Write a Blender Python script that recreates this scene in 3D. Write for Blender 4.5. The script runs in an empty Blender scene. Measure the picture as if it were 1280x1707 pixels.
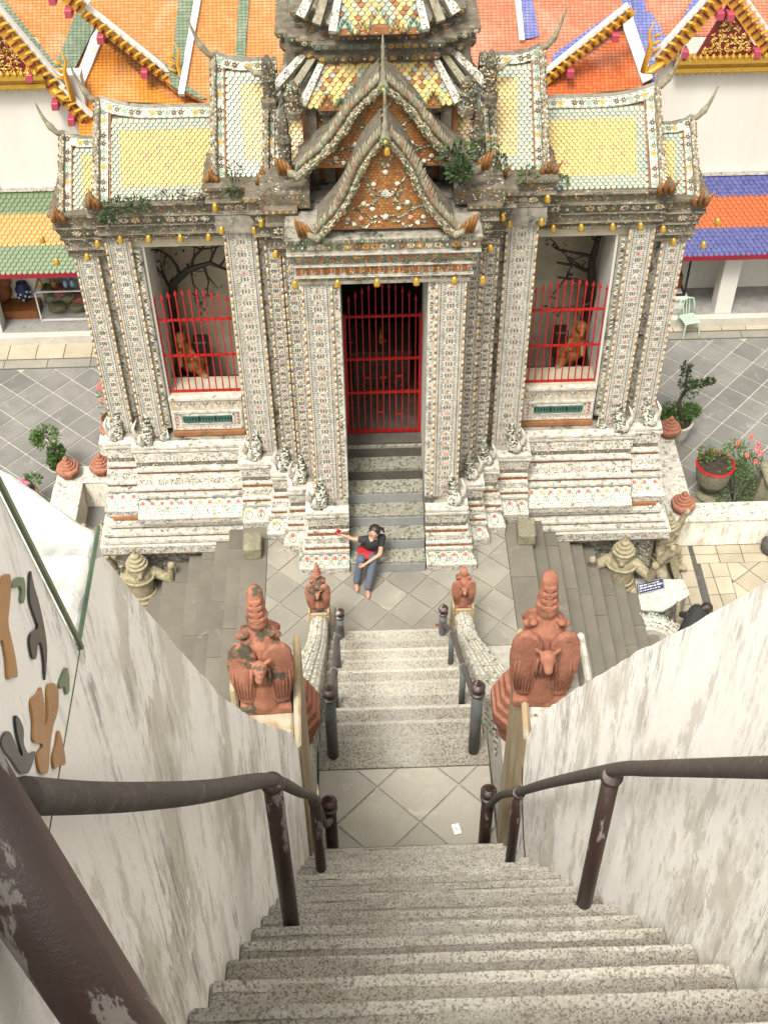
import bpy, bmesh, math, random
import numpy as np
from mathutils import Vector, Matrix, noise
random.seed(7); rng = np.random.default_rng(7)
SC = bpy.context.scene; COL = SC.collection
V = Vector; R = math.radians; PI = math.pi

# ------------------------------------------------------------------ camera
CX, CH = -0.34, 15.5
th, ps, ro, FP = R(46), R(1.2), R(0.8), 2120.0
FWD = V((math.sin(ps)*math.cos(th), math.cos(ps)*math.cos(th), -math.sin(th)))
r0 = V((math.cos(ps), -math.sin(ps), 0)); u0 = r0.cross(FWD)
RT = r0*math.cos(ro) - u0*math.sin(ro); UP = u0*math.cos(ro) + r0*math.sin(ro)
CAMP = V((CX, 0, CH))
cd = bpy.data.cameras.new('camera'); cam = bpy.data.objects.new('camera', cd); COL.objects.link(cam)
m = Matrix((RT, UP, -FWD)).transposed().to_4x4(); m.translation = CAMP; cam.matrix_world = m
cd.sensor_fit = 'VERTICAL'; cd.sensor_height = 24; cd.lens = FP/1707*24; cd.clip_start = 0.05; cd.clip_end = 500
SC.camera = cam
# ------------------------------------------------------------------ sky, sun, exposure (bright overcast)
w = bpy.data.worlds.new("World"); SC.world = w; w.use_nodes = True
nt = w.node_tree; bg = nt.nodes['Background']; sky = nt.nodes.new('ShaderNodeTexSky')
sky.sky_type = 'NISHITA'; sky.sun_disc = False; sky.sun_elevation = R(62); sky.sun_rotation = R(205)
sky.air_density = 1.0; sky.dust_density = 5.0; sky.ozone_density = 0.6
hs = nt.nodes.new('ShaderNodeHueSaturation'); hs.inputs['Saturation'].default_value = 0.10
nt.links.new(sky.outputs[0], hs.inputs['Color']); wm = nt.nodes.new('ShaderNodeMix'); wm.data_type = 'RGBA'; wm.blend_type = 'MULTIPLY'; wm.inputs[0].default_value = 1; wm.inputs[7].default_value = (1, .96, .885, 1)
nt.links.new(hs.outputs[0], wm.inputs[6]); nt.links.new(wm.outputs[2], bg.inputs[0]); bg.inputs[1].default_value = 0.125
sl = bpy.data.lights.new('sun', 'SUN'); sl.energy = 1.5; sl.angle = R(14); sl.color = (1, .955, .88)
so = bpy.data.objects.new('sun', sl); COL.objects.link(so)
el, az = R(62), R(205)          # light comes from behind the camera, slightly left
sd = V((math.sin(az)*math.cos(el), math.cos(az)*math.cos(el), math.sin(el)))
so.rotation_euler = sd.to_track_quat('Z', 'Y').to_euler()
SC.view_settings.view_transform = 'Standard'; SC.view_settings.look = 'None'
SC.view_settings.exposure = 1.62; SC.view_settings.gamma = 1.0
try: SC.view_settings.use_curve_mapping = False
except Exception: pass

def hexc(s):
    s = s.lstrip('#'); o = []
    for i in (0, 2, 4):
        c = int(s[i:i+2], 16)/255; o.append(c/12.92 if c <= .04045 else ((c+.055)/1.055)**2.4)
    return tuple(o)
# ------------------------------------------------------------------ materials
def nodes(name, rough=.8, metal=0.0, spec=.4):
    mt = bpy.data.materials.new(name); mt.use_nodes = True; n = mt.node_tree.nodes; l = mt.node_tree.links
    b = n['Principled BSDF']; b.inputs['Roughness'].default_value = rough; b.inputs['Metallic'].default_value = metal
    b.inputs['Specular IOR Level'].default_value = spec
    return mt, n, l, b
def posn(n, l, scale=(1, 1, 1), obj=False):
    mp = n.new('ShaderNodeMapping'); mp.inputs['Scale'].default_value = scale
    if obj:
        t = n.new('ShaderNodeTexCoord'); l.new(t.outputs['Object'], mp.inputs['Vector'])
    else:
        g = n.new('ShaderNodeNewGeometry'); l.new(g.outputs['Position'], mp.inputs['Vector'])
    return mp.outputs[0]
def nz(n, l, vec, scale, detail=4, rough=.6, dist=0.0):
    t = n.new('ShaderNodeTexNoise'); t.inputs['Scale'].default_value = scale; t.inputs['Detail'].default_value = detail
    t.inputs['Roughness'].default_value = rough; t.inputs['Distortion'].default_value = dist; l.new(vec, t.inputs['Vector']); return t.outputs['Fac']
def ramp(n, l, fac, a, b, ca=(0, 0, 0), cb=(1, 1, 1)):
    r = n.new('ShaderNodeValToRGB'); e = r.color_ramp.elements
    e[0].position = a; e[1].position = b; e[0].color = (*ca, 1); e[1].color = (*cb, 1); l.new(fac, r.inputs[0]); return r.outputs[0]
def mix(n, l, f, a, b, mode='MIX'):
    x = n.new('ShaderNodeMix'); x.data_type = 'RGBA'; x.blend_type = mode
    if isinstance(f, (int, float)): x.inputs[0].default_value = f
    else: l.new(f, x.inputs[0])
    for i, c in ((6, a), (7, b)):
        if isinstance(c, tuple): x.inputs[i].default_value = (*c[:3], 1)
        else: l.new(c, x.inputs[i])
    return x.outputs[2]
def bump(n, l, b, h, strength=.3, dist=.01):
    u = n.new('ShaderNodeBump'); u.inputs['Strength'].default_value = strength; u.inputs['Distance'].default_value = dist
    l.new(h, u.inputs['Height']); l.new(u.outputs[0], b.inputs['Normal'])
KA = .65
FORE = ('chipped_brown_paint', 'dull_brown_rail', 'grey_steel_post', 'lime_wash_grey', 'white_paper', 'dark_brown_hair', 'black_cotton', 'dark_green_edging')
def simple(name, c, c2=None, scale=6, rough=.7, metal=0.0, spec=.4, bmp=0.0, bs=40, patch=None, pthr=(.55, .65), pscale=3, streak=False, rnd=0.0, obj=False):
    """two-tone noise colour, optional patches of a third colour, optional per object value shift"""
    ka = 1.0 if name in FORE else KA; c = tuple(x*ka for x in c); c2 = tuple(x*ka for x in c2) if c2 else tuple(x*.8 for x in c); patch = tuple(x*ka for x in patch) if patch else None
    mt, n, l, b = nodes(name, rough, metal, spec)
    p = posn(n, l, (1, 1, .18) if streak else (1, 1, 1), obj)
    col = mix(n, l, ramp(n, l, nz(n, l, p, scale, 6, .65), .35, .65), c, c2)
    if patch:
        p2 = posn(n, l, (1, 1, .22) if streak else (1, 1, 1), obj)
        f = ramp(n, l, nz(n, l, p2, pscale, 8, .7), *pthr); col = mix(n, l, f, col, patch)
    if rnd:
        oi = n.new('ShaderNodeObjectInfo'); r = n.new('ShaderNodeMapRange'); l.new(oi.outputs['Random'], r.inputs[0])
        r.inputs[3].default_value = 1-rnd; r.inputs[4].default_value = 1+rnd*.6
        h = n.new('ShaderNodeHueSaturation'); l.new(col, h.inputs['Color']); l.new(r.outputs[0], h.inputs['Value']); col = h.outputs[0]
    l.new(col, b.inputs['Base Color'])
    if bmp: bump(n, l, b, nz(n, l, posn(n, l, (1, 1, 1), obj), bs, 5, .7), bmp, .01)
    return mt
def plaster(name, base, grime, dark, strk=1.0):
    mt, n, l, b = nodes(name, .9, 0, .15)
    p1 = posn(n, l, (1, 1, .20)); p2 = posn(n, l, (1.2, 1.2, .07)); p3 = posn(n, l, (1, 1, .40)); p4 = posn(n, l)
    def mul(a, k):
        m_ = n.new('ShaderNodeMath'); m_.operation = 'MULTIPLY'; l.new(a, m_.inputs[0])
        if isinstance(k, (int, float)): m_.inputs[1].default_value = k
        else: l.new(k, m_.inputs[1])
        return m_.outputs[0]
    N_ = lambda p, sc, d=10, r=.68: nz(n, l, p, sc, d, r)
    # broad damp beige areas with ragged edges, then fresh patches of lime wash over them
    col = mix(n, l, mul(ramp(n, l, N_(p3, 1.7), .50, .58), .85), base, grime)
    col = mix(n, l, mul(ramp(n, l, N_(p1, 4.5, 10, .74), .55, .58), .6), col, tuple(x*.85 for x in grime))
    col = mix(n, l, mul(ramp(n, l, N_(p3, 3.1, 12, .72), .535, .55), .9), col, tuple(min(1, x*1.03) for x in base))
    # short flecks of black lichen gathered in drifts
    st = mul(ramp(n, l, N_(p2, 21, 10, .80), .50, .56), ramp(n, l, N_(p3, 1.3, 6, .7), .46, .58)); st = mul(st, ramp(n, l, N_(p4, 8, 6, .7), .42, .52))
    col = mix(n, l, mul(st, .9*strk), col, dark)
    st = mul(ramp(n, l, N_(p2, 11, 10, .75), .54, .62), ramp(n, l, N_(p4, 3.2, 8, .7), .50, .60))
    col = mix(n, l, mul(st, .55), col, tuple(x*.62 for x in grime))
    col = mix(n, l, mul(ramp(n, l, N_(p4, 60, 4, .7), .66, .70), .5), col, grime)
    l.new(col, b.inputs['Base Color'])
    bump(n, l, b, N_(p3, 9, 12, .72), .55, .02); return mt
def granite(name, a, bcol, c, sc=55):
    mt, n, l, b = nodes(name, .85, 0, .25); p = posn(n, l)
    v = n.new('ShaderNodeTexVoronoi'); v.inputs['Scale'].default_value = sc; l.new(p, v.inputs['Vector'])
    s = n.new('ShaderNodeSeparateColor'); l.new(v.outputs['Color'], s.inputs[0])
    col = mix(n, l, ramp(n, l, s.outputs[0], .35, .6), a, bcol)
    col = mix(n, l, ramp(n, l, s.outputs[1], .72, .80), col, c)
    col = mix(n, l, ramp(n, l, nz(n, l, p, 4, 7, .7), .45, .75), col, mix(n, l, .45, col, (.20, .16, .10)))
    if 'granite' in name:      # trodden, paler middle of the flight and brown dirt towards the walls
        sx_ = n.new('ShaderNodeSeparateXYZ'); l.new(p, sx_.inputs[0]); ab = n.new('ShaderNodeMath'); ab.operation = 'ABSOLUTE'; l.new(sx_.outputs[0], ab.inputs[0])
        ad = n.new('ShaderNodeMath'); ad.operation = 'MULTIPLY_ADD'; l.new(nz(n, l, p, 5, 6, .7), ad.inputs[0]); ad.inputs[1].default_value = 1.1; l.new(ab.outputs[0], ad.inputs[2])
        col = mix(n, l, ramp(n, l, ad.outputs[0], 1.22, 1.50), col, mix(n, l, .62, col, (.24, .19, .12)))
        wc = n.new('ShaderNodeMath'); wc.operation = 'MULTIPLY'; wc.inputs[1].default_value = .35; l.new(ramp(n, l, ad.outputs[0], .55, .95, (1, 1, 1), (0, 0, 0)), wc.inputs[0])
        col = mix(n, l, wc.outputs[0], col, (.46, .44, .385))
    col = mix(n, l, ramp(n, l, nz(n, l, p, 26, 6, .75), .56, .68), col, mix(n, l, .6, col, (.05, .045, .035)))
    oi = n.new('ShaderNodeObjectInfo'); r = n.new('ShaderNodeMapRange'); l.new(oi.outputs['Random'], r.inputs[0]); r.inputs[3].default_value = .80; r.inputs[4].default_value = 1.12
    h = n.new('ShaderNodeHueSaturation'); l.new(col, h.inputs['Color']); l.new(r.outputs[0], h.inputs['Value'])
    l.new(h.outputs[0], b.inputs['Base Color']); bump(n, l, b, nz(n, l, p, 45, 8, .85), 1.0, .016); return mt
def paving(name, a, b2, stain, rnd=.14):
    a, b2, stain = [tuple(x*KA*k_ for x, k_ in zip(c, (1.04, 1.0, .94))) for c in (a, b2, stain)]
    mt, n, l, b = nodes(name, .75, 0, .35); p = posn(n, l)
    col = mix(n, l, ramp(n, l, nz(n, l, p, 1.6, 7, .6), .35, .7), a, b2)
    col = mix(n, l, ramp(n, l, nz(n, l, p, 3.3, 6, .65, .8), .60, .68), col, stain)
    col = mix(n, l, ramp(n, l, nz(n, l, p, 50, 4, .7), .62, .66), col, tuple(x*.55 for x in a))
    oi = n.new('ShaderNodeObjectInfo'); r = n.new('ShaderNodeMapRange'); l.new(oi.outputs['Random'], r.inputs[0])
    r.inputs[3].default_value = 1-rnd; r.inputs[4].default_value = 1+rnd
    h = n.new('ShaderNodeHueSaturation'); l.new(col, h.inputs['Color']); l.new(r.outputs[0], h.inputs['Value'])
    l.new(h.outputs[0], b.inputs['Base Color']); bump(n, l, b, nz(n, l, p, 30, 5, .7), .25, .008); return mt
def glaze(name, c, c2, rough=.25):
    c, c2 = [tuple(x*KA for x in q) for q in (c, c2)]
    mt, n, l, b = nodes(name, rough, 0, .5); p = posn(n, l)
    col = mix(n, l, ramp(n, l, nz(n, l, p, 9, 5, .6), .35, .7), c, c2)
    col = mix(n, l, ramp(n, l, nz(n, l, p, 30, 5, .7), .64, .70), col, tuple(x*.35 for x in c))
    l.new(col, b.inputs['Base Color']); return mt
def rooftile(name, c, c2, pitch=.085, row=.068, slope=(0, .8, .6)):
    """small pan tiles on the far halls: too small in the picture to pick apart"""
    c, c2 = [tuple(x*KA for x in q) for q in (c, c2)]
    mt, n, l, b = nodes(name, .35, 0, .5); p = posn(n, l)
    sx = n.new('ShaderNodeSeparateXYZ'); l.new(p, sx.inputs[0])
    dt = n.new('ShaderNodeVectorMath'); dt.operation = 'DOT_PRODUCT'; dt.inputs[1].default_value = slope; l.new(p, dt.inputs[0])
    def M(op, a, b_=None):
        k = n.new('ShaderNodeMath'); k.operation = op
        for i, z in enumerate((a, b_)):
            if z is None: continue
            if isinstance(z, (int, float)): k.inputs[i].default_value = z
            else: l.new(z, k.inputs[i])
        return k.outputs[0]
    rw = M('DIVIDE', dt.outputs['Value'], row); fr = M('FRACT', rw)
    cx_ = M('DIVIDE', sx.outputs[0], pitch); fx = M('FRACT', cx_)
    hx = M('ABSOLUTE', M('SUBTRACT', fx, .5))               # 0 centre of tile .. .5 joint
    low = M('SUBTRACT', 1.0, fr)
    h = M('ADD', M('MULTIPLY', low, .8), M('MULTIPLY', M('POWER', M('MULTIPLY', hx, 2.0), 2.0), -.5))
    line = M('GREATER_THAN', M('ADD', fr, M('MULTIPLY', hx, .25)), .88)
    cell = n.new('ShaderNodeTexWhiteNoise'); cell.noise_dimensions = '2D'; cb = n.new('ShaderNodeCombineXYZ')
    l.new(M('FLOOR', rw), cb.inputs[0]); l.new(M('FLOOR', cx_), cb.inputs[1]); l.new(cb.outputs[0], cell.inputs['Vector'])
    col = mix(n, l, cell.outputs['Value'], c, c2)
    col = mix(n, l, ramp(n, l, nz(n, l, p, 1.3, 4, .6), .5, .7), col, mix(n, l, .18, col, (.6, .5, .38)))
    k = n.new('ShaderNodeMath'); k.operation = 'MULTIPLY'; k.inputs[1].default_value = .8; l.new(line, k.inputs[0])
    col = mix(n, l, k.outputs[0], col, tuple(x*.25 for x in c)); l.new(col, b.inputs['Base Color'])
    bump(n, l, b, h, .9, .03); return mt

MT = {}
MT['plaster'] = plaster('white_plaster', (.90, .875, .83), (.62, .58, .50), (.18, .17, .155), .75)
MT['plaster_warm'] = plaster('cream_plaster', (.62, .58, .50), (.34, .30, .24), (.10, .085, .06), .8)
MT['lime'] = simple('lime_wash_grey', (.62, .61, .58), (.36, .36, .34), 9, .9, bmp=.6, bs=30, patch=(.80, .79, .77), pthr=(.5, .6), pscale=4)
MT['cleanwall'] = simple('smooth_white_wall', (.74, .72, .66), (.66, .63, .57), 1.0, .85, streak=True)
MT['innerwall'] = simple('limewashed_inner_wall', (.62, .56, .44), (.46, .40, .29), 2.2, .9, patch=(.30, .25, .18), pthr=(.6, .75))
MT['granite'] = granite('speckled_granite', (.50, .47, .405), (.40, .37, .315), (.20, .18, .15), 170)
MT['granite_fine'] = granite('pale_fine_granite', (.34, .32, .27), (.27, .25, .21), (.13, .12, .10), 75)
MT['granite_pale'] = granite('pale_worn_granite', (.44, .41, .35), (.36, .335, .285), (.20, .185, .155), 130)
MT['granite_nose'] = granite('bright_worn_nosing', (.60, .57, .50), (.50, .47, .41), (.28, .26, .22), 130)
MT['crest_a'] = simple('mossy_crest_pieces', (.27, .27, .17), (.16, .17, .10), 25, .6, patch=(.42, .38, .28), pthr=(.5, .6), pscale=20)
MT['crest_b'] = simple('pinkish_crest_pieces', (.36, .21, .14), (.22, .13, .08), 25, .6, patch=(.10, .13, .09), pthr=(.5, .6), pscale=20)
MT['paver_landing'] = paving('shade_lifted_landing_stone', (.48, .465, .41), (.40, .39, .345), (.55, .52, .45), .08)  # grey paver with its colour lightened to offset shade from the stair walls
MT['doorstep'] = granite('weathered_green_stone', (.25, .245, .20), (.20, .20, .165), (.10, .10, .085), 30)
MT['riserblue'] = simple('blue_grey_riser', (.34, .35, .34), (.27, .275, .265), 5, .8, bmp=.2)
MT['paver'] = paving('grey_paving_stone', (.285, .275, .24), (.215, .21, .185), (.32, .305, .27))
MT['paver_yard'] = paving('courtyard_paving_stone', (.215, .215, .21), (.15, .152, .15), (.28, .28, .275))
MT['paver_cream'] = paving('cream_flagstone', (.46, .42, .33), (.36, .33, .26), (.42, .31, .21))
MT['slab'] = paving('dark_grey_step_slab', (.165, .155, .130), (.125, .117, .10), (.195, .183, .158), .12)
MT['grout'] = simple('pale_grout', (.50, .48, .42), (.36, .34, .29), 12, .95, bmp=.3)
MT['groutd'] = simple('dark_grout', (.12, .115, .10), (.07, .065, .06), 12, .95)
MT['terracotta'] = simple('terracotta', (.44, .20, .13), (.32, .13, .085), 11, .9, spec=.1, bmp=1.0, bs=60, patch=(.17, .13, .09), pthr=(.57, .66), pscale=13)
MT['terracotta_moss'] = simple('mossy_terracotta', (.43, .19, .12), (.30, .125, .08), 6, .85, spec=.2, bmp=.6, bs=40, patch=(.095, .085, .055), pthr=(.535, .57), pscale=4.2)
MT['tanstone'] = simple('veined_tan_stone', (.46, .36, .22), (.36, .25, .13), 5, .8, streak=True, patch=(.52, .46, .35), pthr=(.5, .6), bmp=.3)
MT['greystone'] = simple('lichened_grey_stone', (.27, .25, .17), (.17, .16, .11), 18, .9, bmp=.8, bs=35, patch=(.34, .31, .19), pthr=(.55, .7))
MT['figure'] = simple('painted_stucco_figure', (.42, .37, .25), (.25, .21, .12), 16, .8, bmp=.9, bs=45, patch=(.16, .13, .07), pthr=(.58, .66), pscale=14)
MT['iron'] = simple('chipped_brown_paint', (.044, .023, .018), (.028, .015, .012), 6, .42, spec=.5, patch=(.17, .155, .14), pthr=(.575, .60), pscale=8, streak=True, bmp=.3, bs=70)
MT['rail'] = simple('dull_brown_rail', (.088, .072, .060), (.060, .049, .042), 12, .7, bmp=.7, bs=90, patch=(.17, .15, .13), pthr=(.58, .70), pscale=14)
MT['irongrey'] = simple('grey_steel_post', (.115, .118, .116), (.075, .077, .077), 5, .5, metal=.2, bmp=.2, bs=60, patch=(.16, .16, .15), pthr=(.58, .7))
MT['mortar'] = simple('white_mortar', (.68, .65, .58), (.44, .41, .34), 9, .9, bmp=.7, bs=55, patch=(.10, .09, .07), pthr=(.60, .70), pscale=7)
MT['mortar_mid'] = simple('stained_mortar', (.40, .37, .30), (.24, .22, .18), 9, .9, bmp=.8, bs=45, patch=(.06, .055, .045), pthr=(.50, .62), pscale=5)
MT['mortar_dark'] = simple('blackened_mortar', (.20, .17, .125), (.10, .085, .06), 10, .95, bmp=.9, bs=40, patch=(.38, .34, .27), pthr=(.58, .68), pscale=8)
MT['ochre'] = simple('ochre_render', (.36, .155, .055), (.24, .10, .04), 8, .85, bmp=.5, patch=(.12, .08, .05), pthr=(.56, .7))
MT['whiteedge'] = simple('white_rendered_ledge', (.72, .69, .62), (.44, .41, .33), 10, .85, bmp=.6, bs=40, patch=(.15, .13, .10), pthr=(.54, .64), pscale=11)
MT['redpaint'] = simple('red_gloss_paint', (.50, .012, .012), (.36, .010, .010), 5, .35)
MT['darkred'] = simple('dark_red_fascia', (.30, .012, .03), (.22, .012, .02), 3, .5)
MT['pink'] = simple('pink_red_bracket', (.45, .06, .10), (.36, .05, .09), 3, .5)
MT['gold'] = simple('gold_leaf', (.72, .46, .08), (.55, .32, .05), 20, .32, metal=.6, bmp=.3)
MT['goldroof'] = simple('golden_glazed_bargeboard', (.66, .34, .035), (.50, .22, .02), 5, .35, patch=(.30, .13, .02), pthr=(.6, .7))
MT['lacquer'] = simple('red_lacquer_panel', (.20, .02, .015), (.12, .012, .01), 12, .5)
MT['white'] = simple('white_paint', (.80, .78, .75), (.70, .68, .65), 3, .6)
MT['tile_y1'] = glaze('yellow_glazed_tile', (.62, .49, .20), (.56, .44, .20))
MT['tile_y2'] = glaze('pale_yellow_tile', (.68, .55, .23), (.60, .47, .19))
MT['tile_w'] = glaze('pale_green_white_tile', (.44, .45, .35), (.37, .40, .33))
MT['tile_b'] = glaze('pinkish_bare_tile', (.58, .36, .19), (.48, .36, .22))
MT['tile_g'] = glaze('grey_green_tile', (.30, .36, .31), (.40, .44, .37))
MT['tile_o'] = glaze('orange_eave_tile', (.62, .25, .035), (.52, .20, .03))
MT['tile_gr'] = glaze('green_eave_tile', (.10, .16, .055), (.075, .125, .05))
MT['tile_bl'] = glaze('blue_eave_tile', (.055, .06, .20), (.10, .11, .28))
MT['tile_ro'] = glaze('red_orange_eave_tile', (.50, .105, .025), (.40, .09, .025))
MT['rt_orange'] = rooftile('orange_hall_tiles', (.58, .20, .05), (.60, .26, .09))
MT['rt_deep'] = rooftile('deep_orange_hall_tiles', (.62, .20, .02), (.66, .25, .04))
MT['rt_green'] = rooftile('green_hall_tiles', (.13, .19, .12), (.20, .25, .17))
MT['rt_red'] = rooftile('salmon_hall_tiles', (.52, .155, .08), (.56, .21, .12))
MT['rt_rdeep'] = rooftile('red_orange_hall_tiles', (.52, .10, .02), (.60, .15, .04))
MT['rt_blue'] = rooftile('blue_hall_tiles', (.13, .15, .40), (.19, .21, .46))
MT['soil'] = simple('dark_soil', (.06, .04, .025), (.03, .02, .015), 30, .95, bmp=.8)
MT['leaf'] = simple('green_leaves', (.075, .15, .03), (.045, .095, .022), 25, .55, patch=(.15, .23, .05), pthr=(.5, .65), pscale=12)
MT['leafdark'] = simple('dark_leaves', (.045, .085, .025), (.03, .055, .02), 25, .55, patch=(.10, .16, .04), pthr=(.55, .65), pscale=12)
MT['leafgrey'] = simple('small_flowering_leaves', (.12, .20, .06), (.075, .13, .04), 25, .6, patch=(.55, .50, .35), pthr=(.60, .64), pscale=28)
MT['twig'] = simple('dry_twigs', (.10, .07, .04), (.05, .04, .025), 25, .9)
MT['bronze'] = simple('dark_bronze', (.045, .035, .025), (.02, .016, .012), 25, .55, metal=.3, bmp=.8, bs=50)
MT['ochrefig'] = simple('worn_gilded_figure', (.34, .15, .03), (.14, .06, .02), 22, .5, bmp=.6, bs=40)
MT['rock'] = simple('painted_rockwork', (.34, .27, .17), (.16, .12, .08), 14, .9, bmp=1.0, bs=20)
MT['skin'] = simple('skin', (.52, .30, .20), (.48, .27, .18), 10, .5)
MT['blackcloth'] = simple('black_cotton', (.012, .012, .013), (.02, .02, .02), 14, .85, bmp=.4)
MT['jeans'] = simple('faded_grey_blue_trousers', (.115, .135, .18), (.085, .10, .14), 22, .85, bmp=.4)
MT['redcloth'] = simple('red_cloth', (.50, .01, .02), (.32, .008, .015), 14, .7)
MT['hair'] = simple('dark_brown_hair', (.022, .012, .009), (.012, .008, .007), 50, .45, bmp=.4, bs=90)
MT['sandal'] = simple('pink_patterned_sandal', (.55, .05, .07), (.62, .40, .36), 60, .6)
MT['mint'] = simple('mint_green_plastic', (.50, .70, .52), (.45, .64, .47), 2, .4)
MT['barrel'] = simple('blue_white_barrel', (.34, .38, .40), (.60, .60, .56), 3, .5, patch=(.05, .08, .20), pthr=(.55, .7))
MT['navy'] = simple('navy_enamel', (.02, .035, .13), (.02, .03, .10), 3, .4)
MT['wood'] = simple('orange_brown_wood', (.30, .11, .035), (.20, .07, .02), 8, .5)
MT['concrete'] = simple('verandah_concrete', (.33, .315, .29), (.24, .23, .215), 5, .85, bmp=.3, patch=(.17, .16, .15), pthr=(.58, .7))
MT['kerb'] = simple('painted_cream_kerb', (.62, .58, .50), (.52, .48, .41), 4, .8, patch=(.42, .38, .31), pthr=(.6, .7))
MT['cloth_r'] = simple('folded_pink_cloth', (.50, .14, .12), (.40, .10, .09), 10, .8)
MT['cloth_y'] = simple('folded_yellow_cloth', (.60, .42, .06), (.50, .34, .05), 10, .8)
MT['cloth_g'] = simple('folded_olive_cloth', (.28, .28, .14), (.20, .20, .10), 10, .8)
MT['paper'] = simple('white_paper', (.82, .82, .80), (.76, .76, .74), 5, .7)
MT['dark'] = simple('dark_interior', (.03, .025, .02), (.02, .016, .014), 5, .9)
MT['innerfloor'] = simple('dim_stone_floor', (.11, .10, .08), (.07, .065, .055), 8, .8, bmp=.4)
MT['greengrille'] = simple('green_glazed_grille', (.05, .15, .12), (.09, .20, .16), 12, .3)
MT['glassblue'] = simple('light_blue_jar', (.25, .45, .58), (.20, .36, .5), 5, .2)
mt, n, l, b = nodes('case_glass', .05, 0, .5); b.inputs['Transmission Weight'].default_value = 1.0; b.inputs['IOR'].default_value = 1.15; MT['glass'] = mt
# broken porcelain: colour comes from the shard itself
mt, n, l, b = nodes('porcelain_shards', .28, 0, .5)
at_ = n.new('ShaderNodeAttribute'); at_.attribute_name = 'Col'
p = posn(n, l); f = ramp(n, l, nz(n, l, p, 7, 7, .7), .50, .64)
k = n.new('ShaderNodeMath'); k.operation = 'MULTIPLY'; k.inputs[1].default_value = .6; l.new(f, k.inputs[0])
l.new(mix(n, l, k.outputs[0], at_.outputs['Color'], (.16, .14, .10)), b.inputs['Base Color']); MT['shard'] = mt
mt, n, l, b = nodes('grimy_porcelain_shards', .4, 0, .45)
at_ = n.new('ShaderNodeAttribute'); at_.attribute_name = 'Col'
p = posn(n, l); f = ramp(n, l, nz(n, l, p, 6, 8, .75), .44, .60)
k = n.new('ShaderNodeMath'); k.operation = 'MULTIPLY'; k.inputs[1].default_value = .72; l.new(f, k.inputs[0])
l.new(mix(n, l, k.outputs[0], at_.outputs['Color'], (.075, .06, .045)), b.inputs['Base Color']); MT['shard_old'] = mt
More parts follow.
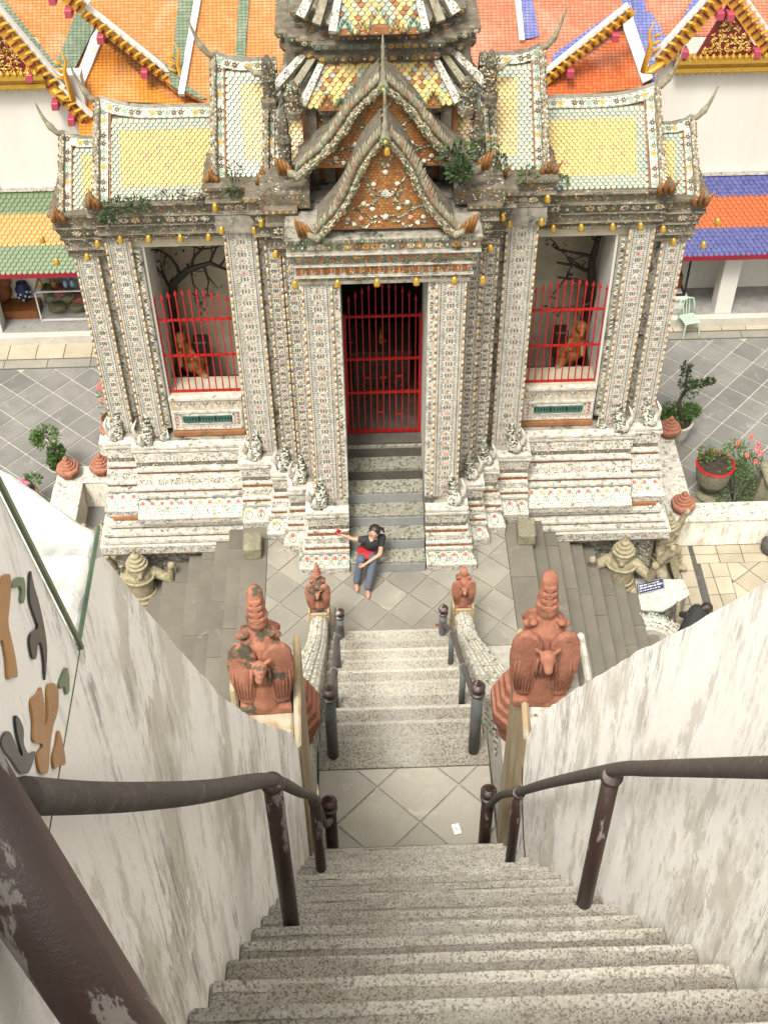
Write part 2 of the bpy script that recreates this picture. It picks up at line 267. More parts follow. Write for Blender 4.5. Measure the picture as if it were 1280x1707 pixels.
# ------------------------------------------------------------------ mesh building
class MB:
    def __init__(s): s.v = []; s.f = []; s.mi = []; s.k = 0
    def add(s, vs, fs, mi=None):
        o = len(s.v); s.v.extend([tuple(x) for x in vs]); s.f.extend([tuple(i+o for i in f) for f in fs]); s.mi.extend([s.k if mi is None else mi]*len(fs)); return s
    def box(s, x0, x1, y0, y1, z0, z1, M=None):
        vs = [V((x, y, z)) for z in (z0, z1) for y in (y0, y1) for x in (x0, x1)]
        if M is not None: vs = [M @ q for q in vs]
        return s.add(vs, [(0, 2, 3, 1), (4, 5, 7, 6), (0, 1, 5, 4), (2, 6, 7, 3), (0, 4, 6, 2), (1, 3, 7, 5)])
    def prism(s, poly, z0, z1, top=1.0):
        n = len(poly); cx = sum(p[0] for p in poly)/n; cy = sum(p[1] for p in poly)/n
        vs = [(x, y, z0) for x, y in poly]+[(cx+(x-cx)*top, cy+(y-cy)*top, z1) for x, y in poly]
        return s.add(vs, [tuple(range(n))[::-1], tuple(range(n, 2*n))]+[(i, (i+1) % n, n+(i+1) % n, n+i) for i in range(n)])
    def slab(s, pts, nrm, t):
        """polygon (3D points) with thickness t along -nrm"""
        nrm = V(nrm).normalized(); n = len(pts); a = [V(p) for p in pts]; b = [p-nrm*t for p in a]
        return s.add(a+b, [tuple(range(n)), tuple(range(n, 2*n))[::-1]]+[(i, n+i, n+(i+1) % n, (i+1) % n) for i in range(n)])
    def tube(s, pts, rad, seg=10, cap=True, flat=1.0):
        pts = [V(p) for p in pts]; n = len(pts)
        if isinstance(rad, (int, float)): rad = [rad]*n
        vs = []; prev = None
        for i, p in enumerate(pts):
            d = (pts[min(i+1, n-1)]-pts[max(i-1, 0)]).normalized()
            if prev is None:
                a = V((0, 0, 1)) if abs(d.z) < .9 else V((1, 0, 0)); u = d.cross(a).normalized()
            else: u = (prev-d*prev.dot(d)).normalized()
            prev = u; w_ = d.cross(u)
            for j in range(seg):
                t = 2*PI*j/seg; vs.append(p+(u*math.cos(t)+w_*math.sin(t)*flat)*rad[i])
        fs = [(i*seg+j, i*seg+(j+1) % seg, (i+1)*seg+(j+1) % seg, (i+1)*seg+j) for i in range(n-1) for j in range(seg)]
        if cap: fs += [tuple(range(seg))[::-1], tuple(range((n-1)*seg, n*seg))]
        return s.add(vs, fs)
    def lathe(s, prof, c=(0, 0, 0), seg=16, sq=None, rot=0.0):
        """profile (r, z); sq = list of 2D unit directions for a non round section"""
        c = V(c); vs = []; dirs = sq or [(math.cos(2*PI*j/seg+rot), math.sin(2*PI*j/seg+rot)) for j in range(seg)]; seg = len(dirs)
        for r, z in prof:
            for dx, dy in dirs: vs.append(c+V((dx*r, dy*r, z)))
        n = len(prof)
        fs = [(i*seg+j, i*seg+(j+1) % seg, (i+1)*seg+(j+1) % seg, (i+1)*seg+j) for i in range(n-1) for j in range(seg)]
        fs += [tuple(range(seg))[::-1], tuple(range((n-1)*seg, n*seg))]
        return s.add(vs, fs)
    def sweep(s, plan, prof, closed=False):
        """orthogonal plan polyline (front outline, walked with the outside on the right hand side), profile (offset outwards, z)"""
        n = len(plan); P = [V((x, y)) for x, y in plan]; off = []
        def en(a, b): d = (b-a).normalized(); return V((d.y, -d.x))
        for i in range(n):
            if closed or 0 < i < n-1:
                a = en(P[i-1], P[i]); b = en(P[i], P[(i+1) % n]); o = (a+b)/(1+a.dot(b)) if a.dot(b) > -.9 else a
            elif i == 0: o = en(P[0], P[1])
            else: o = en(P[-2], P[-1])
            off.append(o)
        vs = []
        for d, z in prof: vs += [(P[i].x+off[i].x*d, P[i].y+off[i].y*d, z) for i in range(n)]
        m_ = n if closed else n-1
        fs = [(j*n+i, j*n+(i+1) % n, (j+1)*n+(i+1) % n, (j+1)*n+i) for j in range(len(prof)-1) for i in range(m_)]
        return s.add(vs, fs)
    def mesh(s, name, mats, smooth=False):
        me = bpy.data.meshes.new(name); me.from_pydata([tuple(x) for x in s.v], [], s.f)
        for mm in (mats if isinstance(mats, (list, tuple)) else [mats]): me.materials.append(MT[mm] if isinstance(mm, str) else mm)
        if any(s.mi): me.polygons.foreach_set('material_index', s.mi)
        if smooth: me.polygons.foreach_set('use_smooth', [True]*len(s.f))
        me.update(); return me
    def obj(s, name, mats, parent=None, smooth=False, kind=None, bevel=0, label=None):
        me = s.mesh(name, mats, smooth)
        if bevel:
            bm = bmesh.new(); bm.from_mesh(me); bmesh.ops.recalc_face_normals(bm, faces=bm.faces)
            ed = [e for e in bm.edges if len(e.link_faces) == 2 and e.calc_face_angle(0) > .5]
            bmesh.ops.bevel(bm, geom=ed, offset=bevel, segments=1, affect='EDGES', profile=.5); bm.to_mesh(me); bm.free()
        return link(name, me, parent, kind, label)
def link(name, me, parent=None, kind=None, label=None):
    o = bpy.data.objects.new(name, me); COL.objects.link(o)
    if parent is not None: o.parent = parent
    if kind: o['kind'] = kind
    if label: o['label'] = label
    return o
def tag(o, label, cat, group=None):
    o['label'] = label; o['category'] = cat
    if group: o['group'] = group
    return o
def thing(name, label, cat, group=None, loc=(0, 0, 0), rz=0):
    o = bpy.data.objects.new(name, None); COL.objects.link(o); o.location = loc; o.rotation_euler = (0, 0, rz); o.empty_display_size = .1
    return tag(o, label, cat, group)
def struct(o): o['kind'] = 'structure'; return o
def dup_tree(root, loc, rz=None, label=None):
    r_ = root.copy(); COL.objects.link(r_); r_.location = loc
    if rz is not None: r_.rotation_euler = (0, 0, rz)
    if label: r_['label'] = label
    for ch in list(root.children):
        c = ch.copy(); COL.objects.link(c); c.parent = r_
        for g in ch.children:
            d = g.copy(); COL.objects.link(d); d.parent = c
    return r_
def smooth_by_angle(o, a=40):
    me = o.data; me.polygons.foreach_set('use_smooth', [True]*len(me.polygons))
    try: me.set_sharp_from_angle(angle=R(a))
    except Exception: pass

# organic shapes: primitives fused by a voxel remesh into one continuous surface
def blob(name, prims, voxel, mat, parent=None, it=2, label=None, carve=None):
    bm = bmesh.new()
    for pr_ in prims:
        if pr_[0] == 's':
            _, c, r_, *rot = pr_; r_ = (r_, r_, r_) if isinstance(r_, (int, float)) else r_
            M = Matrix.Translation(V(c)) @ (rot[0].to_4x4() if rot else Matrix()) @ Matrix.Diagonal((*r_, 1))
            bmesh.ops.create_icosphere(bm, subdivisions=3, radius=1, matrix=M)
        elif pr_[0] == 'c':
            _, a, b, ra, rb = pr_; a, b = V(a), V(b); k = max(3, int((b-a).length/(min(ra, rb)*.5))); k = min(k, 24)
            t = MB(); pts = [a.lerp(b, i/k) for i in range(k+1)]; rr = [ra+(rb-ra)*i/k for i in range(k+1)]; t.tube(pts, rr, 14)
            vs = [bm.verts.new(q) for q in t.v]
            for f in t.f: bm.faces.new([vs[i] for i in f])
            for q, r_ in ((a, ra), (b, rb)): bmesh.ops.create_icosphere(bm, subdivisions=2, radius=r_, matrix=Matrix.Translation(q))
        elif pr_[0] == 'm':
            t = pr_[1]; vs = [bm.verts.new(q) for q in t.v]
            for f in t.f: bm.faces.new([vs[i] for i in f])
    bmesh.ops.recalc_face_normals(bm, faces=bm.faces)
    me = bpy.data.meshes.new(name); bm.to_mesh(me); bm.free(); o = bpy.data.objects.new(name, me); COL.objects.link(o)
    md = o.modifiers.new('r', 'REMESH'); md.mode = 'VOXEL'; md.voxel_size = voxel; md.use_smooth_shade = True
    if it: s_ = o.modifiers.new('s', 'SMOOTH'); s_.factor = .5; s_.iterations = it
    dg = bpy.context.evaluated_depsgraph_get(); me2 = bpy.data.meshes.new_from_object(o.evaluated_get(dg)); o.modifiers.clear(); o.data = me2
    me2.materials.clear(); me2.materials.append(MT[mat] if isinstance(mat, str) else mat)
    me2.polygons.foreach_set('use_smooth', [True]*len(me2.polygons))
    if parent is not None: o.parent = parent
    if label: o['label'] = label
    return o

# broken porcelain set as raised shards
C_W, C_CR, C_DK, C_GR, C_BR, C_YE, C_RD, C_TU, C_PK, C_BL = [hexc(c) for c in ('dcd7c8', 'cdc2a4', '25281f', '4f6b4c', '8a5426', 'c8962f', 'b2301c', '6fa392', 'c99a92', '49608f')]
SHAPES = {'sq': [(-1, -1), (1, -1), (1, 1), (-1, 1)], 'dm': [(-1, 0), (0, -1), (1, 0), (0, 1)], 'leaf': [(-1, 0), (-.3, -.9), (.5, -.7), (1, 0), (.5, .7), (-.3, .9)][::1],
          'disc': [(math.cos(PI*i/3), math.sin(PI*i/3)) for i in range(6)], 'rope': [(-1, -.9), (.4, -.9), (1, .9), (-.4, .9)], 'tri': [(-1, -1), (1, -1), (0, 1)]}
class Relief:
    def __init__(s): s.v = []; s.f = []; s.c = []
    def frame(s, O, U, Vv, N=None):
        s.O = np.array(O, float); s.U = np.array(V(U).normalized()); s.W = np.array(V(Vv).normalized())
        s.N = np.array(V(N).normalized()) if N is not None else np.cross(s.U, s.W); return s
    def chip(s, sh, u, v, a, b=None, rot=0, h=.006, col=C_W, jit=.12):
        b = b or a; c_, s_ = math.cos(rot), math.sin(rot); P = SHAPES[sh]; n = len(P); o = len(s.v)
        B = s.O+s.U*u+s.W*v+s.N*.001
        for x, y in P: s.v.append(B+s.U*(c_*x*a-s_*y*b)+s.W*(s_*x*a+c_*y*b))
        s.v.append(B+s.N*h*(.7+.6*random.random())+s.U*a*.3*(random.random()-.5))
        k = (1-jit*random.random()*2)*.80; cc = (min(1, col[0]*k), min(1, col[1]*k), min(1, col[2]*k), 1)
        for i in range(n): s.f.append((o+i, o+(i+1) % n, o+n)); s.c.append(cc)
    def obj(s, name, parent, mat='shard', kind='stuff'):
        if not s.v: return None
        me = bpy.data.meshes.new(name); nv = len(s.v); nf = len(s.f)
        me.vertices.add(nv); me.vertices.foreach_set('co', np.array(s.v, dtype=np.float32).ravel())
        me.loops.add(nf*3); me.loops.foreach_set('vertex_index', np.array(s.f, dtype=np.int32).ravel())
        me.polygons.add(nf); me.polygons.foreach_set('loop_start', np.arange(0, nf*3, 3, dtype=np.int32))
        me.update(calc_edges=True); me.validate()
        ca = me.color_attributes.new('Col', 'FLOAT_COLOR', 'CORNER'); ca.data.foreach_set('color', np.repeat(np.array(s.c, dtype=np.float32), 3, axis=0).ravel())
        me.materials.append(MT[mat]); return link(name, me, parent, kind)
    # ---- patterns; strips run along W (length L) and across U (width w), origin at lower left
    def dots(s, u, L, p=.036, a=.009, col=C_DK, u2=None):
        for i in range(int(L/p)): s.chip('sq', u, (i+.5)*p, a, a*1.2, 0, .003, col)
    def rope(s, u, L, p=.06, a=.022, cols=(C_BR, C_W, C_YE, C_W)):
        for i in range(int(L/p)): s.chip('rope', u, (i+.5)*p, a, p*.40, .3, .010, cols[i % len(cols)])
    def scroll(s, u0, w_, L, p=.21, cd=C_DK, cf=(C_W, C_PK, C_CR), dens=1.0):
        uc = u0+w_/2; r_ = w_*.36; n = max(1, round(L/p)); p = L/n
        for i in range(n):
            vc = (i+.5)*p
            for j in range(12):
                t = 2*PI*j/12; s.chip('leaf', uc+math.cos(t)*r_, vc+math.sin(t)*p*.40, .019, .0062, t+PI/2+random.uniform(-.3, .3), .006, cd if random.random() < .8 else C_GR)
            for j in range(6):
                t = 2*PI*j/6+.3; s.chip('leaf', uc+math.cos(t)*r_*.40, vc+math.sin(t)*r_*.40, .020, .013, t, .014, random.choice(cf) if i % 4 else C_PK)
            s.chip('disc', uc, vc, .012, .012, 0, .018, random.choice((C_YE, C_GR, C_BR, C_DK)))
            for sx in (-1, 1):
                for sy in (-1, 1):
                    s.chip('leaf', uc+sx*r_*.78, vc+sy*p*.30, .024, .013, sx*sy*.9, .008, C_W)
                    s.chip('leaf', uc+sx*r_*1.12, vc+sy*p*.40, .022, .007, -sx*sy*.8, .005, cd)
                    s.chip('leaf', uc+sx*r_*.5, vc+sy*p*.46, .020, .008, sx*sy*.8, .006, C_GR if random.random() < .5 else cd)
                    s.chip('sq', uc+sx*r_*1.15, vc+sy*p*.15, .006, .006, .7, .004, cd)
            s.chip('dm', uc, vc+p*.5, .012, .02, 0, .008, cd)
    def lace(s, w_, L, dens=900, cols=((C_DK, .62), (C_GR, .12), (C_W, .2), (C_RD, .03), (C_YE, .03)), size=.016):
        n = int(w_*L*dens); ks, ws = zip(*cols)
        cc = random.choices(ks, ws, k=n)
        for i in range(n): s.chip('leaf', random.random()*w_, random.random()*L, size*(.6+.8*random.random()), size*.42, random.random()*PI, .006, cc[i])
    def goblets(s, w_, L, p=.20, flip=False):
        """row of flowers with curling leaves, across W, row runs along U"""
        n = max(1, round(w_/p)); p = w_/n; h = L
        for i in range(n):
            u = (i+.5)*p; fc = C_RD if random.random() < .75 else C_YE
            for j in range(6): t = PI*j/3; s.chip('leaf', u+math.cos(t)*.022, h*.70+math.sin(t)*.022, .018, .013, t, .010, fc)
            s.chip('disc', u, h*.70, .010, None, 0, .016, C_YE)
            for sx in (-1, 1):
                for q, (du, dv, an, sz) in enumerate(((.045, .62, 1.2, .030), (.060, .46, 1.5, .028), (.045, .30, 2.2, .028), (.02, .18, 2.7, .022), (.075, .74, .6, .018))):
                    s.chip('leaf', u+sx*du, h*dv, sz, .009, an if sx > 0 else PI-an, .008, C_GR if q != 4 else C_TU)
                s.chip('leaf', u+sx*p*.42, h*.86, .026, .010, sx*.5, .008, C_DK); s.chip('leaf', u+sx*p*.30, h*.90, .022, .009, -sx*.6, .008, C_TU)
            s.chip('leaf', u+p*.5, h*.32, .018, .010, PI/2, .008, C_GR); s.chip('dm', u+p*.5, h*.14, .012, .014, 0, .008, C_YE)
            s.chip('disc', u+p*.5, h*.50, .012, None, 0, .010, random.choice((C_YE, C_TU, C_RD)))
    def dentils(s, w_, L, p=.12):
        n = max(1, round(w_/p)); p = w_/n
        for i in range(n):
            s.chip('sq', (i+.1)*p+.012, L/2, p*.17, L*.45, 0, .012, C_BR)
            for j in range(3): s.chip('sq', (i+.42+.17*j)*p, L*.5, .010, L*.22, 0, .006, C_YE if j == 1 else C_RD if random.random() < .4 else C_BR)
    def rosettes(s, w_, L, p=.10, cols=(C_YE, C_GR, C_CR, C_BR, C_TU)):
        n = max(1, round(w_/p)); p = w_/n
        for i in range(n):
            c = random.choice(cols); u = (i+.5)*p; r_ = min(p, L)*.30
            for j in range(7): t = 2*PI*j/7; s.chip('leaf', u+math.cos(t)*r_, L/2+math.sin(t)*r_, r_*.6, r_*.42, t, .022, c)
            s.chip('disc', u, L/2, r_*.55, None, 0, .035, random.choice((C_BR, C_W, C_YE)))
def relief_on_plan(rel, plan, off, z0, z1, pat, off1=None, **kw):
    """lay a pattern on every front facing (-y) and side face of a swept band; off1 = offset at the top"""
    off1 = off if off1 is None else off1; n = len(plan)
    for i in range(n-1):
        a = V(plan[i]); b = V(plan[i+1]); d = (b-a); Ln = d.length
        if Ln < .05: continue
        d.normalize(); nn = V((d.y, -d.x))
        def conv(j, end):          # how the offset lengthens or shortens this run at its ends
            if j <= 0 or j >= n-1: return 0
            e0 = (V(plan[j])-V(plan[j-1])).normalized(); e1 = (V(plan[j+1])-V(plan[j])).normalized(); cr = e0.x*e1.y-e0.y*e1.x
            return 1 if cr > 0 else -1
        ext0 = conv(i, 0)*off; ext1 = conv(i+1, 1)*off
        O = a+nn*off-d*ext0; w_ = Ln+ext0+ext1
        if w_ < .04: continue
        if abs(d.x) < .1 and w_ > 3: continue
        rise = V((nn.x*(off1-off), nn.y*(off1-off), z1-z0)); L = rise.length
        rel.frame((O.x, O.y, z0), (d.x, d.y, 0), rise, V((d.x, d.y, 0)).cross(rise))
        getattr(rel, pat)(w_, L, **kw)

# scattered leaves and twigs
def foliage(name, spots, leaf, n, mat, parent=None, kind=None, droop=.3, aspect=.55):
    """spots: list of (centre, radii)"""
    mb = MB(); rr = random.Random(sum(map(ord, name))*7+n)
    for c, rad in spots:
        rad = (rad,)*3 if isinstance(rad, (int, float)) else rad
        for i in range(n):
            while True:
                q = V((rr.uniform(-1, 1), rr.uniform(-1, 1), rr.uniform(-1, 1)))
                if q.length < 1 and rr.random() < .25+q.length: break
            p_ = V((c[0]+q.x*rad[0], c[1]+q.y*rad[1], c[2]+q.z*rad[2])); d = V((q.x, q.y, q.z*.5+rr.uniform(-droop, .6))).normalized()
            sd_ = d.cross(V((rr.uniform(-1, 1), rr.uniform(-1, 1), rr.uniform(-1, 1)))).normalized(); nn = d.cross(sd_)
            L = leaf*rr.uniform(.6, 1.3); w_ = L*aspect*.5
            mb.add([p_, p_+d*L*.5+sd_*w_+nn*.12*L, p_+d*L, p_+d*L*.5-sd_*w_+nn*.12*L], [(0, 1, 2, 3)])
    return mb.obj(name, mat, parent, kind=kind)

def clip_poly(poly, x0, x1, y0, y1):
    for ax, val, sgn in ((0, x0, 1), (0, x1, -1), (1, y0, 1), (1, y1, -1)):
        out = []
        for i in range(len(poly)):
            a, b = poly[i], poly[(i+1) % len(poly)]; da, db = (a[ax]-val)*sgn, (b[ax]-val)*sgn
            if da >= 0: out.append(a)
            if (da >= 0) != (db >= 0):
                t = da/(da-db); out.append((a[0]+(b[0]-a[0])*t, a[1]+(b[1]-a[1])*t))
        poly = out
        if len(poly) < 3: return []
    return poly
def area(p): return abs(sum(p[i][0]*p[(i+1) % len(p)][1]-p[(i+1) % len(p)][0]*p[i][1] for i in range(len(p))))/2
def pave(parent, x0, x1, y0, y1, z, side, gap, ang, mat, name='paver', ox=0, oy=0, thick=.03, asp=1.0, bond=0.0, skip=None, jit=.003, inset=.006):
    """individual paving stones on a grid turned by ang, cut to a rectangle"""
    c, s = math.cos(ang), math.sin(ang); cx, cy = (x0+x1)/2+ox, (y0+y1)/2+oy; N = int(max(x1-x0, y1-y0)/min(side, side*asp))+3; res = []
    for i in range(-N, N+1):
        for j in range(-N, N+1):
            u0_ = (i+(bond if j % 2 else 0))*side; v0_ = j*side*asp; g = gap/2
            q = [(u0_+g, v0_+g), (u0_+side-g, v0_+g), (u0_+side-g, v0_+side*asp-g), (u0_+g, v0_+side*asp-g)]
            q = [(cx+a*c-b*s, cy+a*s+b*c) for a, b in q]
            q = clip_poly(q, x0+inset, x1-inset, y0+inset, y1-inset)
            if len(q) < 3 or area(q) < .006: continue
            mx = sum(p_[0] for p_ in q)/len(q); my = sum(p_[1] for p_ in q)/len(q)
            if skip and skip(mx, my): continue
            dz = random.uniform(-jit, jit); tx, ty = random.uniform(-jit, jit)*.6, random.uniform(-jit, jit)*.6
            mb = MB(); k = len(q); vs = [(a-mx, b-my, -thick) for a, b in q]+[(a-mx, b-my, dz+(a-mx)*tx+(b-my)*ty) for a, b in q]
            mb.add(vs, [tuple(range(k, 2*k))]+[(a, (a+1) % k, k+(a+1) % k, k+a) for a in range(k)])
            o = mb.obj(name, mat, parent); o.location = (mx, my, z); res.append(o)
    return res
# ================================================================== SETTING: courtyard, terrace, stairs, walls
ZY = -2.4                      # level of the courtyard; the terrace in front of the pavilion is z = 0
g = MB().box(-150, 150, -60, 260, ZY-.6, ZY-.032).obj('courtyard_ground', 'grout'); struct(g)
yard = MB().box(-13.5, -4.9, 15.2, 21.98, ZY-.03, ZY-.012).box(5.0, 13.5, 17.15, 22.38, ZY-.03, ZY-.012).obj('courtyard_paving', 'grout'); struct(yard)
pave(yard, -10.2, -4.95, 16.2, 21.98, ZY, .54, .030, R(48.5), 'paver_yard', ox=.3, oy=.15)
pave(yard, 5.05, 10.6, 16.6, 22.38, ZY, .54, .030, R(46.5), 'paver_yard', ox=.10, oy=.12)
yl = MB().box(-13.5, -4.9, 22.0, 22.84, ZY-.03, ZY-.012).box(5.0, 13.5, 22.40, 22.9, ZY-.03, ZY-.012).obj('edge_paving', 'groutd'); struct(yl)
pave(yl, -10.2, -4.95, 22.31, 22.84, ZY, .62, .02, 0, 'paver_cream', name='flagstone', asp=.86, oy=-.25)
pave(yl, -10.2, -4.95, 22.0, 22.30, ZY, .95, .02, 0, 'paver', name='flagstone', asp=.40, ox=.3, oy=-.14)
pave(yl, 5.05, 10.6, 22.66, 22.9, ZY, .55, .02, 0, 'paver_cream', name='flagstone', asp=.6, oy=-.1)
pave(yl, 5.05, 10.6, 22.40, 22.65, ZY, .95, .02, 0, 'paver', name='flagstone', asp=.4, ox=.4, oy=-.12)
# cream flags beside the pavilion's foot, with a drain
fc = MB().box(5.3, 10.5, 12.4, 17.0, ZY-.03, ZY-.016).box(-7.0, -4.7, 14.0, 18.2, ZY-.03, ZY-.016).obj('flagged_court', 'groutd'); struct(fc)
drain_x = lambda y: 5.72-(y-16.1)*.06
pave(fc, 5.34, 5.76, 12.5, 16.15, ZY, .42, .016, R(3), 'paver_cream', name='flagstone', asp=.95)
pave(fc, 5.90, 6.40, 12.5, 15.70, ZY, .44, .016, R(3), 'paver_cream', name='flagstone', asp=.95)
pave(fc, 5.84, 10.4, 15.70, 16.15, ZY, .46, .016, 0, 'paver_cream', name='flagstone', asp=1.2)
pave(fc, 6.40, 10.4, 12.5, 15.70, ZY, .42, .016, R(38), 'paver_cream', name='flagstone')
pave(fc, -5.9, -4.75, 14.2, 17.8, ZY, .42, .016, 0, 'paver_cream', name='flagstone', bond=.5)
dr = MB(); dr.slab([(5.765, 16.13, ZY-.010), (5.895, 16.13, ZY-.010), (5.895, 12.5, ZY-.010), (5.765, 12.5, ZY-.010)], (0, 0, 1), .004); struct(dr.obj('drain_channel', 'groutd'))

# middle terrace
TX = 1.97
ter = MB().box(-TX+.002, TX-.002, 11.6, 15.2, -2.3, -.02).obj('middle_terrace', 'grout'); struct(ter)
pave(ter, -TX, TX, 12.05, 14.75, 0, .485, .016, R(45+3), 'paver', ox=-.05, oy=.05)
# dark slabs and the flights of grey steps that go down on both sides (every slab its own piece)
for sx in (-1, 1):
    st = thing('side_staircase', 'flight of dark grey slab steps going down on the %s of the pavilion door terrace' % ('left' if sx < 0 else 'right'), 'stairs', 'side stairs')
    x = TX; y0_ = 7.5
    for k in range(12):
        wd = .43 if k == 0 else .25; z = -.2*k; yend = 14.86 if k else 14.78; ys = [y0_]; 
        while ys[-1] < yend-1.2: ys.append(ys[-1]+random.uniform(1.05, 1.75))
        ys.append(yend)
        xs = [(x, x+wd)] if k else [(x, x+.25), (x+.25, x+wd)] if False else [(x, x+wd)]
        for xa, xb in xs:
            for a, b_ in zip(ys[:-1], ys[1:]):
                t = MB(); xm, ym = (xa+xb)/2*sx, (a+b_)/2; hx, hy = (xb-xa)/2-.0035, (b_-a)/2-.004
                t.box(-hx, hx, -hy, hy, -.195, random.uniform(-.002, .002)); o = t.obj('step_slab', 'slab', st, bevel=.006); o.location = (xm, ym, z)
        x += wd
    t = MB(); x = TX
    for k in range(12): wd = .43 if k == 0 else .25; t.box(min(sx*(x+.01), sx*(x+wd-.01)), max(sx*(x+.01), sx*(x+wd-.01)), y0_, 14.75, ZY, -.2*k-.197); x += wd
    t.obj('step_core', 'groutd', st)
for sx, lab, xx, yy in ((-1, 'left', -2.2, 14.17), (1, 'right', 2.30, 14.30)):
    t = MB(); t.box(-.145, .145, -.20, .20, 0, .24); t2 = t.obj('stone_block', 'greystone', bevel=.02); t2.location = (xx, yy, .002); t2.rotation_euler = (0, 0, R(-3 if sx > 0 else 1))
    bm = bmesh.new(); bm.from_mesh(t2.data); bmesh.ops.subdivide_edges(bm, edges=bm.edges, cuts=5, use_grid_fill=True)
    for v in bm.verts: v.co += noise.noise_vector(v.co*9+V((xx, 0, 0)))*.013*(1 if v.co.z > .01 else 0)
    bm.to_mesh(t2.data); bm.free(); tag(t2, 'rough lichened stone block on the dark slabs %s of the door steps' % lab, 'stone block', 'stone blocks')

# ---- lower flight (landing z 3.6 -> terrace)
ZL = 3.6
lf = thing('lower_staircase', 'lower flight of pale granite steps from the landing down to the paved terrace', 'stairs')
n = 10; ytop, ybot = 7.62, 12.12
def rough_step(x0, x1, y0, y1, z0, z1, mat, parent, name='step', seed=0, am=.008, nosing=None):
    t = MB().box(x0, x1, y0, y1, z0, z1); o = t.obj(name, mat, parent); bm = bmesh.new(); bm.from_mesh(o.data)
    bmesh.ops.subdivide_edges(bm, edges=[e for e in bm.edges if abs(e.verts[0].co.x-e.verts[1].co.x) > .1], cuts=22)
    bmesh.ops.bevel(bm, geom=[e for e in bm.edges if all(abs(v.co.z-z1) < 1e-4 and abs(v.co.y-y1) < 1e-4 for v in e.verts)], offset=.022, segments=2, affect='EDGES')
    for v in bm.verts:
        q = noise.noise_vector(V((v.co.x*2.2+seed*3.1, v.co.y*7, v.co.z*7))); q2 = noise.noise_vector(V((v.co.x*9+seed, v.co.y*20, v.co.z*20)))
        v.co.y += q.y*am+q2.y*am*.4; v.co.z += (q.z*am*.6+q2.z*am*.3 if v.co.z > z0+.01 else 0)
    bm.to_mesh(o.data); bm.free()
    if name == 'step' and nosing:
        t = MB(); K = 30; vs = []
        for i in range(K+1):
            x = x0+.01+(x1-x0-.02)*i/K; q = noise.noise(V((x*5, seed, 0)))*.010; vs += [(x, y1-.045+q, z1+.0025), (x, y1+.001+q*.5, z1+.0015), (x, y1+.003+q*.5, z1-.018)]
        t.add(vs, [(i*3+j, i*3+3+j, i*3+4+j, i*3+1+j) for i in range(K) for j in range(2)]); t.obj('worn_nosing', nosing, o)
    return o
for k in range(n):
    z = ZL-k*ZL/n; a = ytop if k == 0 else 8.02+(k-1)*(ybot-8.02)/(n-1)+.0; b_ = 8.02+k*(ybot-8.02)/(n-1)
    rough_step(-.93, .93, a-(.12 if k else 0), b_, z-ZL/n+.003 if k < n-1 else .002, z-(.004*0), 'granite_fine', lf, seed=k, am=.006, nosing='granite_pale')
MB().box(-.92, .92, 7.0, 8.0, 0, ZL-.4).obj('stair_core', 'groutd', lf)
# ---- landing
ld = MB().box(-.93, .93, 6.2, 7.615, 2.6, ZL-.02).obj('landing', 'grout'); struct(ld)
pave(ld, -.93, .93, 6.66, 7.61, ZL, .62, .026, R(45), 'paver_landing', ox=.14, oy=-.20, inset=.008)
# ---- upper flight
uf = thing('upper_staircase', 'steep upper flight of worn speckled granite steps in the foreground', 'stairs')
rz, rn = .46, .46/1.574
def stepz(y):
    return ZL+rz*max(0, math.floor((6.675-y)/rn+1e-6))
k = 0; z = ZL; y = 6.66
while z < 14.2:
    z += rz; y_n = 6.66-rn*(k+1)+ .02
    # nose of this step at y_n+rn .. tread goes back to y_n-rn
    rough_step(-.955, .955, y_n-rn*1.3, y_n+.015, z-rz*1.2, z, 'granite', uf, seed=20+k, am=.018, nosing='granite_nose'); k += 1
# short step at the foot, flush with landing lip
rough_step(-.955, .955, 6.30, 6.655, 3.2, ZL+.004, 'granite', uf, seed=3, am=.006)
# ---- flanking walls of the upper flight
def wall_side(sx, tab, ytopend, xin, xout, lab, cut=99):
    """inner face at xin, slanting top parallel to the stair"""
    nose = lambda y: ZL+(6.65-y)*1.574
    ys = np.linspace(6.02, ytopend, 90); top = []
    for y in ys:
        top.append(nose(y)+np.interp(y, tab[0], tab[1])-max(0, .35-(6.02-y))*.7+noise.noise(V((y*6, sx*3, 0)))*.035+noise.noise(V((y*25, sx*3, 0)))*.015)
    t = MB(); N_ = len(ys); top = [min(q, cut) for q in top]; xi, xo = sx*xin, sx*xout; vs = []
    for y, z in zip(ys, top): vs += [(xi, y, 0.0), (xi, y, z), (xi+sx*.03, y-.02, z+.035), (xo, y-.02, z+.02), (xo, y, 0)]
    fs = [(i*5+j, (i+1)*5+j, (i+1)*5+j+1, i*5+j+1) for i in range(N_-1) for j in range(4)]+[(0, 1, 2, 3, 4), tuple((N_-1)*5+q for q in range(5))]
    t.add(vs, fs); return t, top
wl = thing('stair_wall', 'grime streaked white plaster wall left of the upper steps, green tile edge at its top corner', 'wall', 'stair walls')
t, tp = wall_side(-1, ([2.0, 2.4, 2.75, 3.2, 4.1, 5.8], [2.42, 2.26, 2.16, 2.04, 1.98, 2.04]), .2, .96, 1.50, 'left', 13.335); t.obj('wall_body', 'plaster', wl)
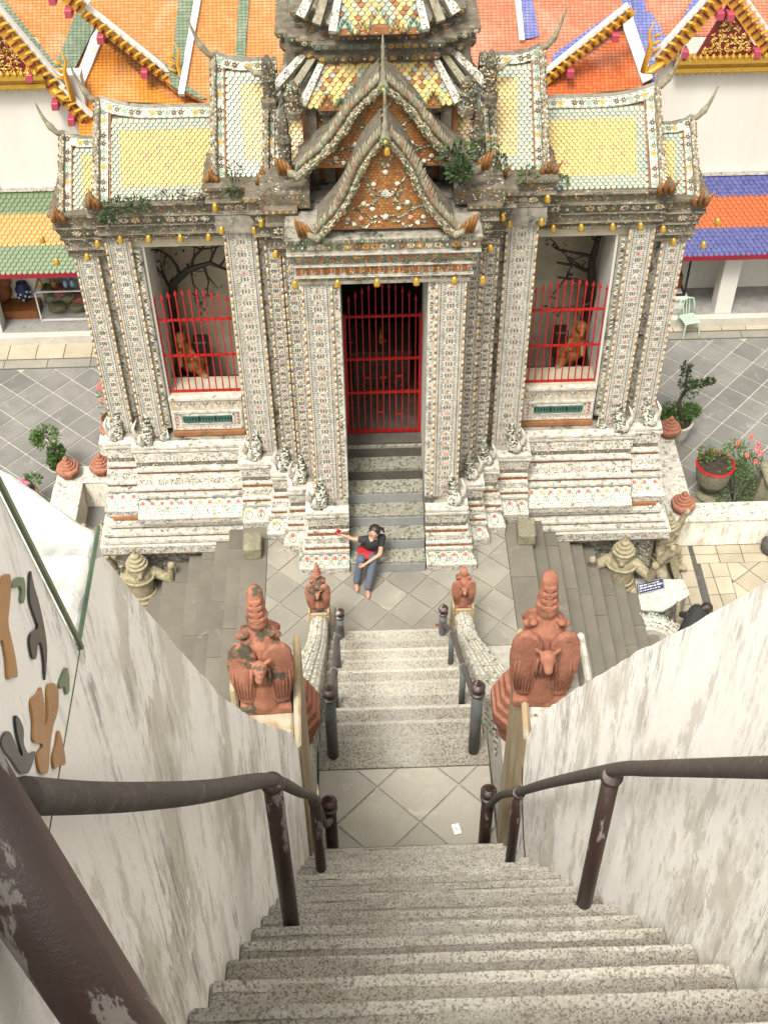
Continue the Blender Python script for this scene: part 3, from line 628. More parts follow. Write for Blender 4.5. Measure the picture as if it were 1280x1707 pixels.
# level top of the left wall beyond the sloping part
t = MB(); t.box(-2.2, -1.502, .2, 2.05, 8, 13.33); t.obj('wall_head', 'plaster', wl)
t = MB(); cap = [(-.962, 1.0), (-.962, 2.04), (-1.20, 2.24), (-1.6, 2.45), (-2.3, 2.6), (-2.3, 1.0)]; N_ = 14
t.prism(cap, 13.25, 13.352); o = t.obj('wall_cap', 'lime', wl, bevel=.012)
bm = bmesh.new(); bm.from_mesh(o.data); bmesh.ops.triangulate(bm, faces=bm.faces); bmesh.ops.subdivide_edges(bm, edges=bm.edges, cuts=6, use_grid_fill=True)
for v in bm.verts:
    q = noise.noise_vector(v.co*7)*.014+noise.noise_vector(v.co*22)*.006; v.co.z += q.z if v.co.z > 13.27 else 0; v.co.y += q.y*.8
bm.to_mesh(o.data); bm.free()
t = MB(); t.box(-.966, -.956, 1.70, 2.055, 13.345, 13.362); t.obj('tile_edging', simple('dark_green_edging', (.10, .155, .095), (.06, .10, .06), 12, .35, bmp=.4), wl, bevel=.006)
t = MB(); t.box(-.964, -.954, 1.0, 1.695, 13.347, 13.362); t.obj('tile_edging', 'tile_gr', wl, bevel=.006)
wr = thing('stair_wall', 'grime streaked white plaster wall right of the upper steps, one thin dark crack near the bottom', 'wall', 'stair walls')
t, tp = wall_side(1, ([2.6, 3.2, 3.8, 4.8, 6.0], [2.50, 2.45, 2.43, 2.32, 2.14]), .2, .96, 1.50, 'right'); t.obj('wall_body', 'plaster', wr)
# crack with a rusty lip
t = MB(); pts = [(.953, 6.02, 6.0), (.953, 5.75, 5.5), (.953, 5.5, 5.25), (.953, 5.35, 5.1), (.953, 5.22, 4.95+.45)]
t.tube([(.957, 6.13, 6.35), (.957, 5.98, 5.9), (.957, 5.80, 5.65), (.957, 5.62, 5.52), (.957, 5.40, 5.45), (.957, 5.22, 5.64)], .008, 5); t.obj('crack', 'iron', wr)

# mosaic faced pier at the left edge
mp_ = thing('mosaic_pier', 'white plastered pier at the left edge with large orange, green and black glazed leaf shapes', 'wall')
F = lambda y, z, d=0: (-.945+d, y, z)
t = MB(); t.add([(-.955, .2, 13.36), (-.955, 1.68, 13.36), (-.955, 1.50, 14.12), (-.955, 1.36, 14.7), (-.955, .2, 14.7), (-2.3, .2, 13.36), (-2.3, 1.68, 13.36), (-2.3, 1.50, 14.12), (-2.3, 1.36, 14.7), (-2.3, .2, 14.7)],
      [(0, 1, 2, 3, 4), (9, 8, 7, 6, 5), (1, 6, 7, 2), (2, 7, 8, 3), (3, 8, 9, 4), (0, 4, 9, 5), (0, 5, 6, 1)])
t.obj('pier_body', 'plaster', mp_)
t = MB(); t.slab([(-.952, 1.680, 13.367), (-.952, 1.690, 13.367), (-.952, 1.370, 14.7), (-.952, 1.360, 14.7)], (1, 0, 0), -.008); t.obj('tile_edging', 'tile_gr', mp_)
def at_x(px, py, x):
    d = FWD*FP+RT*(px-640)+UP*(853.5-py); k_ = (x-CAMP.x)/d.x; return CAMP+d*k_
shards = [('orange', [(5, 960), (18, 955), (20, 975), (17, 1010), (14, 1040), (25, 1085), (32, 1130), (22, 1128), (15, 1135), (13, 1100), (6, 1062), (-6, 1080), (-10, 1020)]),
          ('green', [(20, 975), (30, 962), (42, 962), (44, 990), (40, 1008), (36, 1000), (39, 985), (33, 975), (24, 982)]),
          ('black', [(52, 945), (57, 975), (66, 1003), (75, 1045), (80, 1080), (78, 1120), (76, 1138), (75, 1100), (70, 1070), (64, 1072), (62, 1098), (56, 1100), (50, 1070), (53, 1055), (66, 1046), (60, 1030), (50, 1000)]),
          ('orange', [(70, 1142), (76, 1180), (76, 1212), (82, 1200), (80, 1140), (92, 1138), (99, 1150), (98, 1185), (88, 1215), (84, 1250), (82, 1290), (68, 1290), (62, 1258), (76, 1240), (56, 1238), (58, 1205), (52, 1166), (66, 1155)]),
          ('green', [(112, 1108), (117, 1128), (117, 1150), (113, 1160), (109, 1142), (101, 1150), (100, 1140)]),
          ('orange', [(99, 1214), (104, 1230), (110, 1262), (110, 1276), (99, 1275), (92, 1284), (89, 1262), (96, 1240)]),
          ('black', [(26, 1190), (34, 1198), (41, 1215), (40, 1240), (48, 1258), (61, 1250), (56, 1272), (48, 1290), (36, 1290), (20, 1265), (8, 1250), (2, 1236), (12, 1217), (20, 1222), (34, 1258), (40, 1262), (30, 1225)])]
cm = {'orange': glaze('orange_glazed_shard', (.50, .20, .035), (.60, .32, .09), .3), 'green': glaze('green_glazed_shard', (.12, .20, .09), (.20, .30, .15), .3), 'black': glaze('black_glazed_shard', (.018, .018, .022), (.05, .05, .055), .25)}
def chaikin(p):
    for _ in range(2): p = [q for i in range(len(p)) for q in (tuple(.8*a+.2*b_ for a, b_ in zip(p[i], p[(i+1) % len(p)])), tuple(.2*a+.8*b_ for a, b_ in zip(p[i], p[(i+1) % len(p)])))]
    return p
for c_, pl in shards:
    t = MB(); t.slab([at_x(px, py, -.949) for px, py in chaikin(pl)], (1, 0, 0), .004); o = t.obj('glazed_leaf', cm[c_], mp_)

# stone end piers under the big statues
for sx in (-1, 1):
    lab = 'left' if sx < 0 else 'right'
    pd = thing('stone_pedestal', 'veined stone pier ending the %s stair wall, under the big terracotta figure' % lab, 'pedestal', 'stone pedestals')
    t = MB(); t.box(min(sx*.935, sx*.995), max(sx*.935, sx*.995), 6.02, 6.86, ZL-.3, 6.92); o = t.obj('upright_slab', 'tanstone', pd, bevel=.02)
    for v in o.data.vertices:
        if v.co.z > 6.5: v.co.z += -.45 if v.co.y < 6.1 else 0
    t = MB(); t.box(min(sx*1.0, sx*1.50), max(sx*1.0, sx*1.50), 6.05, 6.86, ZL-.3, 6.54); t.obj('base_block', 'tanstone' if sx < 0 else 'mortar', pd, bevel=.02)
    t = MB(); t.box(min(sx*1.46, sx*1.52), max(sx*1.46, sx*1.52), 6.35, 6.86, 6.0, 6.84); t.obj('upright_slab', 'tanstone' if sx < 0 else 'mortar', pd, bevel=.02)
# mosaic balustrades of the lower flight
for sx in (-1, 1):
    lab = 'left' if sx < 0 else 'right'
    bl = thing('mosaic_balustrade', 'curved balustrade of ridged white porcelain mosaic on the %s of the lower steps' % lab, 'balustrade', 'mosaic balustrades')
    N_ = 40; ys = np.linspace(6.64, 12.05, N_); cs = []
    def prof_at(y):
        f = (y-7.6)/(12.05-7.6); zt = (4.55-.9*max(0, f)**.85*4.0 if False else np.interp(y, [6.64, 7.6, 8.6, 9.6, 10.6, 11.4, 12.05], [4.75, 4.70, 3.55, 2.65, 1.75, 1.02, .72]))
        xo = np.interp(y, [6.64, 7.6, 9, 10, 11, 12.05], [1.50, 1.48, 1.42, 1.34, 1.26, 1.20]); return zt, xo
    t = MB(); vs = []; M_ = 12
    for y in ys:
        zt, xo = prof_at(y); xi = .945; row = [(sx*xi, y, max(ZL if y < 7.6 else 0, zt-1.6))]
        for j in range(M_+1):
            a = j/M_; bulge = math.sin(a*PI)*.10; ridge = abs(math.sin(a*PI*4))*.022; row.append((sx*(xi+(xo-xi)*a), y, zt+bulge+ridge))
        row.append((sx*xo, y, -1.2 if y > 7 else 0)); vs += row
    q = M_+3; t.add(vs, [(i*q+j, (i+1)*q+j, (i+1)*q+j+1, i*q+j+1) for i in range(N_-1) for j in range(q-1)]+[tuple(range(q)), tuple((N_-1)*q+j for j in range(q))])
    t.obj('balustrade_body', 'mortar', bl)
    rel = Relief()
    for i in range(int((12.03-7.3)/.045)):
        y = 7.3+i*.045; zt, xo = prof_at(y); dz = (prof_at(y+.02)[0]-prof_at(y-.02)[0])/.04; W_ = V((0, 1, dz)).normalized()
        for j in range(8):
            a = (j+.5)/8; bz = math.sin(a*PI)*.10; x_ = sx*(.945+(xo-.945)*a); sl_ = math.cos(a*PI)*PI*.10/(xo-.945)
            rel.frame((x_, y, zt+bz+.012), (1, 0, sx*sl_), W_); 
            if rel.N[2] < 0: rel.N = -rel.N
            rel.chip('leaf', 0, 0, (xo-.945)/17, .010, (.5 if j % 2 else -.5)*sx, .016, random.choice((C_W, C_W, C_W, C_CR, C_GR)))
            if random.random() < .8: rel.chip('sq', 0, .022, (xo-.945)/22, .006, 0, .006, random.choice((C_DK, C_DK, C_GR, C_PK)))
        # inner face
        for q_ in range(5):
            rel.frame((sx*.945, y, zt-.08-.11*q_), (0, 1, dz), (0, 0, 1), (-sx, 0, 0)); rel.chip('sq' if q_ % 2 else 'leaf', 0, 0, .016, .02, .4, .012, random.choice((C_W, C_DK, C_GR, C_W, C_BR)))
    rel.obj('mosaic', bl)
    # ladder patterned strip beside the landing
    t = MB(); t.slab([(sx*.99, 6.64, 4.99), (sx*.99, 7.5, 4.90), (sx*1.16, 7.5, 4.90), (sx*1.16, 6.64, 4.99)], (0, 0, 1), .02); t.obj('ladder_strip', 'whiteedge', bl)
    rel = Relief().frame((sx*1.0, 6.66, 5.0), (0, 1, -.1), (sx, 0, 0), (0, 0, 1))
    for i in range(14): rel.chip('leaf', .03+i*.06, .07, .022, .045, PI/2*0, .006, random.choice((C_GR, C_BR, C_DK, C_GR)))
    rel.obj('mosaic', bl)
    pp = thing('stone_pedestal', 'small pale stone block ending the %s mosaic balustrade' % lab, 'pedestal', 'small stone pedestals')
    t = MB(); t.box(-.16, .16, -.16, .20, -.0, .80); t.box(-.16, -.125, -.16, .2, .80, .90); t.box(.125, .16, -.16, .2, .8, .9); t.box(-.125, .125, -.16, -.12, .80, .86)
    o = t.obj('pedestal_block', 'tanstone', pp, bevel=.008); pp.location = (sx*1.075, 12.22, .002)
    # terracotta stepped cap beside the big statue
    dirs = []
    for c_ in ((1, 1), (-1, 1), (-1, -1), (1, -1)):
        a = [(1, .45), (.86, .62), (.62, .86), (.45, 1)]
        if c_ == (1, 1): dirs += a
        elif c_ == (-1, 1): dirs += [(-x, y) for x, y in a[::-1]]
        elif c_ == (-1, -1): dirs += [(-x, -y) for x, y in a]
        else: dirs += [(x, -y) for x, y in a[::-1]]
    t = MB(); t.lathe([(.20, 0), (.215, .10), (.27, .30), (.285, .34), (.285, .46), (.26, .48), (.255, .56), (.225, .58), (.215, .66), (.185, .68), (.175, .77), (.14, .79), (.13, .88), (.10, .90), (.09, .98), (.06, 1.0), (.045, 1.10), (.02, 1.2)], sq=dirs)
    o = t.obj('terracotta_cap', 'terracotta'); o.scale = (1.0, 1.15, 1.0); smooth_by_angle(o, 30); o.location = (sx*1.13, 7.28, 4.80)
    tag(o, 'large stepped terracotta cap between the big %s bird figure and the mosaic balustrade' % lab, 'terracotta cap', 'large terracotta caps')

# ---- handrails
def finial(mb, p, r_):
    mb.lathe([(r_*1.0, 0), (r_*1.25, .01), (r_*1.25, .03), (r_*.9, .04), (r_*.95, .075), (r_*1.22, .09), (r_*1.25, .13), (r_*.8, .16), (r_*.55, .165), (r_*.62, .19), (r_*.35, .215), (r_*.12, .235)], p, 18)
def handrail(name, label, x, posts, newels, path, rp, rr_, mp1, mp2, group):
    h = thing(name, label, 'handrail', group)
    for (y, zb, zt) in posts:
        t = MB(); t.tube([(x, y, zb), (x, y, zt)], rp, 16); t.obj('post', mp1, h, smooth=True)
        # collar ring round the rail
        d = (V(path[-1])-V(path[0])).normalized(); t = MB(); c = V((x, y, zt+rr_*.6)); t.tube([c-d*.022, c-d*.018, c+d*.018, c+d*.022], [rr_*1.35, rr_*1.62, rr_*1.62, rr_*1.35], 20); t.obj('collar', mp1, h, smooth=True)
    for (y, zb, zt, r_) in newels:
        t = MB(); t.tube([(x, y, zb), (x, y, zt)], r_, 20); o = t.obj('newel', mp1, h, smooth=True)
        t = MB(); finial(t, (x, y, zt), r_*1.02); f = t.obj('finial', 'iron', o); smooth_by_angle(f, 35)
    t = MB()
    # smooth the path
    P = [V(p) for p in path]; Q = []
    for i in range(len(P)-1):
        a = P[max(i-1, 0)]; b_ = P[i]; c = P[i+1]; d = P[min(i+2, len(P)-1)]
        for s_ in range(8):
            u = s_/8; Q.append(.5*((2*b_)+(c-a)*u+(2*a-5*b_+4*c-d)*u*u+(3*b_-a-3*c+d)*u**3))
    Q.append(P[-1]); t.tube(Q, rr_, 16); t.obj('rail', mp2, h, smooth=True); return h
def spine(side):
    nose = lambda y: ZL+(6.65-y)*1.574
    return nose
xr = .77
handrail('handrail', 'brown painted pipe handrail along the left side of the upper steps', -xr,
         [(4.95, stepz(4.95), 7.33), (2.95, stepz(2.95), 10.78)], [(6.52, ZL, 4.62, .062)],
         [(-0.884, 1.075, 13.774), (-0.875, 1.296, 13.405), (-0.830, 1.504, 13.068), (-0.790, 1.895, 12.453), (-xr, 2.95, 10.82), (-xr, 4.0, 9.02), (-xr, 4.95, 7.38), (-xr, 5.7, 5.75), (-xr, 6.46, 4.50)], .042, .031, 'iron', 'rail', 'upper handrails')
t = MB(); t.tube([(-0.486, 0.677, 11.876), (-0.960, 1.028, 14.030)], .072, 28)
o = t.obj('handrail_newel', 'iron', smooth=True); tag(o, 'very thick close brown handrail post crossing the lower left corner, paint chipped', 'post')
handrail('handrail', 'brown painted pipe handrail along the right side of the upper steps', xr,
         [(5.2, stepz(5.2), 6.95), (3.2, stepz(3.2), 10.35)], [(6.56, ZL, 4.66, .062)],
         [(0.770, 1.444, 13.191), (0.770, 1.904, 12.465), (0.770, 2.285, 11.868), (0.770, 2.789, 11.076), (xr, 3.2, 10.42), (xr, 4.3, 8.55), (xr, 5.2, 6.98), (xr, 5.95, 5.7), (xr, 6.5, 4.60)], .042, .033, 'iron', 'rail', 'upper handrails')
for sx in (-1, 1):
    handrail('handrail', 'short grey pipe handrail on the %s of the lower granite steps' % ('left' if sx < 0 else 'right'), sx*xr,
             [(9.15, 2.4, 3.30), (10.65, 1.2, 2.05)], [(7.80, ZL, 4.66, .062), (12.03, 0, .82, .058)],
             [(sx*xr, 7.84, 4.45), (sx*xr, 9.15, 3.34), (sx*xr, 10.65, 2.09), (sx*xr, 12.0, .62)], .038, .034, 'irongrey', 'rail', 'lower handrails')
# ================================================================== PAVILION
pav = thing('pavilion', 'ornate stepped shrine pavilion covered in broken porcelain mosaic with yellow tiled roofs and red gates', 'pavilion')
def mir(plan): return [(-x, y) for x, y in plan][::-1]
# column level outline, right half, from the door outwards
HP = [(.60, 14.15), (1.12, 14.15), (1.12, 14.70), (1.40, 14.70), (1.40, 15.00), (1.66, 15.00), (1.66, 15.30), (2.22, 15.30), (2.22, 15.72), (4.04, 15.72), (4.04, 15.86), (4.54, 15.86), (4.54, 17.6)]
# plinth: lower offsets differ, so it has its own outline at z 0
PB = [(.62, 13.62), (1.42, 13.62), (1.42, 14.15), (1.68, 14.15), (1.68, 14.42), (1.965, 14.42), (1.965, 14.70), (2.385, 14.70), (2.385, 14.86), (4.14, 14.86), (4.14, 15.06), (4.72, 15.06), (4.72, 18.3)]
# ledge outline z 1.17
PT = [(.60, 13.90), (1.225, 13.90), (1.225, 14.44), (1.525, 14.44), (1.525, 14.78), (1.795, 14.78), (1.795, 15.07), (2.345, 15.07), (2.345, 15.52), (4.13, 15.52), (4.13, 15.64), (4.60, 15.64), (4.60, 18.2)]
def lerp_plan(a, b_, f): return [(p[0]+(q[0]-p[0])*f, p[1]+(q[1]-p[1])*f) for p, q in zip(a, b_)]
# (z, fraction of the way from PB to PT, extra offset, material key)
def band(part_name, z0, f0, z1, f1, mat, d0=0.0, d1=0.0, pat=None, parent=None, rmat='shard', rz=None, **kw):
    for half in (0, 1):
        a = lerp_plan(PB, PT, f0); b_ = lerp_plan(PB, PT, f1)
        if half: a, b_ = mir(a), mir(b_)
        BANDS.append((a, d0, z0, b_, d1, z1, mat))
        if pat:
            for i in range(len(a)-1):
                p0, p1, q0, q1 = (V((*offp(a, d0)[i], z0)), V((*offp(a, d0)[i+1], z0)), V((*offp(b_, d1)[i], z1)), V((*offp(b_, d1)[i+1], z1)))
                d = p1-p0
                if d.length < .05 or d.length > 3.0 and abs(d.y) > 1: continue
                U = d.normalized(); W_ = q0-p0; W_ -= U*W_.dot(U); L = W_.length
                s0 = max(0, (q0-p0).dot(U)) ; s1 = min(d.length, (q1-p0).dot(U)); s0 *= .6
                PREL.frame(p0+U*s0, U, W_, U.cross(W_)); getattr(PREL, pat)(max(.03, s1-s0+.0), L, **kw)
def offp(plan, d):
    n_ = len(plan); out = []
    def en(a, b): q = (V(b)-V(a)).normalized(); return V((q.y, -q.x))
    for i in range(n_):
        if 0 < i < n_-1: a, b = en(plan[i-1], plan[i]), en(plan[i], plan[i+1]); o = (a+b)/(1+a.dot(b)) if a.dot(b) > -.9 else a
        elif i == 0: o = en(plan[0], plan[1])
        else: o = en(plan[-2], plan[-1])
        out.append((plan[i][0]+o.x*d, plan[i][1]+o.y*d))
    return out
BANDS = []; PREL = Relief()
def lacekw(d=900, s=.016): return dict(dens=d, size=s)
# walk of the profile, bottom to top (z, fraction)
band('p', 0.004, -.04, .115, -.04, 'mortar', pat='lace', dens=1000, size=.015)
band('p', .115, -.06, .145, -.06, 'whiteedge')
band('p', .145, -.05, .34, .42, 'whiteedge', pat='goblets', p=.165)
band('p', .34, .42, .375, .42, 'mortar_mid', pat='lace', dens=900, size=.012)
band('p', .375, .32, .42, .32, 'whiteedge'); band('p', .42, .32, .425, .48, 'whiteedge', pat='lace', dens=650, size=.013)
band('p', .425, .48, .50, .48, 'ochre', pat='dentils', p=.13)
band('p', .50, .40, .535, .40, 'whiteedge'); band('p', .535, .40, .54, .56, 'whiteedge', pat='lace', dens=650, size=.013)
band('p', .54, .56, .655, .60, 'mortar', pat='lace', dens=850, size=.017)
band('p', .655, .60, .66, .78, 'whiteedge', pat='lace', dens=650, size=.013)
band('p', .66, .78, .745, .78, 'ochre', pat='dentils', p=.15)
band('p', .745, .70, .78, .70, 'whiteedge'); band('p', .78, .70, .785, .86, 'whiteedge', pat='lace', dens=650, size=.013)
band('p', .785, .86, .86, .90, 'mortar_dark', pat='lace', dens=700, size=.014)
band('p', .86, .88, 1.03, 1.0, 'mortar', d1=.04, pat='lace', dens=950, size=.017)
band('p', 1.03, 1.0, 1.06, 1.0, 'mortar_dark', .0, .0)
band('p', 1.06, 1.0, 1.10, 1.0, 'whiteedge', .06, .06)
band('p', 1.10, 1.0, 1.12, 1.0, 'mortar_dark', .03, .03)
band('p', 1.12, 1.0, 1.165, 1.0, 'whiteedge', .05, .05)
pl_ = None; groups = {}
for a, d0, z0, b_, d1, z1, mat in BANDS: groups.setdefault(mat, []).append((a, d0, z0, b_, d1, z1))
plinth = None
for mat, L_ in groups.items():
    t = MB()
    for a, d0, z0, b_, d1, z1 in L_:
        A = offp(a, d0); B = offp(b_, d1); n_ = len(A); vs = [(*q, z0) for q in A]+[(*q, z1) for q in B]
        # bottom and top lids a little way in, so that each moulding is a solid tier
        C_ = offp(a, d0-.16); D_ = offp(b_, d1-.16); vs += [(*q, z0) for q in C_]+[(*q, z1) for q in D_]
        fs = [(i, i+1, n_+i+1, n_+i) for i in range(n_-1)]+[(2*n_+i, 2*n_+i+1, i+1, i) for i in range(n_-1)]+[(n_+i, n_+i+1, 3*n_+i+1, 3*n_+i) for i in range(n_-1)]
        t.add(vs, fs)
    if plinth is None: plinth = t.obj('plinth', mat, pav)
    else: t.obj('plinth_moulding', mat, plinth)
PREL.obj('mosaic', plinth)
# solid core and the floor the columns stand on
t = MB()
for sx in (-1, 1):
    q = sorted
    for (x0, x1, y0) in ((.605, 1.18, 13.97), (1.18, 1.48, 14.52), (1.48, 1.75, 14.86), (1.75, 2.30, 15.14), (2.30, 4.56, 15.60)):
        t.box(*q((sx*x0, sx*x1)), y0, 18.2, 0, 1.163)
t.obj('plinth_core', 'mortar_mid', plinth)
t = MB()
for sx in (-1, 1):      # lower storey of the base below the terrace level, seen beside the side stairs
    x0, x1 = sorted((sx*2.36, sx*4.72)); xo = sx*4.72
    def tier(y, z0, z1, xout, mat_i, xin=2.36): t.k = mat_i; a, b_ = sorted((sx*xin, sx*xout)); t.box(a, b_, y, 18.3, z0, z1); 
    tier(14.99, -.06, .002, 4.60, 2); tier(14.90, -.13, -.065, 4.68, 0); tier(14.96, -.20, -.132, 4.64, 1); tier(14.80, -.25, -.202, 4.76, 0); tier(14.84, -.31, -.252, 4.72, 2)
    tier(14.74, -.37, -.312, 4.82, 0); tier(14.78, -.40, -.372, 4.78, 1); tier(14.70, -.58, -.402, 4.86, 3); tier(14.72, -.63, -.582, 4.84, 1); tier(14.98, -ZY*-1, -.632, 4.7, 4)
    o = t.obj('lower_base', ['whiteedge', 'mortar_dark', 'ochre', 'mortar', 'mortar_mid'], pav); t = MB()
rel = Relief()
for sx in (-1, 1):
    xa = -4.86 if sx < 0 else 2.36
    rel.frame((xa, 14.70, -.57), (1, 0, 0), (0, 0, 1)); rel.lace(2.5, .16, dens=1100, size=.017)
    for (yy, zz, dd) in ((14.80, -.201, .09), (14.74, -.311, .06), (14.90, -.064, .08)): rel.frame((xa, yy, zz), (1, 0, 0), (0, 1, 0), (0, 0, 1)); rel.lace(2.3, dd, dens=700, size=.013)
    for i in range(4):
        u = .35+i*.60
        for j in range(9): a_ = 2*PI*j/9; rel.chip('leaf', u+math.cos(a_)*.045, .08+math.sin(a_)*.045, .022, .014, a_, .012, C_BL)
        rel.chip('disc', u, .08, .026, None, 0, .02, C_W)
    rel.frame((-4.7 if sx < 0 else 2.36, 14.98, -2.3), (1, 0, 0), (0, 0, 1)); rel.lace(2.34, 1.6, dens=260, cols=((C_DK, .4), (C_GR, .2), (C_W, .3), (C_BR, .1)), size=.03)
    rel.frame((sx*4.7 if sx > 0 else -4.7, 14.98 if sx > 0 else 17.5, -2.3), (0, 1 if sx > 0 else -1, 0), (0, 0, 1)); rel.lace(2.5, 1.6, dens=150, size=.03)
rel.obj('mosaic', o)

# ---- pilasters, each with its own bands of mosaic
def pilaster(x0, x1, y0, z0, z1, depth=.5, old=False, wide=None, rope_l=True, rope_r=True, mat='mortar', pat='scroll'):
    t = MB().box(x0, x1, y0, y0+depth, z0, z1); w_ = x1-x0; L = z1-z0
    # raised border ribs
    for a in (x0, x1-.03): t.box(a, a+.03, y0-.016, y0, z0, z1)
    if w_ > .3:
        for a in (x0+.045, x1-.095): t.box(a, a+.05, y0-.012, y0, z0, z1)
    o = t.obj('pilaster', mat, pav); r_ = Relief().frame((x0, y0-.001, z0), (1, 0, 0), (0, 0, 1))
    r_.O[1] = y0-.017; 
    if rope_l: r_.rope(.015, L)
    if rope_r: r_.rope(w_-.015, L)
    if w_ > .3:
        r_.O[1] = y0-.013; r_.dots(.07, L); r_.dots(w_-.07, L); r_.O[1] = y0-.001
        r_.scroll(.10, w_-.20, L)
    else:
        r_.O[1] = y0-.001; r_.scroll(.03, w_-.06, L, p=.17)
    r_.obj('mosaic', o, 'shard_old' if old else 'shard'); return o
for sx in (-1, 1):
    P = lambda a, b_, *k, **q: pilaster(*sorted((sx*a, sx*b_)), *k, **q)
    P(.70, 1.12, 14.15, 1.17, 5.30)                       # door pilaster
    t = MB(); a, b_ = sorted((sx*.60, sx*.70)); t.box(a, b_, 14.17, 14.6, 1.17, 5.3); o = t.obj('door_jamb', 'whiteedge', pav)
    r_ = Relief().frame((a, 14.169, 1.17), (1, 0, 0), (0, 0, 1)); 
    for i in range(100): r_.chip('leaf', .05, .02+i*.041, .030, .010, .6 if i % 2 else -.6, .008, random.choice((C_GR, C_W, C_CR, C_DK)))
    r_.obj('mosaic', o)
    P(1.14, 1.38, 14.70, 1.17, 5.45, mat='mortar', old=True); P(1.42, 1.64, 15.0, 1.17, 5.45, mat='mortar', old=True)
    P(1.76, 2.22, 15.30, 1.17, 5.45)
    P(3.62, 4.00, 15.72, 1.17, 5.08); P(4.16, 4.52, 15.86, 1.17, 4.72)
    # plain recessed strips between them
    t = MB(); 
    for (x0, x1, y0, z1) in ((1.10, 1.16, 14.74, 5.45), (1.38, 1.44, 15.04, 5.45), (1.64, 1.78, 15.36, 5.45), (4.0, 4.18, 15.92, 5.08), (4.50, 4.54, 15.9, 4.7)):
        a, b_ = sorted((sx*x0, sx*x1)); o = MB().box(a, b_, y0, y0+.5, 1.17, z1).obj('recessed_wall', 'mortar_mid', pav)
    r_ = Relief()
    a = sx*1.64 if sx > 0 else -1.78; r_.frame((a, 15.358, 1.3), (1, 0, 0), (0, 0, 1)); r_.lace(.13, 4.1, dens=420, size=.02)
    a = sx*4.0 if sx > 0 else -4.18; r_.frame((a, 15.918, 1.3), (1, 0, 0), (0, 0, 1)); r_.lace(.17, 3.7, dens=420, size=.02)
    r_.obj('mosaic', o, 'shard_old')
    # white fluted jamb strip next to each window and the wall round the opening
    t = MB(); a, b_ = sorted((sx*3.50, sx*3.62)); t.box(a, b_, 15.74, 16.2, 1.35, 4.85); o = t.obj('window_jamb', 'mortar_mid', pav)
    r_ = Relief().frame((a, 15.739, 1.35), (1, 0, 0), (0, 0, 1))
    for i in range(85): r_.chip('leaf', .06, .02+i*.041, .040, .012, .6 if i % 2 else -.6, .008, random.choice((C_GR, C_W, C_CR, C_DK, C_W)))
    r_.obj('mosaic', o)
    t = MB()
    q = sorted((sx*2.24, sx*2.29)); t.box(*q, 15.76, 16.25, 1.17, 4.85)
    q = sorted((sx*2.24, sx*3.62)); t.box(*q, 15.80, 16.25, 4.851, 5.08)                # lintel wall
    q = sorted((sx*2.29, sx*3.50)); t.box(*q, 15.82, 16.25, 1.17, 2.0)                  # wall under the opening
    t.obj('window_wall', 'innerwall', pav)
    # reveals: smooth white
    t = MB(); q = sorted((sx*3.46, sx*3.498)); t.box(*q, 15.80, 17.0, 1.95, 4.85); t.obj('window_reveal', 'cleanwall', pav)
    # panel under the window: zigzag frieze, flower frame and green pierced grille
    x0 = min(sx*2.30, sx*3.48); w_ = 1.18
    t = MB(); t.box(x0, x0+w_, 15.755, 15.82, 1.28, 1.98); t.k = 1; t.box(x0+.0, x0+w_, 15.72, 15.83, 1.94, 1.985); t.k = 2; t.box(x0, x0+w_, 15.70, 15.8, 1.19, 1.275)
    o = t.obj('sill_panel', ['mortar', 'whiteedge', 'ochre'], pav)
    t = MB(); t.k = 0
    for a, b_, c_, d_ in ((x0+.02, x0+w_-.02, 1.66, 1.70), (x0+.02, x0+w_-.02, 1.30, 1.34), (x0+.02, x0+.06, 1.34, 1.66), (x0+w_-.06, x0+w_-.02, 1.34, 1.66), (x0+.15, x0+w_-.15, 1.42, 1.44), (x0+.15, x0+.17, 1.44, 1.62), (x0+w_-.17, x0+w_-.15, 1.44, 1.62), (x0+.15, x0+w_-.15, 1.60, 1.62)): t.box(a, b_, 15.735, 15.756, c_, d_)
    t.obj('panel_frame', 'whiteedge', o)
    t = MB(); t.box(x0+.19, x0+w_-.19, 15.748, 15.754, 1.455, 1.595); t.obj('grille_shade_sheet', 'dark', o)  # flat dark sheet on the panel face, painted shade behind the pierced tiles
    for i in range(3):
        u = x0+.20+i*.265; t = MB()
        for j in range(5):
            t.tube([(u+.01+j*.05, 15.738, 1.46), (u+.06+j*.045, 15.738, 1.59)], .009, 4); t.tube([(u+.06+j*.045, 15.738, 1.46), (u+.01+j*.05, 15.738, 1.59)], .009, 4)
        t.box(u, u+.255, 15.73, 15.745, 1.455, 1.47); t.box(u, u+.255, 15.73, 15.745, 1.58, 1.595); t.obj('pierced_tile', 'greengrille', o)
    r_ = Relief().frame((x0, 15.754, 1.28), (1, 0, 0), (0, 0, 1))
    for i in range(9):
        for vv in (.055, .40): r_.chip('disc', .10+i*.122, vv, .022, None, 0, .018, C_RD); r_.chip('leaf', .16+i*.122, vv, .026, .008, .5 if i % 2 else -.5, .008, C_DK); r_.chip('leaf', .16+i*.122, vv+.012, .02, .006, -.6, .006, C_GR)
    for i in range(4):
        for uu in (.09, w_-.09): r_.chip('disc', uu, .13+i*.075, .020, None, 0, .018, C_RD); r_.chip('leaf', uu+.02, .17+i*.075, .018, .008, 1.2, .008, C_DK)
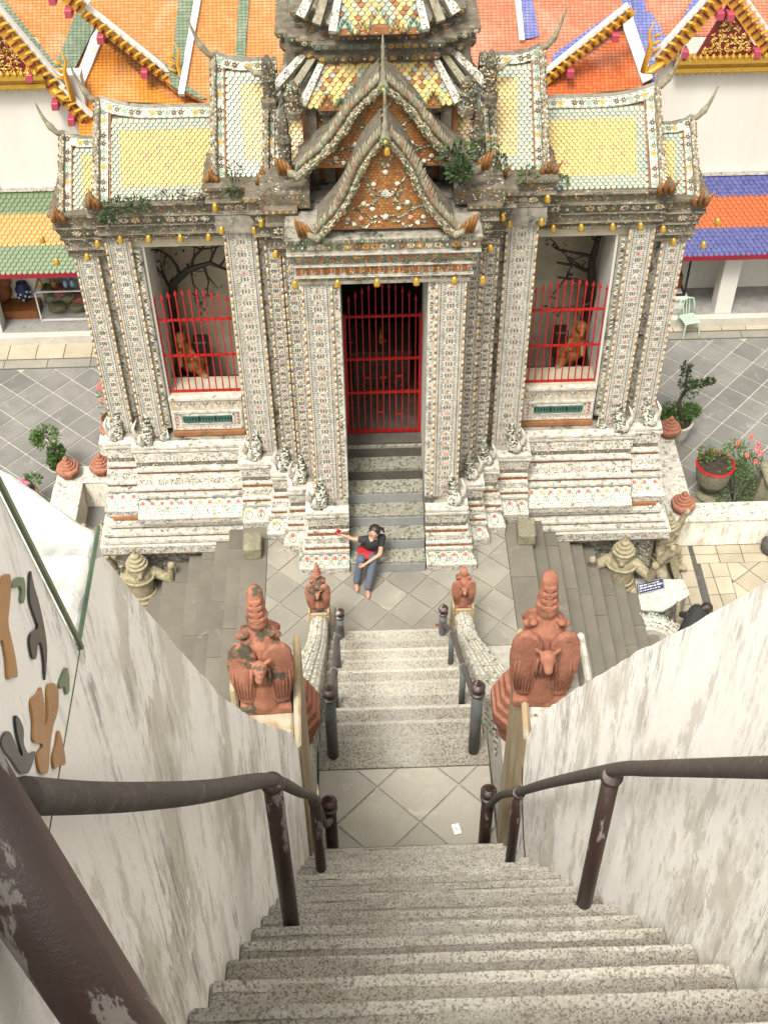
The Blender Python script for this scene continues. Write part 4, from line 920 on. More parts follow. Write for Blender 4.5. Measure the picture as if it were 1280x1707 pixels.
    for i in range(22):
        r_.chip('leaf', .03+i*.053, .56, .045, .010, 1.0 if i % 2 else -1.0, .010, C_YE if i % 4 < 2 else C_DK); r_.chip('disc', .055+i*.106 if i < 11 else .1, .50, .018, None, 0, .012, C_YE)
        r_.chip('disc', .05+i*.05, .625, .010, None, 0, .008, C_BR); r_.chip('leaf', .18+i*.038, .135, .014, .006, .7, .006, random.choice((C_YE, C_RD, C_DK)))
    r_.obj('mosaic', o)
    # red window grille
    gr = thing('window_grille', 'red painted steel grille with arrow tips in the %s window of the pavilion' % ('left' if sx < 0 else 'right'), 'grille', 'red window grilles')
    xa, xb = sorted((sx*2.31, sx*3.50))
    t = MB()
    for zz in (2.03, 2.76, 3.46): t = MB().box(xa, xb, 15.86, 15.885, zz-.018, zz+.018); t.obj('rail', 'redpaint', gr)
    for i in range(11):
        u = (i+.5)/11; x = xa+(xb-xa)*u; ht = 3.72+.26*math.sin(PI*(.12+.76*u)); t = MB(); t.box(x-.009, x+.009, 15.845, 15.862, 2.02, ht); t.add([(x-.030, 15.853, ht-.02), (x, 15.853, ht+.085), (x+.030, 15.853, ht-.02), (x, 15.84, ht-.005), (x, 15.866, ht-.005)], [(0, 3, 1), (3, 2, 1), (2, 4, 1), (4, 0, 1), (0, 4, 2, 3)])
        t.obj('bar', 'redpaint', gr)

# ---- rooms behind the windows and behind the gate
t = MB()
for sx in (-1, 1):
    t.box(*sorted((sx*2.0, sx*4.02)), 17.25, 17.4, 1.0, 5.3)          # back wall
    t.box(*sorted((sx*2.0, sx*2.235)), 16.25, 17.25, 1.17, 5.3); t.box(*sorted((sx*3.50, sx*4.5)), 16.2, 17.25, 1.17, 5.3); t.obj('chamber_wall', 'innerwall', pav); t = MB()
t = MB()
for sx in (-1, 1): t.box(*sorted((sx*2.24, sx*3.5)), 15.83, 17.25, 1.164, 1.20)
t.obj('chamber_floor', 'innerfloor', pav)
t = MB(); 
for sx in (-1, 1): t.box(*sorted((sx*.602, sx*.70)), 14.42, 15.5, 1.17, 5.3); 
t.obj('door_reveal', 'cleanwall', pav)
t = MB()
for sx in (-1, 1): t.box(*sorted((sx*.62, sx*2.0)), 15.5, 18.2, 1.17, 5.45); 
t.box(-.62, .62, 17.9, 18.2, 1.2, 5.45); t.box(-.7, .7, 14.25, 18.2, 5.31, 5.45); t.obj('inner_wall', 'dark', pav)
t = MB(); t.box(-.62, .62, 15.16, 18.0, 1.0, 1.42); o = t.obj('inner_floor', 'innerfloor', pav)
t = MB(); t.box(-.48, .48, 16.6, 17.3, 1.43, 2.1); t.box(-.52, .52, 16.55, 17.35, 2.1, 2.18); t.obj('altar', 'innerfloor', pav, bevel=.01)
t = MB(); t.lathe([(.05, 0), (.03, .05), (.045, .1), (.02, .16), (.03, .2), (.0, .28)], (0, 16.8, 2.19), 10); o = t.obj('altar_figurine', 'gold'); tag(o, 'tiny gold figurine on the altar behind the red door gate', 'figurine')
# ---- door steps
for k in range(6):
    z = .23*(k+1); y = 13.62+.30*k; yb = y+.30+(.3 if k == 5 else .012)
    o = rough_step(-.60, .60, y, yb, z-.235, z, 'doorstep' if True else '', pav, name='door_step', seed=50+k, am=.004)
    t = MB().box(-.597, .597, y-.010, y-.004+.02, z-.225, z-.045); t.obj('riser_face', 'riserblue' if k < 4 else 'innerfloor', o)
t = MB(); t.box(-.60, .60, 13.9, 15.4, -.3, .2); t.box(-.6, .6, 14.5, 15.4, .2, .62); t.box(-.6, .6, 15.10, 15.5, .6, 1.1); t.obj('door_step_core', 'groutd', pav)
# ---- red door gate
gt = thing('door_gate', 'tall red steel gate with pointed bars closing the pavilion doorway', 'gate')
for sx in (-1, 1): t = MB().box(*sorted((sx*.555, sx*.598)), 15.37, 15.42, 1.43, 3.85); t.obj('post', 'redpaint', gt)
for zz in (1.47, 2.30, 2.98, 3.80): t = MB().box(-.555, .555, 15.38, 15.41, zz-.022, zz+.022); t.obj('rail', 'redpaint', gt)
for i in range(11):
    x = -.50+i*.10; zt = 4.02+.34*math.sin(PI*(.08+.84*i/10)); t = MB(); t.box(x-.008, x+.008, 15.36, 15.378, 1.45, zt); t.add([(x-.026, 15.369, zt-.02), (x, 15.369, zt+.10), (x+.026, 15.369, zt-.02), (x, 15.355, zt-.0), (x, 15.383, zt-.0)], [(0, 3, 1), (3, 2, 1), (2, 4, 1), (4, 0, 1), (0, 4, 2, 3)])
    t.obj('bar', 'redpaint', gt)
for zz, xs in ((3.35, (-.05, .05)), (3.33, (-.52, -.46)), (2.62, (-.2, -.3)), (2.64, (.2, .3)), (2.62, (-.05, .05)), (1.9, (-.1, .0)), (1.85, (.2, .3))): t = MB().box(min(xs), max(xs), 15.36, 15.378, zz-.01, zz+.01); t.obj('link_bar', 'redpaint', gt)

# ---- naga foot scrolls at the bottom of the pilasters
def naga_foot(x, y, s, face=1, rot=0.0):
    t = MB(); pts = []; rr_ = []
    for i in range(15):
        u = i/14; pts.append((0, .06*math.sin(u*3)-.30*(1-u)**2*.6-.02, .02+.62*u**1.15)); rr_.append(.16*(1-u)**.8+.015)
    t.tube(pts, rr_, 8, flat=.8)
    M = Matrix.Translation((x, y, 1.16)) @ Matrix.Rotation(rot, 4, 'Z') @ Matrix.Scale(s, 4)
    t.tube([(0, -.22, .05), (0, -.30, .12), (0, -.36, .26), (0, -.31, .36)], [.10, .07, .045, .012], 7)
    t.tube([(face*.12, -.05, .02), (face*.2, -.16, .12), (face*.22, -.18, .34), (face*.16, -.10, .52)], [.07, .065, .035, .010], 7)
    t.v = [tuple(M @ V(q)) for q in t.v]; o = t.obj('foot_scroll', 'mortar', pav, smooth=True)
    r_ = Relief()
    for i in range(240):
        u = random.random(); a = random.uniform(-1.5, 1.5); j = int(u*13); p_ = V(pts[j]).lerp(V(pts[j+1]), u*13-j) if j < 13 else V(pts[13]); rad = rr_[j]
        nn = V((math.sin(a), -math.cos(a)*.8, .25)).normalized(); q = M @ (p_+nn*rad*.97); nw = (M.to_3x3() @ nn).normalized()
        r_.frame(q, V((nw.y, -nw.x, 0)), nw.cross(V((nw.y, -nw.x, 0)))*-1, nw); r_.chip(random.choice(('leaf', 'sq', 'disc')), 0, 0, .020, .010, random.uniform(-.6, .6), .007, random.choice((C_DK, C_DK, C_W, C_GR, C_W)))
    r_.obj('mosaic', o)
for sx in (-1, 1):
    for (x, y, s, f) in ((1.02, 14.15, .80, 1), (1.34, 14.69, .72, 1), (1.60, 15.0, .68, 1), (2.08, 15.3, .78, 1), (3.90, 15.72, .82, 1), (4.40, 15.86, .78, 1), (3.62, 15.74, .42, -1)):
        naga_foot(sx*x, y, s, sx*f, R(22*sx))
# ---- entablatures: swept mouldings with mosaic rows
def entab(name, plan, z0, prof, pats, mat='mortar_mid', parent=pav, rmat='shard_old'):
    """prof: (offset, dz) from the bottom; pats: (index of segment, pattern, kwargs)"""
    t = MB(); t.sweep(plan, [(-.25, z0)]+[(d, z0+h) for d, h in prof]+[(-.35, z0+prof[-1][1])]); o = t.obj(name, mat, parent)
    r_ = Relief()
    for i, pat, kw in pats: relief_on_plan(r_, plan, prof[i][0], z0+prof[i][1], z0+prof[i+1][1], pat, off1=prof[i+1][0], **kw)
    r_.obj('mosaic', o, rmat)
    t = MB()
    for i in range(len(prof)-1):
        if abs(prof[i+1][1]-prof[i][1]) < .05 and prof[i][0] >= .06 and abs(prof[i+1][0]-prof[i][0]) < .005: t.sweep(plan, [(prof[i][0]-.01, z0+prof[i][1]+.012), (prof[i][0]+.006, z0+prof[i][1]+.012), (prof[i+1][0]+.006, z0+prof[i+1][1]-.006), (prof[i+1][0]-.01, z0+prof[i+1][1]-.006)])
    if t.v: t.obj('white_ledge', 'whiteedge' if rmat == 'shard' else 'mortar_mid', o)
    return o
LC = dict(dens=800, size=.017, cols=((C_DK, .30), (C_GR, .22), (C_W, .22), (C_BR, .14), (C_YE, .06), (C_TU, .06)))
LB = dict(dens=800, size=.018, cols=((C_BR, .30), (C_GR, .25), (C_W, .15), (C_DK, .15), (C_YE, .15)))
porch = [(-1.12, 15.2), (-1.12, 14.15), (1.12, 14.15), (1.12, 15.2)]
PR_P = [(.0, 0), (.04, .02), (.04, .06), (.02, .07), (.03, .13), (.07, .14), (.07, .17), (.05, .18), (.06, .32), (.09, .33), (.09, .36), (.07, .37), (.13, .54), (.15, .55), (.15, .59), (.12, .60), (.14, .75), (.17, .76), (.17, .81), (.15, .83)]
entab('porch_entablature', porch, 5.30, PR_P, [(3, 'rosettes', dict(p=.05)), (7, 'lace', LC), (7, 'dentils', dict(p=.13)), (11, 'goblets', dict(p=.15)), (11, 'lace', LB), (15, 'rosettes', dict(p=.12, cols=(C_BR, C_YE, C_GR, C_CR))), (17, 'rosettes', dict(p=.07, cols=(C_DK, C_GR)))], 'mortar_mid', rmat='shard')
for sx in (-1, 1):
    for nm, plan, z0, prof in (('body_entablature', [(1.12, 14.68), (1.40, 14.68), (1.40, 14.98), (1.66, 14.98), (1.66, 15.28), (2.24, 15.28), (2.24, 16.2)], 5.42, PR_P),
                               ('wing_entablature', [(2.24, 15.70), (3.98, 15.70), (3.98, 15.84)], 5.05, [(d, h*.86) for d, h in PR_P]),
                               ('corner_entablature', [(3.98, 15.84), (4.54, 15.84), (4.54, 17.4)], 4.70, PR_P)):
        pl2 = plan if sx > 0 else mir(plan)
        entab(nm, pl2, z0, prof, [(0, 'lace', LC), (1, 'lace', LC), (5, 'lace', LC), (9, 'lace', LC), (13, 'lace', LB), (3, 'rosettes', dict(p=.05)), (7, 'lace', LC), (11, 'lace', LB), (11, 'rosettes', dict(p=.16, cols=(C_CR, C_W, C_GR))), (15, 'lace', LB), (17, 'rosettes', dict(p=.09, cols=(C_DK, C_GR, C_YE)))], 'mortar_dark')
# solid mass above the columns
t = MB(); t.box(-1.15, 1.15, 14.3, 16.5, 5.45, 6.12)
for sx in (-1, 1): t.box(*sorted((sx*1.1, sx*2.30)), 15.2, 17.6, 5.45, 6.20); t.box(*sorted((sx*2.22, sx*4.0)), 15.9, 17.3, 5.08, 5.70); t.box(*sorted((sx*3.95, sx*4.6)), 16.0, 17.3, 4.72, 5.48)
t.obj('attic', 'mortar_mid', pav)

# ---- golden bells under the eaves
bm_ = MB(); bm_.lathe([(.008, .075), (.02, .07), (.034, .045), (.040, .0), (.046, -.03), (.040, -.035)], (0, 0, 0), 10); bell_me = bm_.mesh('bell', 'gold', True)
def bell(x, y, z): o = link('bell', bell_me, pav); o.location = (x, y, z)
for x in (-1.18, -.62, -.10, .42, .92, 1.30): bell(x, 13.86, 5.50)
for sx in (-1, 1):
    for x in (2.45, 2.85, 3.3, 3.7): bell(sx*x, 15.44, 5.22)
    bell(sx*2.2, 15.0, 5.62); bell(sx*2.25, 14.98, 6.0); bell(sx*1.62, 14.72, 5.9); bell(sx*1.75, 14.98, 5.62); bell(sx*1.44, 14.4, 5.62)
    bell(sx*4.05, 15.50, 5.12); bell(sx*4.25, 15.56, 4.86); bell(sx*4.72, 15.62, 4.75); bell(sx*4.85, 15.6, 5.15)

# ---- fish scale tiles
def tile_mesh(w_, h_, th_, name, mat):
    t = MB(); pts = [(-w_/2, h_*.5), (-w_/2, -h_*.12)]+[(w_/2*math.cos(a), -h_*.12+h_*.42*math.sin(a)) for a in [PI*1.0+PI*i/6 for i in range(1, 6)]]+[(w_/2, -h_*.12), (w_/2, h_*.5)]
    n_ = len(pts); t.add([(x, y, -th_) for x, y in pts]+[(x*.97, y, .0 if y > 0 else th_*.2) for x, y in pts], [tuple(range(n_, 2*n_))]+[(i, (i+1) % n_, n_+(i+1) % n_, n_+i) for i in range(n_)])
    return t.mesh(name, mat), t
def tile_field(roof, O, U, W_, wid, length, tw, row, pick, maxparts=300, shape=None, parent_stuff=None, gap=.88):
    """O lower left corner, U across, W_ up the slope; tiles overlap row on row. pick(u, v) -> material name"""
    U = V(U).normalized(); W_ = V(W_).normalized(); N = U.cross(W_); th_ = .022; cache = {}; nparts = 0; rest = MB(); rest_m = []; mats = []
    rows = int(length/row); cols = int(wid/tw)
    tilt = math.atan2(th_*.9, row)
    Wt = (W_*math.cos(tilt)-N*math.sin(tilt)).normalized(); Nt = U.cross(Wt); B = Matrix((U, Wt, Nt)).transposed()
    for j in range(rows):
        for i in range(cols+1):
            u = (i+(.5 if j % 2 else 0))*tw
            if u > wid-tw*.3 or u < tw*.2: continue
            if shape and not shape(u, j*row): continue
            mname = pick(u/wid, j/rows); P_ = V(O)+U*u+W_*(j*row+row*.5)+N*(.016+random.uniform(0, .003))
            if nparts < maxparts:
                if mname not in cache: cache[mname] = tile_mesh(tw*gap, row*1.9, th_, 'tile', mname)[0]
                o = link('tile', cache[mname], roof); M = (B @ Matrix.Rotation(random.uniform(-.04, .04), 3, 'Z')).to_4x4(); M.translation = P_; o.matrix_local = M; nparts += 1
            else:
                _, tt = TCACHE.get((tw, row)) or TCACHE.setdefault((tw, row), tile_mesh(tw*gap, row*2.0, th_, 'tile', 'tile_y1'))
                if mname not in mats: mats.append(mname)
                rest.k = mats.index(mname); Br = B @ Matrix.Rotation(random.uniform(-.04, .04), 3, 'Z'); rest.add([Br @ V(q)+P_ for q in tt.v], tt.f)
    if rest.v: rest.obj('tiles', mats, roof, kind='stuff')
TCACHE = {}
def pick_wing(margin_u=.12, margin_v=.14, weather=.05, side=1):
    def f(u, v):
        uu = u if side > 0 else 1-u
        if uu > 1-margin_u or v > 1-margin_v or v < margin_v*1.05 or (margin_u > .2 and uu < 0): return 'tile_w' if random.random() < .82 else 'tile_g'
        r_ = random.random()
        return 'tile_b' if r_ < weather else 'tile_y2' if r_ < .35 else 'tile_y1'
    return f
def slope_frame(p0, p1, x0, x1):
    """roof plane seen from the front: p0=(y,z) eave, p1=(y,z) ridge"""
    d = V((0, p1[0]-p0[0], p1[1]-p0[1])); return V((x0, p0[0], p0[1])), d.length, d.normalized()
def side_roof(name, x_in, x_out, eave, ridge, sx, tw, row, bw=.13, weather=.05, maxparts=300, finial_h=.75, lift=.10, taper=.12, rough_bottom=True):
    xa, xb = sorted((sx*x_in, sx*x_out)); O, L, W_ = slope_frame(eave, ridge, xa, xb); N = V((1, 0, 0)).cross(W_)
    K = 12; t = MB()
    # slab, with the ridge line rising towards the outer end and the outer edge leaning out
    def pt(u, v, d=0):            # u 0 inner .. 1 outer, v 0 eave .. 1 ridge
        x = sx*(x_in+(x_out-x_in)*u-taper*v*u*.6); up_ = lift*max(0, u-.55)**2/.2*v
        q = V((x, eave[0], eave[1]))+W_*(L*v+up_); return q+N*d
    vs = []; 
    for i in range(K+1):
        for v in (0, 1): vs += [pt(i/K, v, 0), pt(i/K, v, -.10)]
    fs = []
    for i in range(K):
        a = i*4; b_ = a+4; fs += [(a, b_, b_+2, a+2), (a+1, a+3, b_+3, b_+1), (a+2, b_+2, b_+3, a+3), (a, a+1, b_+1, b_)]
    fs += [(0, 2, 3, 1), (K*4, K*4+1, K*4+3, K*4+2)]
    t.add(vs, fs); roof = t.obj(name, 'mortar_dark', pav)
    # back slope
    t = MB(); t.add([pt(0, 1, 0), pt(1, 1, 0), (sx*x_out, 2*ridge[0]-eave[0], eave[1]), (sx*x_in, 2*ridge[0]-eave[0], eave[1])], [(0, 1, 2, 3)]); t.obj('back_slope', 'tile_y2', roof)
    # gable wall at the outer end
    t = MB(); e = pt(.97, 0, -.02); t.add([e, pt(.97, 1, -.02), (e.x, 2*ridge[0]-eave[0], eave[1])], [(0, 1, 2)]); t.obj('gable_wall', 'mortar_mid', roof)
    # frame border: ridge band and outer verge band
    t = MB()
    for i in range(K):
        a, b_ = i/K, (i+1)/K; t.add([pt(a, 1.0, .045), pt(b_, 1.0, .045), pt(b_, 1-bw*1.05/L, .045), pt(a, 1-bw*1.05/L, .045), pt(a, 1-bw*1.05/L, 0), pt(b_, 1-bw*1.05/L, 0)], [(0, 3, 2, 1), (3, 4, 5, 2)])
        t.add([pt(a, 1.0, -.12), pt(b_, 1.0, -.12), pt(b_, 1.03, .10), pt(a, 1.03, .10), pt(a, 1.0, .045), pt(b_, 1.0, .045)], [(0, 1, 2, 3), (3, 2, 5, 4)])
    ub = 1-bw/(x_out-x_in)
    t.add([pt(ub, 0, .04), pt(1, 0, .04), pt(1, 1, .04), pt(ub, 1, .04), pt(ub, 0, 0), pt(ub, 1, 0)], [(0, 1, 2, 3), (0, 3, 5, 4)])
    bd = t.obj('border_band', 'mortar', roof)
    r_ = Relief()
    cl = (C_DK, C_TU, C_GR, C_YE, C_W, C_DK)
    p0 = pt(0, 1-bw*.55/L, .046); p1 = pt(.55, 1-bw*.55/L, .046); LL = (x_out-x_in)
    n_ = int(LL/.10)
    for i in range(n_):
        q = pt((i+.5)/n_, 1-bw*.52/L, .047); r_.frame(q, (1, 0, 0), W_, N); c_ = cl[i % 6]
        for j in range(6): a = PI*j/3+.2; r_.chip('leaf', math.cos(a)*.026, math.sin(a)*.026, .020, .014, a, .014, c_)
        r_.chip('disc', 0, 0, .014, None, 0, .02, C_YE); r_.chip('leaf', .05, .02, .02, .008, .8, .006, C_DK)
        r_.chip('leaf', .0, .055, .045, .006, 0, .006, C_GR); r_.chip('leaf', .0, -.058, .045, .006, 0, .006, C_GR)
    n_ = int(L/.10)
    for i in range(n_):
        q = pt((ub+1)/2, (i+.5)/n_*.92, .041); r_.frame(q, (1, 0, 0), W_, N); c_ = cl[(i*5+1) % 6]
        for j in range(6): a = PI*j/3+.2; r_.chip('leaf', math.cos(a)*.024, math.sin(a)*.024, .019, .013, a, .014, c_)
        r_.chip('disc', 0, 0, .013, None, 0, .02, C_YE); r_.chip('leaf', -.045, 0, .045, .006, PI/2, .006, C_GR); r_.chip('leaf', .045, 0, .045, .006, PI/2, .006, C_GR); r_.chip('leaf', .01, .05, .018, .008, .9, .006, C_DK)
    r_.obj('mosaic', bd, 'shard')
    # fillet round the tiles
    t = MB(); fb = .012
    t.tube([pt(0, 1-bw*1.10/L, .03), pt(ub-.02, 1-bw*1.10/L, .03)], fb, 5); t.tube([pt(ub-.015, 0.0, .03), pt(ub-.015, 1-bw*1.1/L, .03)], fb, 5); t.obj('tile_fillet', 'ochre', roof)
    # tiles
    wid = (x_out-x_in)*ub-.02; Ltile = L-bw*1.15
    O_ = V((xa if sx > 0 else xb-wid, eave[0], eave[1]))+W_*.02
    if sx > 0: O_ = V((sx*x_in, eave[0], eave[1]))+W_*.02
    else: O_ = V((-x_in-wid, eave[0], eave[1]))+W_*.02
    shape = lambda u, v: (u if sx > 0 else wid-u) < wid-taper*(v/L)*.6*.8
    tile_field(roof, O_, (1, 0, 0), W_, wid, Ltile, tw, row, pick_wing(.12 if x_out-x_in > 1 else .32, .13, weather, sx), maxparts, shape)
    # bargeboard: scaly serpent body down the verge, running up into a curved horn
    pts = []; rr_ = []
    for i in range(26):
        u = i/25; q = pt(1.0, u*1.0, .05)+V((sx*.03, -.02, .0)); pts.append(q); rr_.append(.055-.008*u+.006*math.sin(u*30))
    tip = pts[-1]; 
    for i in range(1, 13):
        u = i/12; pts.append(tip+V((sx*(.02+.26*u**1.3+(.05*math.sin(u*PI*1.0)) ), -.05+.02*u, .10*u+finial_h*u**1.5*1.0))); rr_.append(.038*(1-u)**.8+.006+(.018*math.exp(-((u-.35)/.08)**2)))
    t = MB(); t.tube(pts, rr_, 9); bo = t.obj('bargeboard', simple('worn_grey_green_stone', (.34, .31, .22), (.20, .18, .12), 15, .85, bmp=.9, patch=(.09, .08, .05), pthr=(.56, .66), pscale=12) if 'bb' not in MT else MT['bb'], roof, smooth=True)
    MT.setdefault('bb', bo.data.materials[0])

    r_ = Relief()
    for i in range(25):
        for j in range(3):
            q = pts[i]; r_.frame(q+N*rr_[i]*.9+V((sx*(j-1)*.03, 0, 0)), (1, 0, 0), W_, N); r_.chip('leaf', 0, (j % 2)*.02, .020, .013, PI/2, .016, random.choice((C_CR, C_DK, C_W, C_BR)))
    r_.obj('scales', bo, 'shard_old')
    # flame shaped antefix at the foot of the verge
    t = MB()
    for a, (dx, hh) in enumerate(((-.07, .20), (0, .32), (.08, .24))): q = pt(1, 0, .06)+V((sx*(.05+dx), -.05, -.06)); t.tube([q, q+V((dx*.3, -.03, hh*.5)), q+V((dx*.9+sx*.03, -.05, hh))], [.05, .035, .006], 6)
    t.obj('antefix', 'ochrefig', roof, smooth=True)
    return roof
for sx in (-1, 1):
    side_roof('wing_roof', 2.20, 3.93, (15.58, 5.76), (16.42, 6.70), sx, .0765, .046, finial_h=.50, lift=.14, weather=.05 if sx < 0 else .04)
    side_roof('corner_roof', 3.90, 4.50, (15.74, 5.45), (16.42, 6.26), sx, .072, .046, weather=.10, maxparts=100, finial_h=.42, bw=.11)
    side_roof('inner_roof', 1.35, 2.22, (15.35, 6.24), (16.10, 7.52), sx, .075, .046, weather=.12, maxparts=200, finial_h=.48, bw=.11)
    # the roof piece beside the tower, stepping up again
    side_roof('tower_side_roof', .95, 1.52, (15.25, 6.28), (15.85, 7.35), sx, .075, .050, weather=.3, maxparts=100, finial_h=.05, bw=.08)

# ---- front gables: porch gable and the taller one behind it
def gable(name, yf, zb, hw, zt, depth, thick, pcol, zoff=0.0, tiles=True):
    """gable end facing the stairs: curved serpent bargeboards, filled panel, little tiled roof running back"""
    xc = .03
    def curve(s, n_=22):
        P = []
        for i in range(n_+1):
            u = i/n_; x = hw*(1-u)**1.0; # kinked, concave outline
            x = hw*((1-u)**1.15)+.06*math.sin(u*PI*2)*(-1)
            z = zb+(zt-zb)*(u**.92); P.append(V((xc+s*x, yf, z)))
        return P
    root = None
    pl_ = curve(1); pr2 = curve(-1)
    t = MB(); poly = [V((p.x, yf+.10, p.z)) for p in pl_]+[V((p.x, yf+.10, p.z)) for p in pr2[::-1]][1:]
    poly = poly[::-1]
    # fan to a low centre point
    c_ = V((xc, yf+.10, zb)); k_ = len(poly); t.add(poly+[c_], [(i, i+1, k_) for i in range(k_-1)]); root = t.obj(name, 'ochre', pav)
    # lattice and flowers on the panel
    r_ = Relief().frame((xc, yf+.098, zb), (1, 0, 0), (0, 0, 1))
    H_ = zt-zb
    inside = lambda u, v: 0 < v < H_*.92 and abs(u) < hw*(1-v/H_)**1.15-.07
    for i in range(-22, 23):
        for j in range(0, 34):
            u, v = i*.05+(j % 2)*.025, j*.042
            if inside(u, v): r_.chip('dm', u, v, .021, .018, 0, .006, random.choice((hexc('a86c2c'), hexc('b98340'), hexc('8f5527'), hexc('9c7a35'))), .15)
    def flower(u, v, s_, c1, c2=C_YE):
        for ring, (rr2, m_) in enumerate(((.034, 8), (.018, 6))):
            for j in range(m_): a = 2*PI*j/m_+ring; r_.chip('leaf', u+math.cos(a)*rr2*s_, v+math.sin(a)*rr2*s_, .024*s_, .015*s_, a, .026+.016*ring, c1)
        r_.chip('disc', u, v, .012*s_, None, 0, .05, c2)
    rnd_ = random.Random(5)
    flower(0, H_*.38, 1.15, C_W); flower(0, H_*.13, .85, C_W); flower(0, H_*.60, .65, C_W)
    for sx in (-1, 1):
        for (u, v) in ((.18, .22), (.34, .12), (.30, .28), (.52, .12), (.16, .48), (.44, .06)): 
            if inside(sx*u*hw*1.1, v*H_): flower(sx*u*hw*1.1, v*H_, .62, C_W if u != .34 else C_PK)
        for (x0, z0_, x1, z1_) in ((0, .10, .55, .22), (0, .30, .32, .55), (.05, .38, .40, .20), (0, .62, .12, .78), (.1, .05, .62, .04), (.25, .45, .10, .25)):
            for i in range(26):
                u = i/25; a, b_ = sx*hw*(x0+(x1-x0)*u+.03*math.sin(u*9)), H_*(z0_+(z1_-z0_)*u+.03*math.sin(u*8+1))
                if inside(a, b_): r_.chip('leaf', a, b_, .024, .010, sx*math.atan2((z1_-z0_)*H_, (x1-x0)*hw)+rnd_.uniform(-.8, .8), .022, rnd_.choice((C_GR, C_DK, C_GR, C_W, C_TU)))
    r_.obj('pediment_mosaic', root)
    # tiled roof planes running back
    for s in (-1, 1):
        P = curve(s); t = MB(); vs = []
        for p in P: vs += [V((p.x+s*.04, yf+.02, p.z+.03)), V((p.x+s*.04, yf+depth, p.z+.03)), V((p.x, yf+.02, p.z-.05)), V((p.x, yf+depth, p.z-.05))]
        fs = [(i*4, i*4+4, i*4+5, i*4+1) for i in range(len(P)-1)]+[(i*4+2, i*4+3, i*4+7, i*4+6) for i in range(len(P)-1)]
        t.add(vs, fs); o = t.obj('roof_plane', 'mortar_dark', root)
        if tiles:
            a, b_ = P[2], P[-4]; W_ = V((b_.x-a.x, 0, b_.z-a.z)); L = W_.length; U_ = V((0, -s, 0))
            O_ = V((a.x+s*.06, (yf+depth) if s > 0 else yf+.06, a.z+.035)); r2 = L/int(L/.06); 
            # rows follow the curved slope
            cols = int((depth-.1)/.075); mm = {k: tile_mesh(.072, .12, .014, 'tile', k)[0] for k in ('tile_y1', 'tile_y2', 'tile_b')}
            K2 = int(L/.06)
            for j in range(K2):
                u = .06+.86*j/K2; f = u*22; i0 = int(f); p = P[i0].lerp(P[i0+1], f-i0); Wl = (P[i0+1]-P[i0]).normalized(); Nl = U_.cross(Wl)
                if Nl.z < 0: Nl = -Nl
                for i in range(cols):
                    q = p+Nl*.035+V((0, .08+(i+(.5 if j % 2 else 0))*.075, 0)); Wt = (Wl-Nl*.22).normalized(); B = Matrix((Wt.cross(Nl).normalized(), Wt, Nl)).transposed().to_4x4(); B.translation = q
                    oo = link('tile', mm[random.choice(('tile_y1', 'tile_y1', 'tile_y2', 'tile_b' if random.random() < .3 else 'tile_y2'))], root); oo.matrix_local = B
        # serpent bargeboard
        pts = [V((p.x, yf, p.z)) for p in P]; e = pts[0]
        pre = [e+V((s*.16, -.04, .13)), e+V((s*.13, -.05, .03)), e+V((s*.05, -.04, -.02))]; pts = pre+pts; rr_ = [.02, thick*.7, thick]+[thick*(1-.25*i/23)+.008*math.sin(i*1.4) for i in range(len(pts)-3)]
        t = MB(); t.tube(pts, rr_, 10); bo = t.obj('bargeboard', MT['bb'], root, smooth=True)
        r_ = Relief()
        for i in range(2, len(pts)-1):
            d = (pts[i+1]-pts[i]); Ld = d.length; d.normalize(); nn = V((-d.z, 0, d.x)); nn = nn if nn.z > 0 else -nn
            for m_ in range(max(1, int(Ld/.028))):
                q = pts[i]+d*(m_*.028)
                for j in range(-2, 3):
                    a = j*.42; no = (V((0, -1, 0))*math.cos(a)+nn*math.sin(a)); r_.frame(q+no*rr_[i]*.98, d, no.cross(d)*-1, no); r_.chip('leaf', (j % 2)*.014, 0, .017, .012, 0, .014, random.choice((C_CR, C_GR, C_CR, C_BR, C_DK, hexc('8f8a5e'))))
        r_.obj('scales', bo, 'shard')
        # crest of flame leaves
        t = MB(); t2 = MB(); 
        for i in range(0, 84):
            u = i/84; f = u*22; i0 = int(f); p = P[i0].lerp(P[i0+1], f-i0); Wl = (P[i0+1]-P[i0]).normalized(); Nl = V((-Wl.z, 0, Wl.x)); Nl = Nl if Nl.z > 0 else -Nl
            q = p+Nl*thick*.8+V((0, -.03, 0)); hh = random.uniform(.085, .13)*(1.05-.3*abs(u-.5)); (t if random.random() < .5 else t2).tube([q, q+Nl*hh*.5+Wl*.035+V((0, -.02, 0)), q+Nl*hh+Wl*.10], [.024, .026, .005], 6, flat=.7)
        t.obj('crest', 'crest_b', root, smooth=True, kind='stuff'); t2.obj('crest', 'crest_a', root, smooth=True, kind='stuff')
        # flame tails at the foot
        t = MB()
        for a in range(4): q = e+V((s*(.10+.05*a), -.03, .0)); t.tube([q, q+V((s*.04, -.02, .10+.03*a)), q+V((s*.07, -.02, .20+.035*a))], [.035, .03, .006], 6)
        t.obj('antefix', 'ochrefig', root, smooth=True)
    # apex: boss and spike
    t = MB(); c_ = V((xc, yf-.02, zt)); t.lathe([(.07, -.08), (.085, -.02), (.06, .05), (.035, .10), (.042, .16), (.024, .22), (.022, .40), (.016, .55), (.005, .64)], c_, 10); o = t.obj('apex_spike', MT['bb'], root, smooth=True)
    r_ = Relief(); r_.frame(c_+V((0, -.12, 0)), (1, 0, 0), (0, 0, 1)); 
    for j in range(8): a = 2*PI*j/8; r_.chip('leaf', math.cos(a)*.045, math.sin(a)*.045, .03, .018, a, .02, C_GR)
